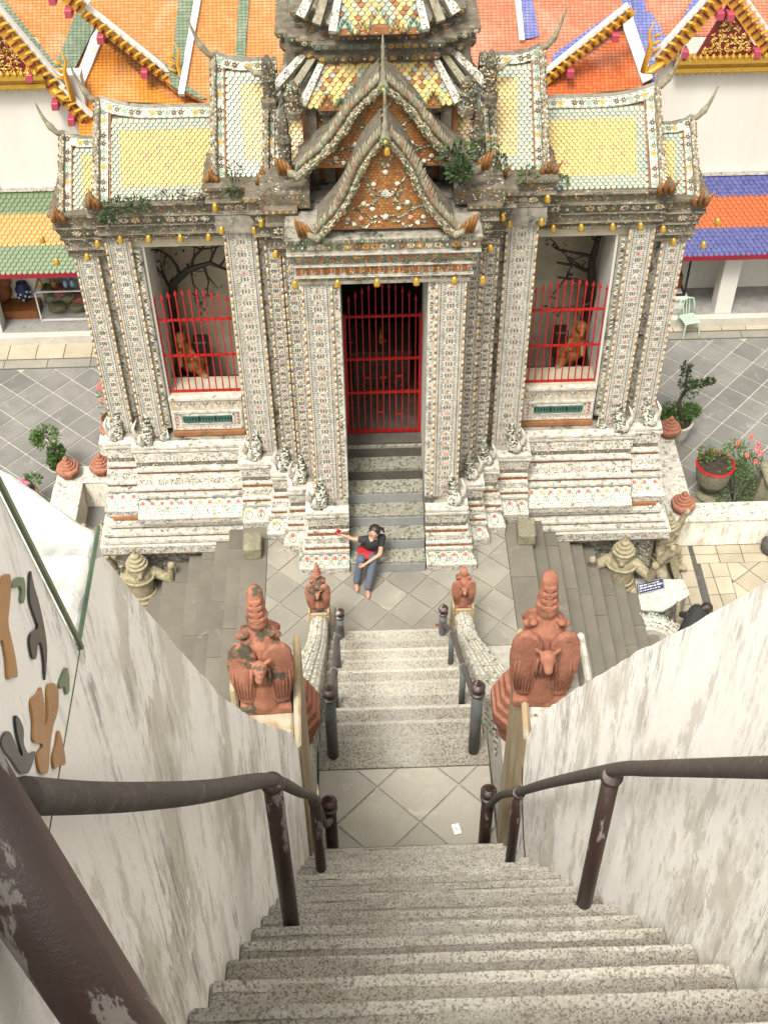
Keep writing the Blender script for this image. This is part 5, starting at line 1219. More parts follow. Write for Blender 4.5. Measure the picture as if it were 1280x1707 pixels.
    r_.chip('disc', 0, 0, .03, None, 0, .04, C_YE); r_.obj('mosaic', o)
    return root
gable('porch_gable', 13.98, 6.20, .85, 7.58, .62, .065, None)
gable('upper_gable', 14.62, 6.72, 1.08, 7.92, .60, .075, None, tiles=True)
bell(.05, 13.88, 7.42)
t = MB()
for sx in (-1, 1):
    a, b_ = sorted((sx*.95, sx*1.62)); t = MB(); t.box(a, b_, 14.6, 15.3, 6.20, 6.42); o = t.obj('parapet_block', 'mortar_dark', pav)
    r_ = Relief().frame((a, 14.598, 6.21), (1, 0, 0), (0, 0, 1)); r_.lace(b_-a, .2, **LB); r_.frame((a, 14.6, 6.421), (1, 0, 0), (0, 1, 0)); r_.lace(b_-a, .6, dens=260, size=.02); r_.obj('mosaic', o, 'shard_old')

# ---- central tower: cornices, tiled skirts and hips
def tier_plan(hw, yf, st=.16, n_=3):
    """stepped front outline of half width hw"""
    pts = []; x = hw; y = yf+st*n_*.75
    for i in range(n_+1): pts.append((x-st*i*1.0, y-st*.75*i))
    right = []
    for i in range(n_, -1, -1):
        xx, yy = pts[i]; right.append((xx, yy)); 
        if i > 0: right.append((xx, pts[i-1][1]))
    right.append((pts[0][0], pts[0][1]+1.2)); left = [(-x_, y_) for x_, y_ in right][::-1]; return left+right
def tower_tier(z0, hw, yf, prof, nm):
    pl2 = tier_plan(hw, yf); return entab(nm, pl2, z0, prof, [(1, 'rosettes', dict(p=.09, cols=(C_YE, C_GR, C_BR, C_DK))), (3, 'lace', LB), (5, 'rosettes', dict(p=.10, cols=(C_YE, C_CR, C_GR, C_TU)))], 'mortar_dark')
t = MB(); t.box(-1.02, 1.02, 15.3, 17.4, 6.2, 7.35); t.box(-1.25, 1.25, 15.9, 17.4, 6.2, 7.2); tw_ = t.obj('tower_body', 'ochre', pav)
r_ = Relief()
for i in range(9):
    u = -.96+i*.22; r_.frame((u, 15.298, 6.3), (1, 0, 0), (0, 0, 1)); r_.lace(.12, 1.0, dens=700, cols=((C_DK, .4), (C_GR, .2), (C_CR, .2), (C_BR, .2)), size=.018)
r_.obj('mosaic', tw_, 'shard_old')
t = MB()
for i in range(9):
    u = -.96+i*.22
    t.box(u-.01, u+.13, 15.22, 15.3, 6.2, 7.3)
t.obj('tower_pier', 'mortar_dark', tw_)
PR_T = [(.0, 0), (.03, .03), (.05, .12), (.0, .14), (.02, .20), (.08, .22), (.10, .30), (.04, .32)]
tower_tier(7.02, 1.18, 15.22, PR_T, 'tower_cornice')
# lower tiled skirt
def skirt(z0, z1, y0, y1, hw0, hw1, nm):
    t = MB(); t.add([(-hw0, y0, z0), (hw0, y0, z0), (hw1, y1, z1), (-hw1, y1, z1), (hw0+.35, y0+1, z0), (-hw0-.35, y0+1, z0), (hw1+.1, y1+1, z1), (-hw1-.1, y1+1, z1)], [(0, 1, 2, 3), (1, 4, 6, 2), (0, 3, 7, 5)])
    o = t.obj(nm, 'mortar_mid', pav); W_ = V((0, y1-y0, z1-z0)); L = W_.length
    f = lambda u, v: abs(u-hw0) < hw0-(hw0-hw1)*v/L-.03
    tile_field(o, (-hw0, y0, z0), (1, 0, 0), W_, 2*hw0, L, .085, .055, lambda u, v: random.choice(('tile_y1', 'tile_y2', 'tile_b', 'tile_w', 'tile_y1', 'tile_g', 'tile_y2', 'ochre')), 200, f)
    # pale hip ridges, two on each side
    for s in (-1, 1):
        for k, (dx0, dx1, wd) in enumerate(((.02, .02, .10), (.22, .12, .11), (.42, .22, .12))):
            t = MB(); yy = k*.22
            a = V((s*(hw0+dx0), y0+yy-.03, z0+.03)); b_ = V((s*(hw1+dx1), y1+yy*.4-.03, z1+.04)); d = (b_-a).normalized(); u = d.cross(V((0, -.6, .8))).normalized(); nn = u.cross(d); nn = nn if nn.z > 0 else -nn
            t.slab([a-u*wd*.5+nn*.04, a+u*wd*.5+nn*.04, b_+u*wd*.35+nn*.04, b_-u*wd*.35+nn*.04], nn, .10); ho = t.obj('hip_ridge', ('whiteedge', MT['bb'], 'whiteedge')[k], o)
            r_ = Relief()
            if k != 1:
                r_.frame(a-u*wd*.45+nn*.042, u, d, nn); r_.lace(wd*.9, (b_-a).length*.95, dens=500, size=.018); r_.obj('mosaic', ho)
    return o
skirt(7.34, 7.80, 15.16, 15.62, .98, .66, 'tower_skirt_roof')
# small niche pediments standing on the skirt
for (x, s_, c1) in ((-.68, .10, C_YE), (-.30, .16, C_TU), (.30, .16, C_TU), (.68, .10, C_YE), (-.5, .07, C_GR), (.5, .07, C_GR)):
    t = MB(); t.prism([(x-s_, 15.06), (x+s_, 15.06), (x+s_, 15.18), (x-s_, 15.18)], 7.34, 7.34+s_*.5); t.add([(x-s_, 15.08, 7.34+s_*.5), (x+s_, 15.08, 7.34+s_*.5), (x, 15.10, 7.34+s_*2.2), (x, 15.2, 7.34+s_*1.5)], [(0, 1, 2), (1, 3, 2), (0, 2, 3)])
    o = t.obj('niche_pediment', 'ochre', pav); r_ = Relief().frame((x, 15.07, 7.34), (1, 0, 0), (0, .02, 1))
    for j in range(7):
        for sx in (-1, 1): r_.chip('leaf', sx*s_*(1-j/7), s_*(.5+1.9*j/7), .035, .016, PI/2-sx*.3, .02, c1 if j % 2 else C_GR)
    r_.chip('disc', 0, s_*.6, .03, None, 0, .03, C_BR); r_.obj('mosaic', o)
t = MB(); t.box(-.78, .78, 15.62, 17.2, 7.6, 8.1); t.box(-.9, .9, 16.0, 17.2, 7.5, 8.1); t.obj('tower_body', 'mortar_dark', pav)
tower_tier(7.76, 1.22, 15.50, PR_T, 'tower_cornice'); tower_tier(8.02, 1.02, 15.52, PR_T, 'tower_cornice')
for sx in (-1, 1): t = MB(); t.box(*sorted((sx*.8, sx*1.2)), 15.75, 17.2, 7.5, 8.05); t.obj('tower_shoulder', 'mortar_dark', pav)
for (x, s_, c1) in ((-.42, .09, C_TU), (0, .15, C_TU), (.42, .09, C_TU), (-.2, .07, C_YE), (.2, .07, C_YE)):
    t = MB(); t.prism([(x-s_, 15.08), (x+s_, 15.08), (x+s_, 15.18), (x-s_, 15.18)], 8.33, 8.33+s_*.6, .8); o = t.obj('niche_pediment', 'ochre', pav); r_ = Relief().frame((x, 15.07, 8.33), (1, 0, 0), (0, .02, 1))
    for j in range(7):
        for sx in (-1, 1): r_.chip('leaf', sx*s_*(1-j/7), s_*(.5+1.9*j/7), .035, .016, PI/2-sx*.3, .02, c1 if j % 2 else C_GR)
    r_.obj('mosaic', o)
skirt(8.34, 8.85, 15.12, 15.7, .55, .40, 'tower_skirt_roof')
t = MB(); t.box(-.5, .5, 16.0, 17.0, 8.1, 9.4); t.obj('tower_body', 'mortar_dark', pav); tower_tier(8.85, .62, 15.9, PR_T, 'tower_cornice')
t = MB(); t.lathe([(.55, 9.05), (.5, 9.6), (.4, 10.2), (.25, 10.9), (.12, 11.4), (.05, 12.1), (.01, 12.6)], (0, 16.5, 0), 12); t.obj('tower_spire', 'mortar_mid', pav)
# corner turret stubs left and right of the tower, with dark horns
for sx in (-1, 1):
    for (x, y, z0, h) in ((1.26, 15.05, 6.4, 1.0), (1.1, 15.0, 7.3, .5), (1.42, 15.3, 7.3, .7)):
        t = MB(); t.lathe([(.11, 0), (.12, .10), (.08, .14), (.09, h*.5), (.11, h*.55), (.07, h*.65), (.08, h*.8), (.02, h)], (sx*x, y, z0), 8); o = t.obj('turret', 'mortar_dark', pav)
        r_ = Relief()
        for q in range(170): zz = random.random()*h; a = random.uniform(-1.6, 1.6); r_.frame((sx*x+math.sin(a)*.10, y-math.cos(a)*.10, z0+zz), (math.cos(a), math.sin(a), 0), (0, 0, 1)); r_.chip('leaf', 0, 0, .018, .010, random.random()*3, .014, random.choice((C_YE, C_GR, C_BR, C_CR, C_DK, C_DK, C_W, C_TU)))
        r_.obj('mosaic', o, 'shard_old')
# ================================================================== HALLS BEHIND
def scale_eave(parent, x0, x1, ya, za, yb, zb, bands, tw=.115, row=.085):
    """lean-to roof facing the camera: eave (ya, za) up to (yb, zb); bands: list of (fraction, material); joined tiles"""
    t = MB(); W_ = V((0, yb-ya, zb-za)); L = W_.length; W_.normalize(); U = V((1, 0, 0)); N = U.cross(W_)
    t.slab([V((x0, ya, za)), V((x1, ya, za)), V((x1, yb, zb)), V((x0, yb, zb))], N, .08); o = t.obj('verandah_roof', 'groutd', parent)
    tt = tile_mesh(tw*.94, row*2, .02, 'tile', 'tile_y1')[1]; mats = []; rest = MB(); th_ = math.atan2(.018, row); Wt = (W_*math.cos(th_)-N*math.sin(th_)).normalized(); B0 = Matrix((U, Wt, U.cross(Wt))).transposed()
    for j in range(int(L/row)):
        f = j*row/L; mname = [m for a, m in bands if f >= a][-1]
        if mname not in mats: mats.append(mname)
        rest.k = mats.index(mname)
        for i in range(int((x1-x0)/tw)):
            P_ = V((x0+(i+.5+(.5 if j % 2 else 0))*tw, ya, za))+W_*((j+.5)*row)+N*(.022+random.uniform(0, .004)); B = B0 @ Matrix.Rotation(random.uniform(-.03, .03), 3, 'Z')
            rest.add([B @ V(q)+P_ for q in tt.v], tt.f)
    rest.obj('tiles', mats, o, kind='stuff'); return o
def at_y(px, py, y):
    d = FWD*FP+RT*(px-640)+UP*(853.5-py); k_ = y/d.y; return CAMP+d*k_
def hall(sx):
    side = 'left' if sx < 0 else 'right'
    cols_ = ('orange and green', 'tile_gr', 'tile_o', 'rt_orange', 'rt_deep', 'rt_green') if sx < 0 else ('red and blue', 'tile_bl', 'tile_ro', 'rt_red', 'rt_rdeep', 'rt_blue')
    h = thing('temple_hall', 'white walled temple hall with %s tiled roofs behind the pavilion on the %s' % (cols_[0], side), 'temple hall')
    X = lambda a, b_: sorted((sx*a, sx*b_))
    xa, xb = X(5.2, 13)
    wa, wb = (xa, at_y(146, 190, 24.0).x) if sx < 0 else (at_y(1094, 150, 24.0).x, xb)
    MB().box(wa, wb, 24.0, 24.3, ZY, 3.40).obj('wall', 'cleanwall', h); MB().box(*((wb+.002, xb) if sx < 0 else (xa, wa-.002)), 24.0, 24.3, ZY, 1.6) if False else MB().box(*((wb+.002, xb) if sx < 0 else (xa, wa-.002)), 24.0, 24.3, ZY, 2.2).obj('wall', 'cleanwall', h)
    MB().box(xa, xb, 25.2, 25.4, ZY, .4).obj('verandah_back_wall', 'cleanwall', h) if False else None
    o = MB().box(xa, xb, 22.86, 25.4, ZY-.3, ZY+.22).obj('verandah_floor', 'concrete', h)
    MB().box(xa, xb, 22.83, 23.0, ZY-.3, ZY+.225).obj('kerb', 'kerb', h, bevel=.01)
    zt = .86 if sx < 0 else .82
    scale_eave(h, xa, xb, 22.70, -.36, 23.98, zt, [(0, cols_[1]), (.30, cols_[2]), (.70, cols_[1])])
    MB().box(xa, xb, 23.9, 24.0, zt, zt+.10).obj('roof_flashing', 'whiteedge', h)
    MB().box(xa, xb, 22.64, 22.72, -.47, -.36).obj('fascia', 'darkred', h)
    # posts
    for x in ((7.87, 10.6) if sx > 0 else (-8.55, -11)):
        o = MB().box(x-.19, x+.19, 23.02, 23.40, ZY+.2, -.40).obj('verandah_post', 'cleanwall', h, bevel=.01)
    # gable front: frieze, pediment, bargeboards
    yF = 23.86
    zb = 3.26
    xw = (xa, xb)
    if sx < 0: xb = at_y(78, 140, yF).x
    else: xa = at_y(1124, 108, yF).x
    t = MB(); t.box(xa, xb, yF-.10, 24.0, zb, zb+.09); t.box(xa, xb, yF-.16, 24.0, zb+.20, zb+.28); fr = t.obj('gilded_frieze', 'gold', h)
    MB().box(xa, xb, yF-.06, 24.0, zb+.09, zb+.20).obj('frieze_band', 'goldroof', fr)
    t = MB()
    for i in range(60):
        x = xa+.06+i*.13
        if x < xb-.1: t.add([(x-.055, yF-.08, zb), (x+.055, yF-.08, zb), (x, yF-.07, zb-.10), (x, yF-.04, zb-.03)], [(0, 2, 1), (0, 3, 2), (3, 1, 2)]); t.tube([(x, yF-.13, zb+.28), (x, yF-.13, zb+.34), (x, yF-.13, zb+.40)], [.045, .05, .012], 5)
    t.obj('leaf_fringe', 'gold', fr, kind='stuff')
    return h, xa, xb, yF, zb
def relief_panel(parent, pts, y, inside, x0, x1, z0, z1):
    t = MB(); t.slab(pts, (0, -1, 0), .1); o = t.obj('pediment', 'lacquer', parent); r_ = Relief().frame((0, y-.004, 0), (1, 0, 0), (0, 0, 1)); G = (hexc('c99a35'), hexc('a87422'), hexc('e0bb62'))
    x = x0
    while x < x1:
        z = z0
        while z < z1:
            if inside(x, z):
                for j in range(6): a = random.random()*6.3; r_.chip('leaf', x+math.cos(a)*.05, z+math.sin(a)*.05, .05, .017, a+random.choice((.8, -.8)), .035, random.choice(G))
                r_.chip('disc', x, z, .018, None, 0, .05, G[2])
            z += .14
        x += .14
    r_.obj('carving', o); return o
def barge(parent, a, b_, y, wd, nfin=True, teeth=True, flip=1, hook=True):
    """gilded bargeboard from the high point a to the low point b_ (x, z)"""
    A, B = V((a[0], y, a[1])), V((b_[0], y, b_[1])); d = (B-A).normalized(); n_ = V((-d.z, 0, d.x)); n_ = n_ if n_.z > 0 else -n_
    L = (B-A).length; t = MB(); t.slab([A-n_*wd, B-n_*wd, B+n_*.02, A+n_*.02], (0, -1, 0), .14); o = t.obj('bargeboard', 'goldroof', parent)
    t = MB(); t.slab([A+n_*.16, B+n_*.16, B+n_*.10, A+n_*.10], (0, -1, 0), .14); t.obj('verge_coping', 'white', o)
    t = MB()
    for i in range(int(L/.17)):
        q = A+d*(i*.17+.06); t.tube([q+V((0, -.05, 0)), q+n_*.07+V((0, -.07, 0)), q+n_*.15+d*.05+V((0, -.04, 0))], [.055, .05, .016], 6, flat=.7)
    t.obj('flame_tooth', 'goldroof', o, kind='stuff')
    t = MB()
    for i in range(int(L/.17)): q = A+d*(i*.17+.14); t.box(-.02, .02, -.02, .0, -wd*.7, 0, Matrix.Translation(q+V((0, -.005, 0))-n_*.02) @ Matrix.Rotation(-math.atan2(d.z, d.x) if d.x > 0 else PI-math.atan2(d.z, d.x), 4, 'Y'))
    t.obj('groove', 'lacquer', o, kind='stuff')
    if nfin:
        t = MB(); s_ = 1 if d.x > 0 else -1; q = B
        t.tube([q-d*.1-n_*wd*.4, q+d*.16-n_*.03, q+d*.28+n_*.10, q+V((s_*.18, -.02, .42)), q+V((s_*.24, 0, .62)), q+V((s_*.17, 0, .86))], [wd*.5, .13, .11, .075, .05, .01], 8, flat=.6)
        for k in range(3): t.tube([q+V((s_*.14, -.03, .25+.15*k)), q+V((s_*-.02, -.03, .34+.15*k))], [.05, .008], 5)
        t.obj('naga_finial', 'goldroof', o, smooth=True)
    for k in range(2):
        q = A+d*L*(.25+.5*k)-n_*(wd+.07); t = MB().box(q.x-.07, q.x+.07, q.y-.16, q.y+.1, q.z-.08, q.z+.08); t.obj('bracket_end', 'pink', o, bevel=.01)
    return o
def at_plane(px, py, p0, nrm):
    d = FWD*FP+RT*(px-640)+UP*(853.5-py); nrm = V(nrm); k_ = (V(p0)-CAMP).dot(nrm)/d.dot(nrm); return CAMP+d*k_
SLN = V((0, -.60, .80))
def roof_piece(parent, name, mat, quad, p0, lift):
    """polygon lying on a real roof plane through p0, raised by lift"""
    P0 = V(p0)+SLN*lift; t = MB(); t.slab([at_plane(x, y, P0, SLN)for x, y in quad], SLN, .05+lift*.2); return t.obj(name, mat, parent)
def at_y(px, py, y):
    d = FWD*FP+RT*(px-640)+UP*(853.5-py); k_ = y/d.y; return CAMP+d*k_
for sx in (-1, 1):
    h, xa, xb, yF, zb = hall(sx)
    if sx < 0:
        # lower and upper roofs; boundaries follow the photographed verges and hips
        p0 = at_y(140, 190, 24.0)
        roof_piece(h, 'main_roof', 'rt_orange', [(-260, 60), (60, 60), (100, 140), (150, 205), (560, 262), (560, -260), (-260, -260)], p0, -.06)
        roof_piece(h, 'roof_border', 'rt_green', [(0, 40), (0, -10), (92, 105), (97, 165)], p0, .02)
        roof_piece(h, 'roof_border', 'rt_green', [(95, 165), (108, 150), (162, 38), (195, -30), (150, -40), (112, 60), (78, 140)], p0, .03)
        roof_piece(h, 'roof_field', 'rt_deep', [(135, 230), (400, 230), (400, 180), (280, 165), (165, 62), (120, 160)], p0, .025)
        roof_piece(h, 'hip_coping', 'white', [(113, 168), (132, 160), (170, 68), (250, -60), (232, -60), (152, 62)], p0, .10)
        u = roof_piece(h, 'upper_roof', 'rt_orange', [(165, 50), (290, 145), (340, 170), (440, 260), (560, 260), (560, -200), (190, -200), (150, 10)], p0, .30)
        roof_piece(h, 'roof_border', 'rt_green', [(155, 25), (290, 135), (292, 118), (180, 32), (150, 20)], p0, .34)
        roof_piece(h, 'roof_border', 'rt_green', [(284, 140), (300, 152), (334, -60), (303, -60)], p0, .345)
        roof_piece(h, 'roof_border', 'rt_green', [(305, 150), (335, 165), (345, 164), (312, 142)], p0, .345)
        roof_piece(h, 'roof_border', 'rt_green', [(388, 160), (404, 160), (420, -60), (402, -60)], p0, .345)
        roof_piece(h, 'hip_coping', 'white', [(297, 156), (307, 156), (345, -60), (334, -60)], p0, .40)
        A = at_y(-30, -3, yF); B = at_y(100, 150, yF); o = barge(h, (A.x, A.z), (B.x, B.z), yF-.02, .20)
        A = at_y(92, 148, yF); B = at_y(146, 200, yF); o = barge(h, (A.x, A.z), (B.x, B.z), yF-.04, .13, nfin=False)
        yU = 24.35; A = at_y(140, 22, yU); B = at_y(286, 138, yU); o = barge(h, (A.x, A.z), (B.x, B.z), yU, .10)
        A = at_y(300, 152, yU+.1); B = at_y(346, 178, yU+.1); barge(h, (A.x, A.z), (B.x, B.z), yU+.1, .08, nfin=False)
        A = at_y(88, -30, yU-.1); B = at_y(142, 14, yU-.1); barge(h, (A.x, A.z), (B.x, B.z), yU-.1, .18, nfin=False)
        pts = [at_y(*p, yF+.02) for p in ((-60, 133), (62, 128), (30, 78), (0, 45), (-60, 0))]; pts = [V((p.x, yF+.02, p.z)) for p in pts]
        e0, e1 = pts[1], pts[4]; ins = lambda x, z: pts[1].z+.03 < z and x < np.interp(z, [pts[1].z, pts[2].z, pts[3].z, pts[4].z], [pts[1].x, pts[2].x, pts[3].x, pts[4].x])-.08
        relief_panel(h, pts[::-1], yF+.02, ins, pts[0].x, pts[1].x, pts[1].z, pts[4].z)
    else:
        p0 = at_y(1090, 180, 24.0)
        roof_piece(h, 'main_roof', 'rt_red', [(720, 262), (915, 200), (1085, 150), (1130, 60), (1560, 60), (1560, -260), (720, -260)], p0, -.06)
        roof_piece(h, 'roof_border', 'rt_blue', [(1060, 20), (1085, 120), (1084, 140), (1105, 120), (1200, 0), (1230, -60), (1180, -50), (1115, 70), (1085, 20)], p0, .03)
        roof_piece(h, 'roof_border', 'rt_blue', [(1050, 50), (1084, 128), (1100, 95), (1078, 30), (1070, -40), (1040, -60)], p0, .035)
        roof_piece(h, 'roof_field', 'rt_rdeep', [(900, 200), (1076, 170), (1080, 132), (1045, 52), (912, 140)], p0, .025)
        roof_piece(h, 'hip_coping', 'white', [(1071, 138), (1088, 130), (1056, 35), (1040, -60), (1020, -60), (1040, 50)], p0, .12)
        roof_piece(h, 'upper_roof', 'rt_red', [(1050, 22), (915, 115), (870, 190), (720, 260), (720, -200), (1045, -200)], p0, .30)
        roof_piece(h, 'roof_border', 'rt_blue', [(1050, 14), (918, 105), (922, 90), (1036, 10), (1040, -60), (1054, -60)], p0, .34)
        roof_piece(h, 'roof_border', 'rt_blue', [(872, 66), (898, 60), (888, 0), (880, -60), (855, -60)], p0, .345)
        roof_piece(h, 'hip_coping', 'white', [(866, 66), (874, 66), (862, -60), (852, -60)], p0, .40)
        A = at_y(1212, -25, yF); B = at_y(1094, 104, yF); barge(h, (A.x, A.z), (B.x, B.z), yF-.02, .20)
        A = at_y(1212, -25, yF); B = at_y(1300, 100, yF); barge(h, (A.x, A.z), (B.x, B.z), yF-.03, .20)
        yU = 24.35; A = at_y(1054, 18, yU); B = at_y(905, 138, yU); barge(h, (A.x, A.z), (B.x, B.z), yU, .10, nfin=False)
        pts = [at_y(*p, yF+.02) for p in ((1160, 96), (1268, 94), (1214, 8))]; pts = [V((p.x, yF+.02, p.z)) for p in pts]
        ins = lambda x, z: z > pts[0].z+.03 and x > np.interp(z, [pts[0].z, pts[2].z], [pts[0].x, pts[2].x])+.08 and x < np.interp(z, [pts[1].z, pts[2].z], [pts[1].x, pts[2].x])-.08
        relief_panel(h, pts, yF+.02, ins, pts[0].x, pts[1].x, pts[0].z, pts[2].z)
# verandah contents, left: glass case with folded cloths and jars
zf = ZY+.22
sc_ = thing('display_case', 'glass fronted display case of folded coloured cloths on the left verandah', 'display case')
x0, x1 = -7.55, -5.9; t = MB()
for x in (x0, x1-.03):
    for y in (23.35, 24.0): t.box(x, x+.03, y, y+.03, zf, zf+.85)
for z in (zf+.05, zf+.82): t.box(x0, x1, 23.35, 23.38, z, z+.03); t.box(x0, x1, 24.0, 24.03, z, z+.03); t.box(x0, x0+.03, 23.38, 24.0, z, z+.03)
t.obj('frame', 'white', sc_); MB().box(x0, x1, 23.36, 24.02, zf+.02, zf+.05).obj('base_shelf', 'white', sc_)
MB().box(x0+.03, x1-.03, 23.362, 23.368, zf+.09, zf+.82).obj('glass_front', 'glass', sc_); MB().box(x0+.01, x1-.01, 23.36, 24.02, zf+.852, zf+.858).obj('glass_top', 'glass', sc_)
MB().box(x0, x1, 24.05, 24.08, zf, zf+1.25).obj('back_panel', 'innerfloor', sc_)
for i, (x, z, rx, m_) in enumerate(((-7.2, .12, .22, 'cloth_g'), (-6.75, .14, .24, 'cloth_g'), (-6.35, .12, .2, 'paper'), (-7.05, .58, .18, 'cloth_r'), (-6.6, .36, .26, 'cloth_r'), (-6.2, .60, .26, 'cloth_y'), (-7.3, .42, .14, 'cloth_g'), (-6.9, .4, .15, 'cloth_g'), (-6.1, .2, .16, 'paper'), (-7.35, .62, .12, 'cloth_g'))):
    o = blob('folded_cloth', [('s', (x, 23.68, zf+z+.06), (rx, .2, .11)), ('s', (x+.08, 23.62, zf+z+.12), (rx*.7, .16, .07))], .035, m_, None, 1); tag(o, 'folded %s cloth on the %s shelf of the display case, %s' % ({'cloth_g': 'olive', 'paper': 'white', 'cloth_r': 'pink red', 'cloth_y': 'yellow'}[m_], 'upper' if z > .3 else 'lower', ('', '', '', 'at its right end', 'right of centre', 'at its right end', '', 'left of centre', 'far right', 'far left')[i] or ('left end', 'centre', 'left of the pink ones', '', '', '', 'beside the lower pink one')[i]), 'cloth bundle', 'cloth bundles in the case')
for i, (x, y, m_, r_) in enumerate(((-7.4, 23.5, 'gold', .05), (-7.25, 23.65, 'cloth_g', .05), (-7.1, 23.5, 'wood', .07), (-6.85, 23.5, 'glassblue', .055), (-6.7, 23.5, 'glassblue', .055), (-6.83, 23.75, 'glassblue', .055), (-6.66, 23.75, 'glassblue', .055), (-6.55, 23.9, 'dark', .09), (-6.25, 23.85, 'dark', .10), (-5.98, 23.8, 'dark', .10), (-6.3, 23.5, 'gold', .045), (-6.1, 23.5, 'gold', .045))):
    t = MB(); t.lathe([(r_*.7, 0), (r_, .03), (r_, .12), (r_*.6, .15), (r_*.5, .17)], (x, y, zf+.86), 10); o = t.obj('jar', m_, smooth=True); tag(o, 'small %s jar on the glass display case, %s' % ({'gold': 'gold', 'cloth_g': 'olive', 'wood': 'orange brown', 'glassblue': 'light blue', 'dark': 'black'}[m_], ['leftmost of all', 'second from the left', 'third from the left', 'front left of the blue ones', 'front right of the blue ones', 'back left of the blue ones', 'back right of the blue ones', 'left of the black ones', 'middle of the black ones', 'right of the black ones', 'fourth from the right in front', 'nearest the pavilion corner'][i]), 'jar', 'jars on the display case')
t = MB(); t.lathe([(.10, 0), (.16, .1), (.17, .3), (.11, .42), (.12, .46)], (-7.95, 23.9, zf+.25), 14); o = t.obj('ceramic_urn', 'navy', smooth=True); tag(o, 'dark blue and white ceramic urn left of the display case', 'urn')
t = MB()
for i in range(20): a = i*2.4; t.box(-.02, .02, -.02, .02, -.02, .02, Matrix.Translation((-7.95+math.cos(a)*.165, 23.9+math.sin(a)*.165, zf+.33+.012*i)))
t.obj('glaze_spot', 'white', o, kind='stuff')
MB().box(-9.3, -7.62, 23.5, 24.2, zf, zf+.22).obj('bench_top', 'wood'); o = bpy.data.objects['bench_top']; o.name = 'low_bench'; tag(o, 'low orange wooden bench left of the glass display case', 'bench')
o = blob('wooden_carving', [('s', (-8.5, 23.9, zf+.5), (.3, .22, .32)), ('s', (-8.3, 23.85, zf+.8), (.16, .14, .16)), ('s', (-8.75, 23.9, zf+.7), (.14, .12, .2))], .03, 'wood', None, 1); tag(o, 'reddish brown carved wooden piece on the low bench', 'carving')
# right verandah
ch = thing('plastic_chair', 'pale green plastic chair with slatted back at the kerb on the right', 'chair', loc=(7.02, 22.66, ZY), rz=R(14))
ch.scale = (.86, .86, .86)
t = MB(); t.box(-.21, .21, -.22, .20, .42, .445); t.obj('seat', 'mint', ch, bevel=.012)
t = MB()
for i in range(6):
    for j in range(4): t.box(-.16+i*.06, -.13+i*.06, -.15+j*.08, -.115+j*.08, .444, .448)
t.obj('seat_slot', 'concrete', ch, kind='stuff')
for sx in (-1, 1):
    t = MB(); t.tube([(sx*.20, -.21, .43), (sx*.22, -.25, 0)], [.022, .018], 8); t.obj('leg', 'mint', ch)
    t = MB(); t.tube([(sx*.20, .19, .43), (sx*.22, .27, 0)], [.022, .018], 8); t.obj('leg', 'mint', ch)
t = MB(); t.tube([(-.20, .19, .44), (-.215, .25, .70), (-.17, .28, .86), (0, .29, .90), (.17, .28, .86), (.215, .25, .70), (.20, .19, .44)], .022, 8); bk = t.obj('backrest', 'mint', ch, smooth=True)
for i in range(3): t = MB(); t.tube([(-.07+i*.07, .20, .45), (-.09+i*.09, .265, .68), (-.06+i*.06, .285, .88)], [.011, .016, .011], 6); t.obj('slat', 'mint', bk)
t = MB(); t.lathe([(.20, 0), (.235, .08), (.235, .75), (.245, .78), (.245, .84), (.23, .86)], (7.42, 24.3, zf), 18); o = t.obj('rubbish_barrel', 'barrel', smooth=True); tag(o, 'tall blue and white rubbish barrel on the right verandah', 'barrel')
t = MB(); t.lathe([(.24, 0), (.25, .10), (.22, .13)], (7.42, 24.3, zf+.86), 18); t.obj('lid', 'navy', o, smooth=True)
t = MB(); t.lathe([(.09, 0), (.11, .25), (.115, .26)], (7.12, 24.1, zf), 12); o = t.obj('white_bucket', 'white', smooth=True); tag(o, 'small white bucket beside the tall barrel', 'bucket')
sh = thing('glass_cabinet', 'dark framed glass cabinet with a gold figure beside the green chair', 'cabinet')
MB().box(6.2, 7.02, 23.2, 24.0, zf, zf+.28).obj('white_base', 'white', sh, bevel=.01); MB().box(6.15, 7.06, 23.15, 24.05, zf+.28, zf+.36).obj('step_top', 'white', sh, bevel=.01)
t = MB()
for x, y in ((6.96, 23.22), (6.96, 23.95), (6.24, 23.22)): t.box(x, x+.04, y, y+.04, zf+.36, zf+1.7)
t.box(6.24, 7.0, 23.22, 23.26, zf+.36, zf+.40); t.box(6.96, 7.0, 23.22, 23.98, zf+.36, zf+.40); t.obj('frame', 'dark', sh)
MB().box(6.28, 6.96, 23.5, 23.9, zf+.37, zf+.7).obj('inner_shelf', 'wood', sh); t = MB(); t.lathe([(.12, 0), (.16, .1), (.1, .3), (.07, .4), (.05, .55)], (6.6, 23.7, zf+.7), 12); t.obj('gold_figure', 'gold', sh, smooth=True)
MB().box(8.6, 10.5, 24.2, 24.5, zf+.3, zf+.5).obj('long_bench', 'wood'); o = bpy.data.objects['long_bench']; tag(o, 'brown wooden bench behind the white verandah post on the right', 'bench')
# back walls of the verandahs
for sx in (-1, 1):
    pass

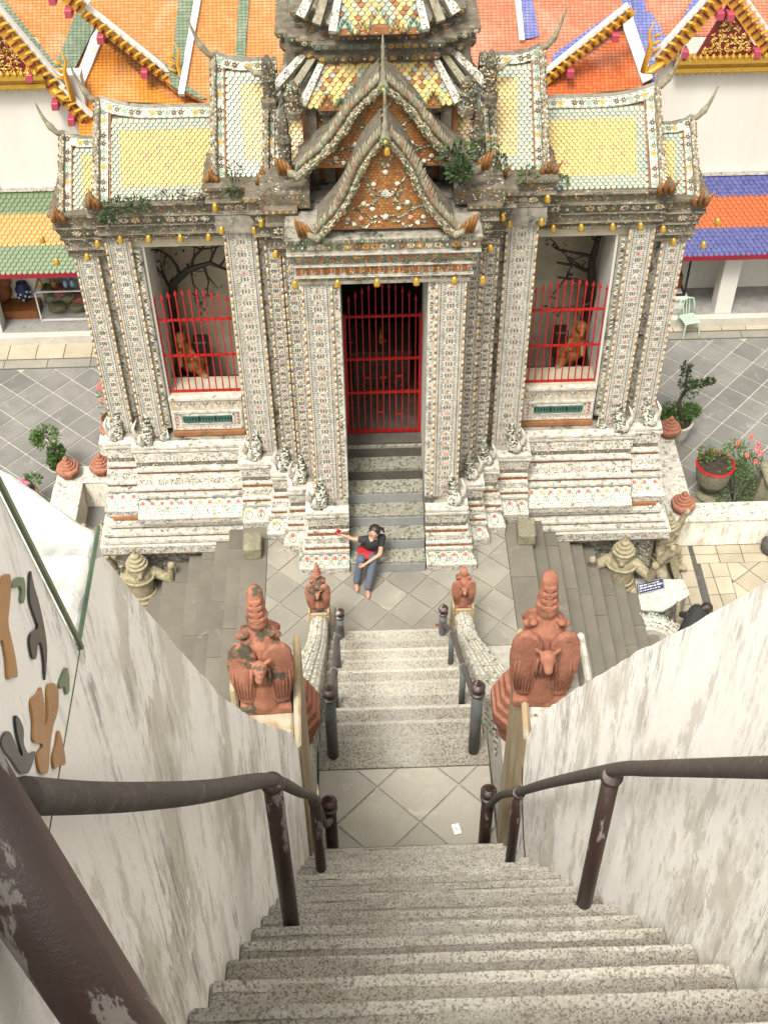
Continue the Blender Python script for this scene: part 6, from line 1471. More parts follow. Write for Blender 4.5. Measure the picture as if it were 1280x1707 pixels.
# ================================================================== COURTYARD WALLS, CAPS, POTS
def low_wall(name, label, segs, mat='plaster_warm'):
    o = thing(name, label, 'parapet wall', 'low parapet walls')
    for (x0, x1, y0, y1, z1) in segs:
        t = MB().box(x0, x1, y0, y1, ZY, z1-.05); t.obj('wall_body', mat, o)
        t = MB().box(x0-.02, x1+.02, y0-.02, y1+.02, z1-.049, z1); q = t.obj('coping', 'whiteedge', o, bevel=.015)
    return o
low_wall('parapet_wall', 'low cream parapet wall with two terracotta caps at the right of the pavilion', [(5.30, 5.80, 16.64, 18.9, -1.70), (5.32, 11, 16.16, 16.60, -1.70)])
t = MB()
for i in range(34): t.tube([(5.81, 16.8+i*.055, -1.74), (5.84, 16.83+i*.055, -1.72)], [.014, .006], 4)
low_wall('parapet_wall', 'low cream parapet wall with terracotta caps at the left of the pavilion', [(-6.30, -5.78, 14.0, 17.62, -1.70), (-6.28, -4.6, 17.66, 18.08, -1.70)])
capm = MB(); capm.lathe([(.13, 0), (.15, .07), (.205, .14), (.215, .19), (.205, .23), (.16, .25), (.155, .29), (.12, .30), (.115, .34), (.085, .35), (.08, .39), (.05, .40), (.045, .46), (.02, .50)], sq=dirs)
cme = None
for i, (x, y, lab) in enumerate(((-6.05, 17.84, 'standing on the corner of the left parapet wall'), (-5.42, 17.9, 'between the pavilion and the left corner cap'), (-5.35, 18.95, 'hindmost on the left, half hidden by the pavilion'), (5.72, 18.5, 'on the far end of the right parapet beside a bonsai pot'), (5.58, 16.42, 'on the near corner of the right parapet wall'))):
    if cme is None: o = capm.obj('terracotta_cap', 'terracotta'); cme = o
    else: o = cme.copy(); COL.objects.link(o)
    o.location = (x, y, -1.698); tag(o, 'stepped terracotta cap '+lab, 'terracotta cap', 'small terracotta caps'); o.rotation_euler = (0, 0, R(random.uniform(-6, 6)))
bpy.data.objects['terracotta_cap']
o = [q for q in bpy.data.objects if q.name.startswith('terracotta_cap') and abs(q.location.y-18.95) < .01][0]; o.location.z = -1.698
MB().box(-5.6, -5.0, 18.7, 19.2, ZY, -1.702).obj('rear_pier', 'plaster_warm'); tag(bpy.data.objects['rear_pier'], 'short cream pier behind the left corner of the pavilion', 'pier')
def pot(name, label, loc, r_, h, mat, rim, prof=None):
    p = thing(name, label, 'potted plant', loc=loc)
    t = MB(); t.lathe(prof or [(r_*.62, 0), (r_*.9, h*.5), (r_, h*.86), (r_*1.08, h*.88), (r_*1.10, h), (r_*.95, h), (r_*.92, h*.9)], (0, 0, 0), 22); t.obj('pot', mat, p, smooth=False)
    t = MB(); t.tube([(r_*1.05*math.cos(a), r_*1.05*math.sin(a), h*.99) for a in [2*PI*i/24 for i in range(25)]], r_*.085, 6, cap=False); t.obj('rim', rim, p)
    t = MB(); t.lathe([(.01, h*.86), (r_*.97, h*1.002), (.01, h*1.03)], (0, 0, 0), 18); t.obj('soil', 'soil', p); return p
p = pot('flower_pot', 'orange rimmed pot with pink flowers behind the wall at the left', (-6.98, 17.55, ZY+.002), .30, .50, 'kerb', 'redpaint' if False else 'terracotta')
foliage('foliage', [((0, 0, .62), (.32, .32, .14)), ((.25, .15, .75), (.14, .12, .12)), ((-.3, 0, .70), (.12, .1, .1))], .085, 110, 'leaf', p)
r_ = Relief(); 
for i in range(9): r_.frame((random.uniform(-.05, .16), random.uniform(-.1, .1), .74+random.uniform(0, .05)), (1, 0, 0), (0, .5, .5)); [r_.chip('leaf', math.cos(a)*.03, math.sin(a)*.03, .03, .02, a, .015, hexc('d8508f')) for a in (0, 1.3, 2.5, 3.8, 5)]
r_.obj('blossom', p)
p = pot('shrub_pot', 'small round leafy shrub in a pale green pot by the left corner cap', (-6.42, 18.50, ZY+.002), .20, .36, 'tile_w', 'tile_w')
t = MB(); t.tube([(0, 0, .3), (.02, 0, .6), (-.05, .02, .95), (-.12, .03, 1.15)], [.03, .025, .02, .01], 6); t.obj('stem', 'twig', p)
foliage('foliage', [((-.12, .0, 1.12), (.26, .24, .22)), ((.02, 0, .72), (.15, .15, .14)), ((-.02, 0, .5), (.16, .15, .1)), ((-.30, .05, 1.05), (.10, .1, .1))], .075, 330, 'leaf', p)
p = pot('flower_pot', 'pot of red flowers mostly hidden behind the left corner of the pavilion', (-5.45, 19.6, ZY+.002), .22, .6, 'terracotta', 'terracotta')
foliage('foliage', [((0, 0, .8), (.2, .2, .2)), ((-.05, .1, 1.2), (.14, .12, .16))], .07, 45, 'leaf', p)
r_ = Relief()
for i in range(12): r_.frame((random.uniform(-.16, .06), random.uniform(-.1, .1), 1.0+random.uniform(0, .5)), (1, 0, 0), (0, .5, .5)); [r_.chip('leaf', math.cos(a)*.03, math.sin(a)*.03, .03, .02, a, .015, hexc('c8301f')) for a in (0, 1.3, 2.5, 3.8, 5)]
r_.obj('blossom', p)
p = pot('bonsai_pot', 'tall twisted bonsai with layered leaf pads in a pale pot at the right', (6.0, 19.02, ZY+.002), .30, .62, 'kerb', 'kerb')
t = MB(); t.tube([(0, 0, .5), (.03, 0, .85), (-.03, .02, 1.1), (.06, .02, 1.4), (.02, 0, 1.7), (.0, 0, 2.05)], [.05, .045, .04, .035, .025, .012], 8); t.tube([(.05, 0, 1.4), (.3, 0, 1.55), (.5, 0, 1.62)], [.025, .018, .006], 6); t.tube([(-.02, 0, 1.0), (-.2, 0, 1.05)], [.03, .01], 6); t.obj('trunk', 'twig', p)
foliage('foliage', [((-.02, -.02, .84), (.34, .30, .16)), ((.25, -.02, .88), (.18, .16, .12)), ((-.22, 0, .80), (.16, .16, .1))], .075, 330, 'leaf', p)
foliage('foliage', [((.14, 0, 1.40), (.17, .14, .18)), ((.02, 0, 1.66), (.12, .1, .22)), ((.32, 0, 1.58), (.14, .06, .06)), ((.5, 0, 1.65), (.08, .05, .05)), ((-.02, 0, 2.0), (.08, .07, .12))], .06, 150, 'leafdark', p)
p = pot('goblet_planter', 'goblet shaped olive planter with bright red rim at the right parapet', (6.36, 17.32, ZY+.002), .33, 1.02, 'greystone', 'redpaint',
        [(.30, 0), (.31, .06), (.24, .10), (.20, .16), (.24, .20), (.13, .28), (.12, .34), (.22, .44), (.31, .62), (.34, .80), (.36, .98), (.37, 1.02), (.33, 1.02), (.32, .9)])
foliage('foliage', [((0, 0, 1.10), (.30, .28, .16)), ((-.18, .1, 1.2), (.15, .15, .12))], .075, 90, 'leaf', p)
b = thing('flowering_shrub', 'loose flowering shrub with tiny cream flowers beside the red rimmed planter', 'shrub', loc=(6.85, 17.2, ZY))
foliage('foliage', [((0, 0, .35), (.42, .38, .32)), ((.25, .2, .75), (.32, .3, .3)), ((-.05, .4, 1.05), (.28, .22, .24)), ((.35, -.1, .35), (.3, .3, .3)), ((.02, .15, .8), (.22, .2, .2))], .06, 480, 'leafgrey', b)
t = MB()
for i in range(14): a = random.random()*6.3; t.tube([(0, 0, 0), (.15*math.cos(a), .15*math.sin(a), .5), (.4*math.cos(a), .1+.4*math.sin(a), .9+random.random()*.4)], [.012, .009, .004], 4)
t.obj('stem', 'twig', b)
r_ = Relief()
for i in range(8): r_.frame((random.uniform(-.1, .35), .3+random.uniform(-.2, .2), 1.0+random.uniform(0, .35)), (1, 0, 0), (0, .6, .5)); [r_.chip('leaf', math.cos(a)*.028, math.sin(a)*.028, .03, .02, a, .015, hexc('c8301f')) for a in (0, 1.3, 2.5, 3.8, 5)]
r_.obj('blossom', b)
# ================================================================== FIGURES
def bird_statue(name, label, loc, s, rz, moss, tall=1, group=None):
    """terracotta bird woman: folded wings, tall crown, a small animal head on her back, seated on haunches"""
    st = thing(name, label, 'statue', group, loc, rz); S = lambda *a: tuple(q*s for q in a)
    sc = lambda P: [tuple([p[0]]+[(tuple(c*s for c in q) if isinstance(q, tuple) else q*s if isinstance(q, (int, float)) else q) for q in p[1:]]) for p in P]
    cr = [('c', (0, .05, 1.28), (0, .09, 1.51), .095, .080), ('s', (0, .095, 1.54), (.072, .068, .05)), ('s', (0, .04, 1.25), (.116, .118, .028)), ('s', (0, .06, 1.37), (.098, .095, .016))] if tall == 1 else \
         [('c', (0, .05, 1.26), (0, .09, 1.62), .10, .02), ('s', (0, .04, 1.25), (.125, .13, .03)), ('s', (0, .065, 1.36), (.098, .09, .02))] if tall == 2 else [('s', (0, .05, 1.26), (.11, .11, .05))]
    body = [('c', (0, -.05, .10), (0, -.02, .50), .22, .235), ('c', (0, -.02, .50), (0, 0, .88), .235, .20), ('c', (0, 0, .88), (0, .02, 1.10), .185, .09),
            ('s', (-.155, -.05, 1.05), (.07, .05, .04)), ('s', (.155, -.05, 1.05), (.07, .05, .04)), ('s', (-.13, -.08, 1.10), (.045, .045, .028)), ('s', (.13, -.08, 1.10), (.045, .045, .028)),
            ('s', (0, .03, 1.18), (.105, .115, .12))]+cr+[
            ('c', (-.14, -.12, .06), (-.17, .16, .12), .12, .10), ('c', (.14, -.12, .06), (.17, .16, .12), .12, .10), ('m', MB().prism([(-.27, -.25), (.27, -.25), (.25, .25), (-.25, .25)], 0, .10, .96)),
            ('c', (-.11, .05, .98), (-.16, .24, .80), .06, .045), ('c', (.11, .05, .98), (.16, .24, .80), .06, .045), ('c', (-.16, .24, .80), (0, .30, .86), .045, .035), ('c', (.16, .24, .80), (0, .30, .86), .045, .035)]
    def scm(P):
        out = sc([p for p in P if p[0] != 'm'])
        for p in P:
            if p[0] == 'm': q = MB(); q.add([tuple(c*s for c in v) for v in p[1].v], p[1].f); out.append(('m', q))
        return out
    blob('body', scm(body), .017*s, moss, st, 1)
    blob('face', sc([('s', (0, .12, 1.18), (.070, .04, .085)), ('c', (0, .15, 1.20), (0, .17, 1.16), .014, .020), ('s', (0, .15, 1.125), (.032, .014, .010)), ('s', (-.034, .15, 1.21), (.018, .012, .010)), ('s', (.034, .15, 1.21), (.018, .012, .010))]), .010*s, moss, st, 1)
    # carved plates and curls down the back of the crown
    for i in range(4 if tall else 0):
        z = 1.255+i*.072; yy = -.050+.015*i; w_ = .070-.006*i
        blob('crown_plate', sc([('m', None)] if False else [('s', (0, yy, z), (w_, .020, .040)), ('s', (0, yy-.012, z-.022), (w_*.6, .016, .014)), ('s', (-w_*.85, yy+.012, z), (.018, .02, .04)), ('s', (w_*.85, yy+.012, z), (.018, .02, .04))]), .009*s, moss, st, 0)
    for sg in (-1, 1):
        t = MB(); pts = []
        outline = [(.03, .94), (.09, 1.04), (.17, 1.09), (.25, 1.05), (.305, .94), (.325, .76), (.32, .58), (.295, .44), (.27, .32), (.25, .22), (.19, .175), (.12, .19), (.085, .28), (.07, .44), (.03, .64)]
        for th_ in (0, 1):
            for (x, z) in outline: pts.append(((sg*x)*s, (-.235-.02*math.sin((z-.1)*3.2)+.5*max(0, x-.12)**1.6+(.075 if th_ else 0))*s, z*s))
        n_ = len(outline); t.add(pts+[(sg*.17*s, -.285*s, .62*s), (sg*.17*s, -.13*s, .62*s)], [(i, (i+1) % n_, 2*n_) for i in range(n_)]+[((i+1) % n_+n_, i+n_, 2*n_+1) for i in range(n_)]+[(i, i+n_, (i+1) % n_+n_, (i+1) % n_) for i in range(n_)])
        wing = blob('wing', [('m', t)], .014*s, moss, st, 2)
        for j in range(6):
            x = .10+.034*j; t = MB(); t.tube([S(sg*x, -.262+.5*max(0, x-.12)**1.6, .82-.02*j), S(sg*(x+.008), -.275+.5*max(0, x-.12)**1.6, .55), S(sg*(x*.75+.05), -.25+.3*max(0, x-.12)**1.6, .27)], [.006*s, .009*s, .004*s], 5); t.obj('feather_rib', moss, wing, smooth=True)
    hd = blob('animal_head', sc([('c', (0, -.18, .70), (0, -.32, .88), .10, .070), ('s', (0, -.36, .92), (.075, .09, .07)), ('c', (0, -.36, .90), (0, -.47, .885), .055, .042), ('c', (-.05, -.33, .95), (-.105, -.31, .985), .016, .020), ('c', (.05, -.33, .95), (.105, -.31, .985), .016, .020), ('s', (-.035, -.41, .95), (.016,)*3), ('s', (.035, -.41, .95), (.016,)*3)]), .011*s, moss, st, 1)
    for j in range(5):
        x = (-.08+.04*j); t = MB(); t.tube([S(x, -.30, .84), S(x*1.15, -.32, .70), S(x*.9, -.28, .52)], [.014*s, .016*s, .006*s], 6); t.obj('mane_lock', moss, hd, smooth=True)
    return st
bird_statue('bird_statue', 'large moss stained terracotta bird woman statue ending the left stair wall', (-1.235, 6.50, 6.542), .84, R(2), 'terracotta_moss', group='terracotta bird statues')
bird_statue('bird_statue', 'large clean terracotta bird woman statue ending the right stair wall', (1.10, 6.50, 6.542), .88, R(-3), 'terracotta', group='terracotta bird statues')
bird_statue('bird_statue', 'small mossy terracotta bird statue with pointed crown, left lower pedestal', (-1.075, 12.26, .805), .58, R(0), 'terracotta_moss', 2, group='terracotta bird statues')
bird_statue('bird_statue', 'small broken terracotta bird statue without crown, right lower pedestal', (1.075, 12.26, .805), .56, R(0), 'terracotta', 0, group='terracotta bird statues')

# ---- woman sitting on the door steps
wm = thing('person', 'seated woman in a black top and grey trousers with one arm stretched out', 'person')
H = V((-.30, 13.83, .36)); N_ = V((-.24, 13.60, .86)); hd = V((-.215, 13.55, 1.02))
shR = V((-.375, 13.60, .80)); elR = V((-.54, 13.62, .80)); haR = V((-.745, 13.66, .87)); shL = V((-.09, 13.64, .79)); elL = V((-.13, 13.46, .60)); haL = V((-.37, 13.33, .52))
knR = V((-.44, 13.44, .50)); knL = V((-.235, 13.45, .50)); anR = V((-.51, 13.34, .10)); anL = V((-.335, 13.20, .10))
blob('body', [('c', H, N_-V((0, 0, .08)), .12, .11), ('c', N_-V((0, 0, .08)), N_+V((.01, 0, .06)), .05, .045), ('s', hd, (.078, .09, .105)), ('c', shR, elR, .042, .036), ('c', elR, haR, .034, .022), ('c', shL, elL, .045, .036), ('c', elL, haL, .034, .024), ('c', shR, shL, .05, .05),
              ('s', haL+V((-.03, -.02, 0)), (.038, .04, .022)), ('s', haR+V((-.02, 0, .02)), (.022, .03, .036)), ('c', H, knR, .09, .06), ('c', H, knL, .09, .06), ('c', knR, anR, .05, .035), ('c', knL, anL, .05, .035),
              ('c', hd+V((-.02, -.085, -.01)), hd+V((-.022, -.10, -.03)), .012, .014)], .014, 'skin', wm, 1)
def fingers(base, d, side, up, parent, curl=.6, ln=.055):
    d, side, up = V(d).normalized(), V(side).normalized(), V(up).normalized()
    for i, f in enumerate((.9, 1.0, .95, .78)):
        o_ = base+side*(-.024+.016*i); p1 = o_+d*ln*f*.5; p2 = p1+(d*(1-curl)-up*curl).normalized()*ln*f*.5; t = MB(); t.tube([o_, p1, p2], [.0085, .008, .006], 7); t.obj('finger', 'skin', parent, smooth=True)
    o_ = base-side*.03-d*.02; t = MB(); t.tube([o_, o_-side*.018+d*.012, o_-side*.012+d*.034], [.010, .009, .007], 7); t.obj('thumb', 'skin', parent, smooth=True)
fingers(haL+V((-.055, -.03, 0)), (-.8, -.5, -.1), (.4, -.8, 0), (0, 0, 1), wm); fingers(haR+V((-.03, 0, .035)), (-.4, 0, .9), (0, 1, 0), (1, 0, 0), wm)
blob('top', [('c', H+V((0, 0, .02)), N_-V((0, 0, .10)), .142, .125), ('c', shR+V((.0, 0, 0)), shL, .068, .068), ('c', shR, shR.lerp(elR, .38), .062, .052), ('c', shL, shL.lerp(elL, .42), .062, .052)], .013, 'blackcloth', wm, 2)
blob('trousers', [('c', H-V((0, 0, .02)), knR, .115, .075), ('c', H-V((0, 0, .02)), knL, .115, .075), ('s', H-V((0, -.02, .03)), (.155, .13, .11)), ('c', knR, anR+V((0, 0, .02)), .070, .062), ('c', knL, anL+V((0, 0, .02)), .070, .062)], .014, 'jeans', wm, 2)
for a in (anR, anL):
    f = V((a.x-.01, a.y-.10, .030)); blob('sandal', [('s', (a.x, a.y-.06, .028), (.042, .115, .024)), ('s', (a.x, a.y-.11, .05), (.036, .05, .02))], .009, 'sandal', wm, 1)
    blob('foot', [('s', (a.x, a.y-.10, .056), (.028, .075, .018)), ('c', a+V((0, 0, .02)), V((a.x, a.y-.06, .055)), .03, .022)], .009, 'skin', wm, 1)
blob('hair', [('s', hd+V((.012, .022, .025)), (.094, .098, .098)), ('s', hd+V((.05, .07, -.01)), (.06, .06, .07)), ('c', hd+V((.06, .09, .0)), hd+V((.14, .12, -.06)), .034, .022), ('c', hd+V((.13, .12, -.05)), hd+V((.165, .12, -.15)), .026, .010)], .011, 'hair', wm, 1)
r_ = MB()
for sg in (-1, 1): r_.lathe([(.0085, -.004), (.009, .004)], hd+V((-.012+sg*.028, -.087, .012)), 8)
r_.obj('eye', 'hair', wm, kind='stuff'); t = MB(); t.box(-.018, .018, -.004, .004, -.004, .004, Matrix.Translation(hd+V((-.016, -.092, -.045)))); t.obj('mouth', 'sandal', wm)
o = blob('red_bag', [('s', (-.34, 13.58, .50), (.15, .13, .055)), ('s', (-.28, 13.66, .52), (.12, .09, .06)), ('s', (-.42, 13.66, .50), (.07, .08, .05))], .014, 'redcloth', None, 2); tag(o, 'bundled red cloth lying in the lap of the seated woman', 'cloth')
t = MB().box(-.035, .035, -.006, .006, -.06, .06, Matrix.Translation(haR+V((-.035, -.015, .075))) @ Matrix.Rotation(.5, 4, 'Y')); o = t.obj('red_phone', 'redcloth', bevel=.004); tag(o, 'small red phone held up in the outstretched hand of the woman', 'phone')
# ---- person in black beyond the right wall
px_ = thing('person', 'bending person in black with dark hair behind the right wall', 'person', loc=(5.02, 13.26, ZY))
hp = V((-.05, -.10, .88)); nk = V((.18, .22, 1.28)); h2 = V((.34, .26, 1.33))
blob('body', [('c', hp, nk, .14, .12), ('c', nk, h2, .055, .05), ('s', h2, (.09, .08, .105)), ('c', hp+V((-.09, 0, 0)), V((-.12, -.02, .48)), .09, .065), ('c', hp+V((.09, 0, 0)), V((.10, .02, .48)), .09, .065), ('c', V((-.12, -.02, .48)), V((-.13, -.06, .07)), .06, .04), ('c', V((.10, .02, .48)), V((.11, 0, .07)), .06, .04),
              ('s', (-.13, 0, .035), (.045, .11, .035)), ('s', (.11, .06, .035), (.045, .11, .035)), ('c', nk+V((-.15, -.02, -.04)), V((-.02, .42, 1.0)), .05, .04), ('c', nk+V((.15, -.05, -.04)), V((.36, .30, 1.02)), .05, .04), ('c', V((-.02, .42, 1.0)), V((.18, .55, .95)), .036, .025), ('c', V((.36, .30, 1.02)), V((.34, .5, .92)), .036, .025)], .018, 'skin', px_, 1)
blob('jacket', [('c', hp, nk-V((.01, 0, .02)), .185, .165), ('c', nk+V((-.15, -.02, -.05)), nk+V((.14, -.05, -.05)), .085, .085), ('c', nk+V((-.15, -.02, -.05)), V((-.02, .42, 1.0)), .075, .055), ('c', nk+V((.15, -.05, -.05)), V((.36, .30, 1.02)), .075, .055)], .016, 'blackcloth', px_, 2)
blob('trousers', [('s', hp, (.18, .15, .13)), ('c', hp+V((-.09, 0, 0)), V((-.12, -.02, .48)), .11, .08), ('c', hp+V((.09, 0, 0)), V((.10, .02, .48)), .11, .08), ('c', V((-.12, -.02, .48)), V((-.13, -.06, .1)), .08, .065), ('c', V((.10, .02, .48)), V((.11, 0, .1)), .08, .065)], .018, 'blackcloth', px_, 2)
blob('hair', [('s', h2+V((-.02, .0, .025)), (.105, .095, .10)), ('c', h2+V((-.08, -.02, .04)), h2+V((-.16, -.06, .02)), .055, .035)], .014, 'hair', px_, 1)

# ---- stucco guardians carrying the base at the foot of the side stairs
def guardian(name, label, loc, rz, s=1.0, mat='figure'):
    g_ = thing(name, label, 'statue', 'giant guardian figures', loc, rz); g_.scale = (s, s, s)
    blob('body', [('c', (0, 0, .62), (0, 0, 1.15), .22, .25), ('s', (0, -.06, .72), (.22, .2, .18)), ('c', (-.12, 0, .6), (-.42, -.22, .50), .15, .12), ('c', (.12, 0, .6), (.42, -.22, .50), .15, .12), ('c', (-.42, -.22, .50), (-.40, -.26, .05), .11, .08), ('c', (.42, -.22, .50), (.40, -.26, .05), .11, .08),
                  ('s', (-.42, -.36, .06), (.09, .18, .06)), ('s', (.42, -.36, .06), (.09, .18, .06)), ('c', (-.24, 0, 1.2), (-.52, -.14, 1.05), .11, .085), ('c', (.24, 0, 1.2), (.52, -.14, 1.05), .11, .085), ('c', (-.52, -.14, 1.05), (-.50, -.30, 1.42), .08, .055), ('c', (.52, -.14, 1.05), (.56, -.22, 1.42), .08, .055),
                  ('s', (-.50, -.32, 1.48), (.07, .07, .08)), ('s', (.56, -.24, 1.48), (.07, .07, .08)), ('s', (0, -.06, 1.42), (.15, .16, .17)), ('c', (0, -.20, 1.40), (0, -.24, 1.37), .03, .04), ('s', (0, -.20, 1.31), (.07, .04, .02)), ('s', (-.06, -.19, 1.46), (.03, .03, .02)), ('s', (.06, -.19, 1.46), (.03, .03, .02)), ('s', (-.16, -.05, 1.42), (.03, .04, .07)), ('s', (.16, -.05, 1.42), (.03, .04, .07))], .024, mat, g_, 1)
    t = MB(); t.lathe([(.19, 0), (.20, .04), (.16, .06), (.165, .11), (.12, .13), (.125, .18), (.08, .20), (.08, .25), (.03, .30), (.015, .42)], (0, -.04, 1.50), 14); t.obj('crown', mat, g_, smooth=False)
    for z, r_ in ((.70, .27), (.82, .25), (1.22, .27)): t = MB(); t.tube([(r_*math.cos(a), r_*.9*math.sin(a)-.03, z) for a in [2*PI*i/16 for i in range(17)]], .028, 6, cap=False); t.obj('ornament_band', mat, g_, smooth=True)
    for sg in (-1, 1):
        for z in (.30, .20): t = MB(); t.tube([(sg*.41+.12*math.cos(a), -.25+.12*math.sin(a), z) for a in [2*PI*i/12 for i in range(13)]], .022, 6, cap=False); t.obj('anklet', mat, g_)
    t = MB(); t.add([(-.14, -.25, .7), (.14, -.25, .7), (.17, -.42, .3), (0, -.46, .18), (-.17, -.42, .3), (0, -.16, .5)], [(0, 1, 2, 3, 4), (0, 5, 1), (1, 5, 2), (4, 5, 0), (2, 5, 3), (3, 5, 4)]); t.obj('apron', mat, g_)
    return g_
guardian('guardian_figure', 'crowned stucco giant with raised arm under the left corner of the pavilion base', (-4.28, 14.62, -2.2), R(18), .98)
guardian('guardian_figure', 'crouching stucco giant straddling the step ends under the right pavilion corner', (4.08, 14.62, -2.25), R(-14), 1.0)
guardian('guardian_figure', 'second stucco giant at the extreme left, partly hidden by the stair wall', (-4.95, 15.6, -2.3), R(-60), .85)
guardian('guardian_figure', 'second stucco giant round the right corner of the pavilion base', (4.98, 15.35, -2.3), R(60), .9)
lf_ = thing('stone_lion', 'small pale stone lion on the cream flagstones behind the bending person', 'statue', loc=(5.30, 13.75, ZY), rz=R(40)); lf_.scale = (.9,)*3
blob('body', [('s', (0, 0, .45), (.22, .38, .24)), ('s', (0, -.36, .75), (.2, .2, .22)), ('s', (0, -.54, .70), (.12, .1, .1)), ('c', (-.12, -.3, .4), (-.13, -.34, .05), .09, .07), ('c', (.12, -.3, .4), (.13, -.34, .05), .09, .07), ('c', (-.14, .25, .4), (-.16, .2, .05), .11, .08), ('c', (.14, .25, .4), (.16, .2, .05), .11, .08), ('c', (0, .36, .5), (.05, .48, .9), .06, .04), ('s', (.12, -.3, .95), (.05, .05, .05)), ('s', (-.12, -.3, .95), (.05, .05, .05))]+[('s', (.17*math.cos(a), -.34+.08*math.sin(a*2), .75+.18*math.sin(a)), (.065,)*3) for a in [i*.63 for i in range(10)]], .024, 'figure', lf_, 1)
MB().box(-.25, .25, -.5, .45, 0, .05).obj('plinth_slab', 'figure', lf_)
sg_ = thing('stone_official', 'grey carved stone figure of a robed man at the right edge of the picture', 'statue', loc=(7.42, 17.05, ZY))
blob('body', [('c', (0, 0, .05), (0, 0, 1.0), .30, .24), ('c', (0, 0, 1.0), (0, 0, 1.3), .25, .16), ('s', (0, -.02, 1.48), (.13, .14, .17)), ('c', (-.22, 0, 1.2), (-.12, -.25, .95), .1, .09), ('c', (.22, 0, 1.2), (.12, -.25, .95), .1, .09), ('s', (0, -.28, .98), (.12, .08, .09)), ('c', (0, 0, 1.58), (0, .02, 1.72), .12, .07), ('c', (-.2, -.1, .9), (-.24, -.12, .3), .06, .09), ('c', (.2, -.1, .9), (.24, -.12, .3), .06, .09), ('s', (0, -.16, 1.47), (.025, .03, .03))], .025, 'greystone', sg_, 1)
MB().box(-.36, .36, -.3, .3, 0, .12).obj('plinth_slab', 'greystone', sg_, bevel=.01)
t = MB(); t.lathe([(.12, 0), (.17, .1), (.18, .25), (.12, .33), (.10, .36)], (7.25, 15.95, ZY), 12); o = t.obj('stone_pot', 'groutd', smooth=True); tag(o, 'small dark stone pot against the right parapet at the picture edge', 'pot')
# brackets of stone poking out between the plinth and the parapets
for (x, y, z, lab) in ((4.98, 16.9, -1.75, 'upper knob right of the pavilion base'), (5.10, 16.0, -1.75, 'lower knob right of the pavilion base')):
    o = blob('stone_bollard', [('s', (x, y, z), (.09, .09, .12)), ('s', (x, y-.02, z+.15), (.06, .06, .08)), ('c', (x, y, z), (x, y, ZY+.0), .06, .09)], .02, 'figure', None, 1); tag(o, 'weathered stone post, '+lab, 'stone post', 'small stone posts')
# ---- sign plinth and curved mosaic coping at the bottom of the right side stairs
sp = thing('mosaic_bench', 'white ledge edged with mosaic at the foot of the right steps, under the blue sign', 'ledge')
t = MB(); t.prism([(3.95, 14.05), (4.75, 13.98), (5.25, 14.30), (5.22, 14.62), (4.1, 14.70), (3.9, 14.4)], -2.4, -1.66); t.obj('ledge_body', 'mortar_mid', sp)
t = MB(); t.prism([(3.92, 14.02), (4.77, 13.94), (5.30, 14.29), (5.25, 14.64), (4.1, 14.72), (3.88, 14.4)], -1.655, -1.60); t.obj('ledge_top', 'mortar', sp, bevel=.008)
r_ = Relief().frame((3.95, 14.045, -1.82), (.8, -.07, 0), (0, 0, 1)); r_.lace(.8, .15, dens=1100, size=.017, cols=((C_DK, .4), (C_RD, .2), (C_W, .3), (C_GR, .1))); r_.frame((4.75, 13.975, -1.82), (.5, .32, 0), (0, 0, 1)); r_.lace(.58, .15, dens=1100, size=.017, cols=((C_DK, .4), (C_RD, .2), (C_W, .3), (C_GR, .1))); r_.obj('mosaic', sp)
sn = thing('sign_board', 'small navy blue sign board with three lines of white writing', 'sign', loc=(4.62, 14.42, -1.50), rz=R(13)); sn.rotation_euler = (R(-38), 0, R(15))
MB().box(-.25, .25, -.012, .012, -.10, .10).obj('board', 'navy', sn, bevel=.004)
t = MB()
for a in (((-.24, .24), (.088, .094)), ((-.24, .24), (-.094, -.088)), ((-.24, -.234), (-.09, .09)), ((.234, .24), (-.09, .09))): t.box(a[0][0], a[0][1], -.0155, -.0125, a[1][0], a[1][1])
t.obj('border_line', 'white', sn)
for z, runs, hh in ((.050, (.06, .07, .05, .08, .05), .012), (.005, (.05, .07, .09, .05, .10), .013), (-.045, (.03, .02, .03, .04, .03, .03, .04, .05), .009)):
    t = MB(); u = -.215
    for k, r_w in enumerate(runs):        # the writing is too small in the photograph to read: word shapes only
        t.box(u, min(.22, u+r_w), -.0150, -.0125, z-hh, z+hh*(.6 if k % 2 else 1)); u += r_w+.016
    t.obj('line_of_writing', 'white', sn, kind='stuff')
t = MB(); t.tube([(0, .02, -.1), (0, .10, -.22)], .012, 6); t.obj('stay', 'iron', sn)
cc = thing('curved_coping', 'curved white mosaic coping sweeping down beside the bending person', 'coping')
t = MB(); vs = []; K = 18
for i in range(K+1):
    u = i/K; a = R(100-80*u); cx_, cy_ = 4.52, 12.96; r0_, r1_ = .62, .98; z = -1.62-.62*u**2
    for r2, zz in ((r0_, ZY), (r0_, z-.05), (r0_+.06, z+.02), ((r0_+r1_)/2, z+.07), (r1_-.06, z+.02), (r1_, z-.05), (r1_, ZY)): vs.append((cx_+math.cos(a)*r2, cy_+math.sin(a)*r2, zz))
t.add(vs, [(i*7+j, (i+1)*7+j, (i+1)*7+j+1, i*7+j+1) for i in range(K) for j in range(6)]+[tuple(range(7)), tuple(K*7+j for j in range(7))[::-1]]); t.obj('coping_body', 'mortar', cc)
r_ = Relief()
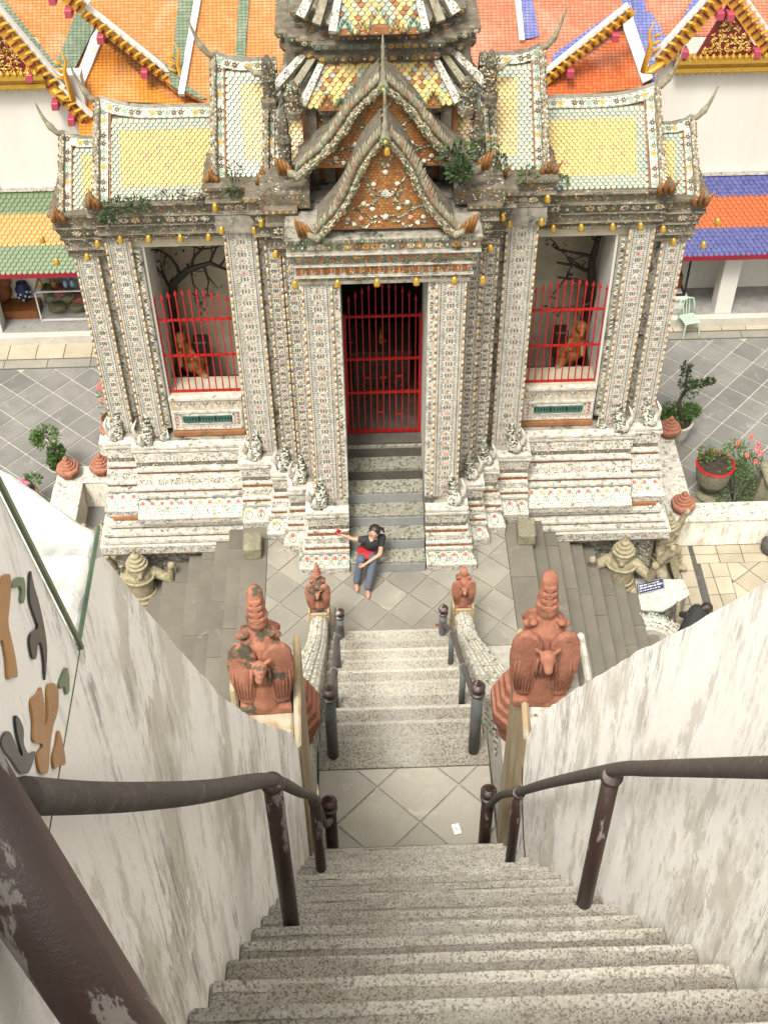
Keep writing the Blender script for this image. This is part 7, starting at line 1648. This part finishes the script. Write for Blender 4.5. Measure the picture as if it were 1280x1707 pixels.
for i in range(46):
    u = i/46; a = R(100-80*u); z = -1.62-.62*u**2
    for r2, dz in ((.66, .02), (.72, .045), (.80, .075), (.88, .045), (.94, .02)):
        p_ = (4.52+math.cos(a)*r2, 12.96+math.sin(a)*r2, z+dz+.004); r_.frame(p_, (math.cos(a), math.sin(a), 0), (-math.sin(a), math.cos(a), 0), (0, 0, 1)); r_.chip('leaf', 0, 0, .030, .008, .7 if i % 2 else -.7, .012, random.choice((C_DK, C_TU, C_W, C_W, C_GR)))
r_.obj('mosaic', cc)
# ---- shrine contents behind the windows: bronze trees, kneeling figures on rockwork
def branch(mb, p, d, L, r_, depth, tips, rr2):
    pts = [p]; q = V(p); dd = V(d).normalized()
    for i in range(4):
        dd = (dd+V((rr2.uniform(-.35, .35), rr2.uniform(-.15, .15), rr2.uniform(-.3, .35)))).normalized(); q = q+dd*L/4; pts.append(V(q))
    mb.tube(pts, [r_*(1-.55*i/4) for i in range(5)], 6)
    if depth > 0:
        for k in range(3):
            b_ = pts[rr2.randint(1, 4)]; nd = (dd+V((rr2.uniform(-1, 1), rr2.uniform(-.25, .25), rr2.uniform(-.9, .9)))).normalized(); branch(mb, b_, nd, L*rr2.uniform(.45, .7), r_*.5, depth-1, tips, rr2)
    else: tips.append(V(q))
for sx in (-1, 1):
    rr2 = random.Random(11 if sx < 0 else 23); tips = []
    tr = thing('bronze_tree', 'dark bronze tree with twisting branches inside the %s window niche' % ('left' if sx < 0 else 'right'), 'tree sculpture', 'bronze trees in the window niches')
    t = MB()
    if sx < 0:
        t.tube([(-3.35, 16.95, 1.3), (-3.36, 16.9, 2.4), (-3.34, 16.7, 3.2), (-3.22, 16.45, 3.75), (-2.95, 16.35, 4.05), (-2.6, 16.3, 4.2), (-2.32, 16.3, 4.05)], [.10, .09, .08, .07, .055, .035, .015], 8)
        for p, d, L, r_ in (((-3.30, 16.6, 3.5), (-.3, -.2, .9), .6, .03), ((-3.1, 16.4, 3.95), (-.3, 0, 1), .6, .03), ((-2.9, 16.35, 4.08), (.3, 0, .9), .55, .03), ((-2.7, 16.3, 4.18), (.2, 0, -.9), .5, .025), ((-2.6, 16.3, 4.2), (.2, 0, .9), .6, .025), ((-2.45, 16.3, 4.15), (.3, 0, .4), .4, .02), ((-2.9, 16.35, 4.05), (.2, 0, -.8), .45, .02)): branch(t, p, d, L, r_, 1, tips, rr2)
    else:
        t.tube([(3.40, 16.9, 1.3), (3.36, 16.8, 2.4), (3.38, 16.6, 3.2), (3.30, 16.5, 3.9), (3.34, 16.4, 4.5), (3.38, 16.4, 4.9)], [.10, .09, .08, .06, .04, .02], 8)
        for p, d, L, r_ in (((3.36, 16.5, 3.4), (-.9, 0, .1), .6, .035), ((3.3, 16.5, 3.7), (-.9, 0, .5), .7, .035), ((3.32, 16.45, 4.0), (-.7, 0, .3), .6, .03), ((3.34, 16.4, 4.3), (-.6, 0, .7), .5, .03), ((3.36, 16.5, 3.1), (-.7, 0, -.3), .45, .03), ((3.35, 16.4, 4.4), (.1, 0, .9), .4, .02)): branch(t, p, d, L, r_, 1, tips, rr2)
    t.obj('branches', 'bronze', tr, smooth=True)
    foliage('leaves', [(p, .10 if sx < 0 else .05) for p in tips], .075, 7 if sx < 0 else 4, 'bronze', tr)
    side = 'left' if sx < 0 else 'right'
    rk = blob('rockwork', [('s', (sx*3.12, 16.45, 1.35), (.30, .26, .42)), ('s', (sx*2.98, 16.30, 1.45), (.16, .16, .40)), ('s', (sx*3.28, 16.4, 1.6), (.14, .18, .28)), ('c', (sx*2.95, 16.25, 1.2), (sx*2.9, 16.25, 2.0), .07, .06)], .03, 'rock', None, 1); tag(rk, 'painted rockwork pedestal behind the %s red grille' % side, 'rockwork', 'rock pedestals in the niches')
    kf = thing('kneeling_figure', 'kneeling gilded animal figure on rockwork behind the %s red grille' % side, 'statue', 'kneeling figures in the niches')
    blob('body', [('s', (sx*3.14, 16.62, 2.02), (.22, .22, .16)), ('c', (sx*3.16, 16.62, 2.0), (sx*3.24, 16.5, 2.48), .15, .11), ('s', (sx*3.26, 16.45, 2.66), (.095, .11, .11)), ('c', (sx*3.26, 16.38, 2.66), (sx*3.24, 16.28, 2.62), .05, .04), ('c', (sx*3.14, 16.5, 2.38), (sx*3.0, 16.32, 2.28), .05, .04), ('c', (sx*3.3, 16.45, 2.38), (sx*3.28, 16.25, 2.25), .05, .04), ('c', (sx*3.0, 16.32, 2.28), (sx*3.08, 16.22, 2.40), .04, .035), ('c', (sx*3.05, 16.55, 1.95), (sx*2.95, 16.35, 1.92), .09, .07), ('c', (sx*3.26, 16.72, 2.72), (sx*3.28, 16.7, 2.98), .05, .012)], .018, 'ochrefig', kf, 1)
    o = MB().box(*sorted((sx*2.86, sx*3.10)), 16.62, 16.86, 1.9, 2.42).obj('carved_back', 'bronze', kf, bevel=.02)
# ---- weeds growing on the cornices
for i, (spots, leaf, n_, m_, lab) in enumerate((
    ([((-3.62, 15.35, 5.80), (.26, .12, .14)), ((-3.35, 15.36, 5.86), (.16, .10, .12)), ((-3.80, 15.33, 5.66), (.1, .08, .08))], .055, 150, 'leafdark', 'thick weeds rooted on the left wing cornice above the window'),
    ([((-2.9, 15.55, 5.85), (.30, .08, .08)), ((-2.45, 15.5, 5.85), (.16, .08, .08))], .05, 70, 'twig', 'dry weeds along the left wing eave'),
    ([((.93, 14.4, 7.05), (.20, .12, .20)), ((.98, 14.35, 6.86), (.14, .1, .14))], .085, 120, 'leafdark', 'broad leaved bush growing on the right side of the front gable'),
    ([((1.33, 14.9, 6.90), (.22, .1, .06))], .05, 110, 'leaf', 'small green plants on the ledge right of the front gable'),
    ([((1.55, 14.9, 6.66), (.10, .1, .12))], .05, 90, 'leafdark', 'narrow weed clump beside the right antefix'),
    ([((1.98, 15.15, 6.30), (.13, .1, .11))], .05, 110, 'leaf', 'round weed tuft at the inner end of the right wing roof'),
    ([((2.52, 15.62, 5.90), (.12, .08, .09))], .045, 90, 'leaf', 'small green tuft at the foot of the right wing tiles'),
    ([((-.92, 14.0, 6.18), (.14, .08, .14)), ((-1.02, 14.1, 6.02), (.1, .08, .08))], .045, 60, 'leaf', 'weeds at the left foot of the front gable'),
    ([((-1.95, 15.1, 6.45), (.10, .08, .16)), ((-2.0, 15.05, 6.2), (.1, .08, .1))], .045, 60, 'leafdark', 'weeds beside the left body cornice'),
    ([((1.98, 14.68, .03), (.07, .10, .05))], .035, 60, 'leaf', 'tiny moss tuft on the terrace at the right plinth corner'))):
    p = thing('weed_clump', lab, 'weeds', 'weeds on the pavilion'); foliage('foliage', spots, leaf, n_, m_, p)
    t = MB()
    for c_, rd in spots:
        for k in range(4): t.tube([(c_[0]+random.uniform(-.05, .05), c_[1]+.05, c_[2]-rd[2]), (c_[0]+random.uniform(-1, 1)*rd[0]*.6, c_[1], c_[2]+rd[2]*.5)], [.008, .003], 4)
    t.obj('stem', 'twig', p)
# ---- small litter and odds and ends
t = MB(); t.box(-.038, .038, -.06, .06, 0, .003); o = t.obj('paper_scrap', 'paper'); o.location = (.515, 6.84, ZL+.008); o.rotation_euler = (0, 0, R(12)); tag(o, 'white scrap of paper lying on the stair landing', 'paper')
t = MB(); t.box(-.03, .04, -.002, .004, .0032, .0036, Matrix.Rotation(-.8, 4, 'Z')); t.obj('crease', 'groutd', o)
o = blob('plastic_cup', [('c', (.84, 3.19, stepz(3.2)+.035), (.875, 3.24, stepz(3.2)+.05), .035, .045)], .009, 'paper', None, 1); tag(o, 'crushed white plastic cup wedged behind the right rail post', 'cup')
o = MB().box(-.07, .07, -.05, .05, 0, .05).obj('brick_piece', 'tanstone', bevel=.01); o.location = (.68, 3.24, stepz(3.24)+.003); o.rotation_euler = (0, 0, .2); tag(o, 'broken tan brick piece beside the foot of the right rail post', 'brick')
o = MB().box(-.08, .08, -.02, .02, 0, .02).obj('broken_tile', 'terracotta', bevel=.004); o.location = (-.64, 3.0, stepz(3.0)+.003); tag(o, 'flat broken tile by the foot of the left rail post', 'tile')
for (x, y, z) in ((-.80, 12.18, .55), (-.68, 12.1, .02), (.72, 12.12, .45)):
    o = MB().box(-.05, .05, -.015, .015, -.01, .02).obj('red_ribbon', 'redcloth', bevel=.004); o.location = (x, y, z); tag(o, 'scrap of red ribbon '+('tied on the lowest left newel' if z > .5 else 'lying at the foot of the left newel' if z < .1 else 'tied on the lowest right newel'), 'ribbon', 'red ribbons')
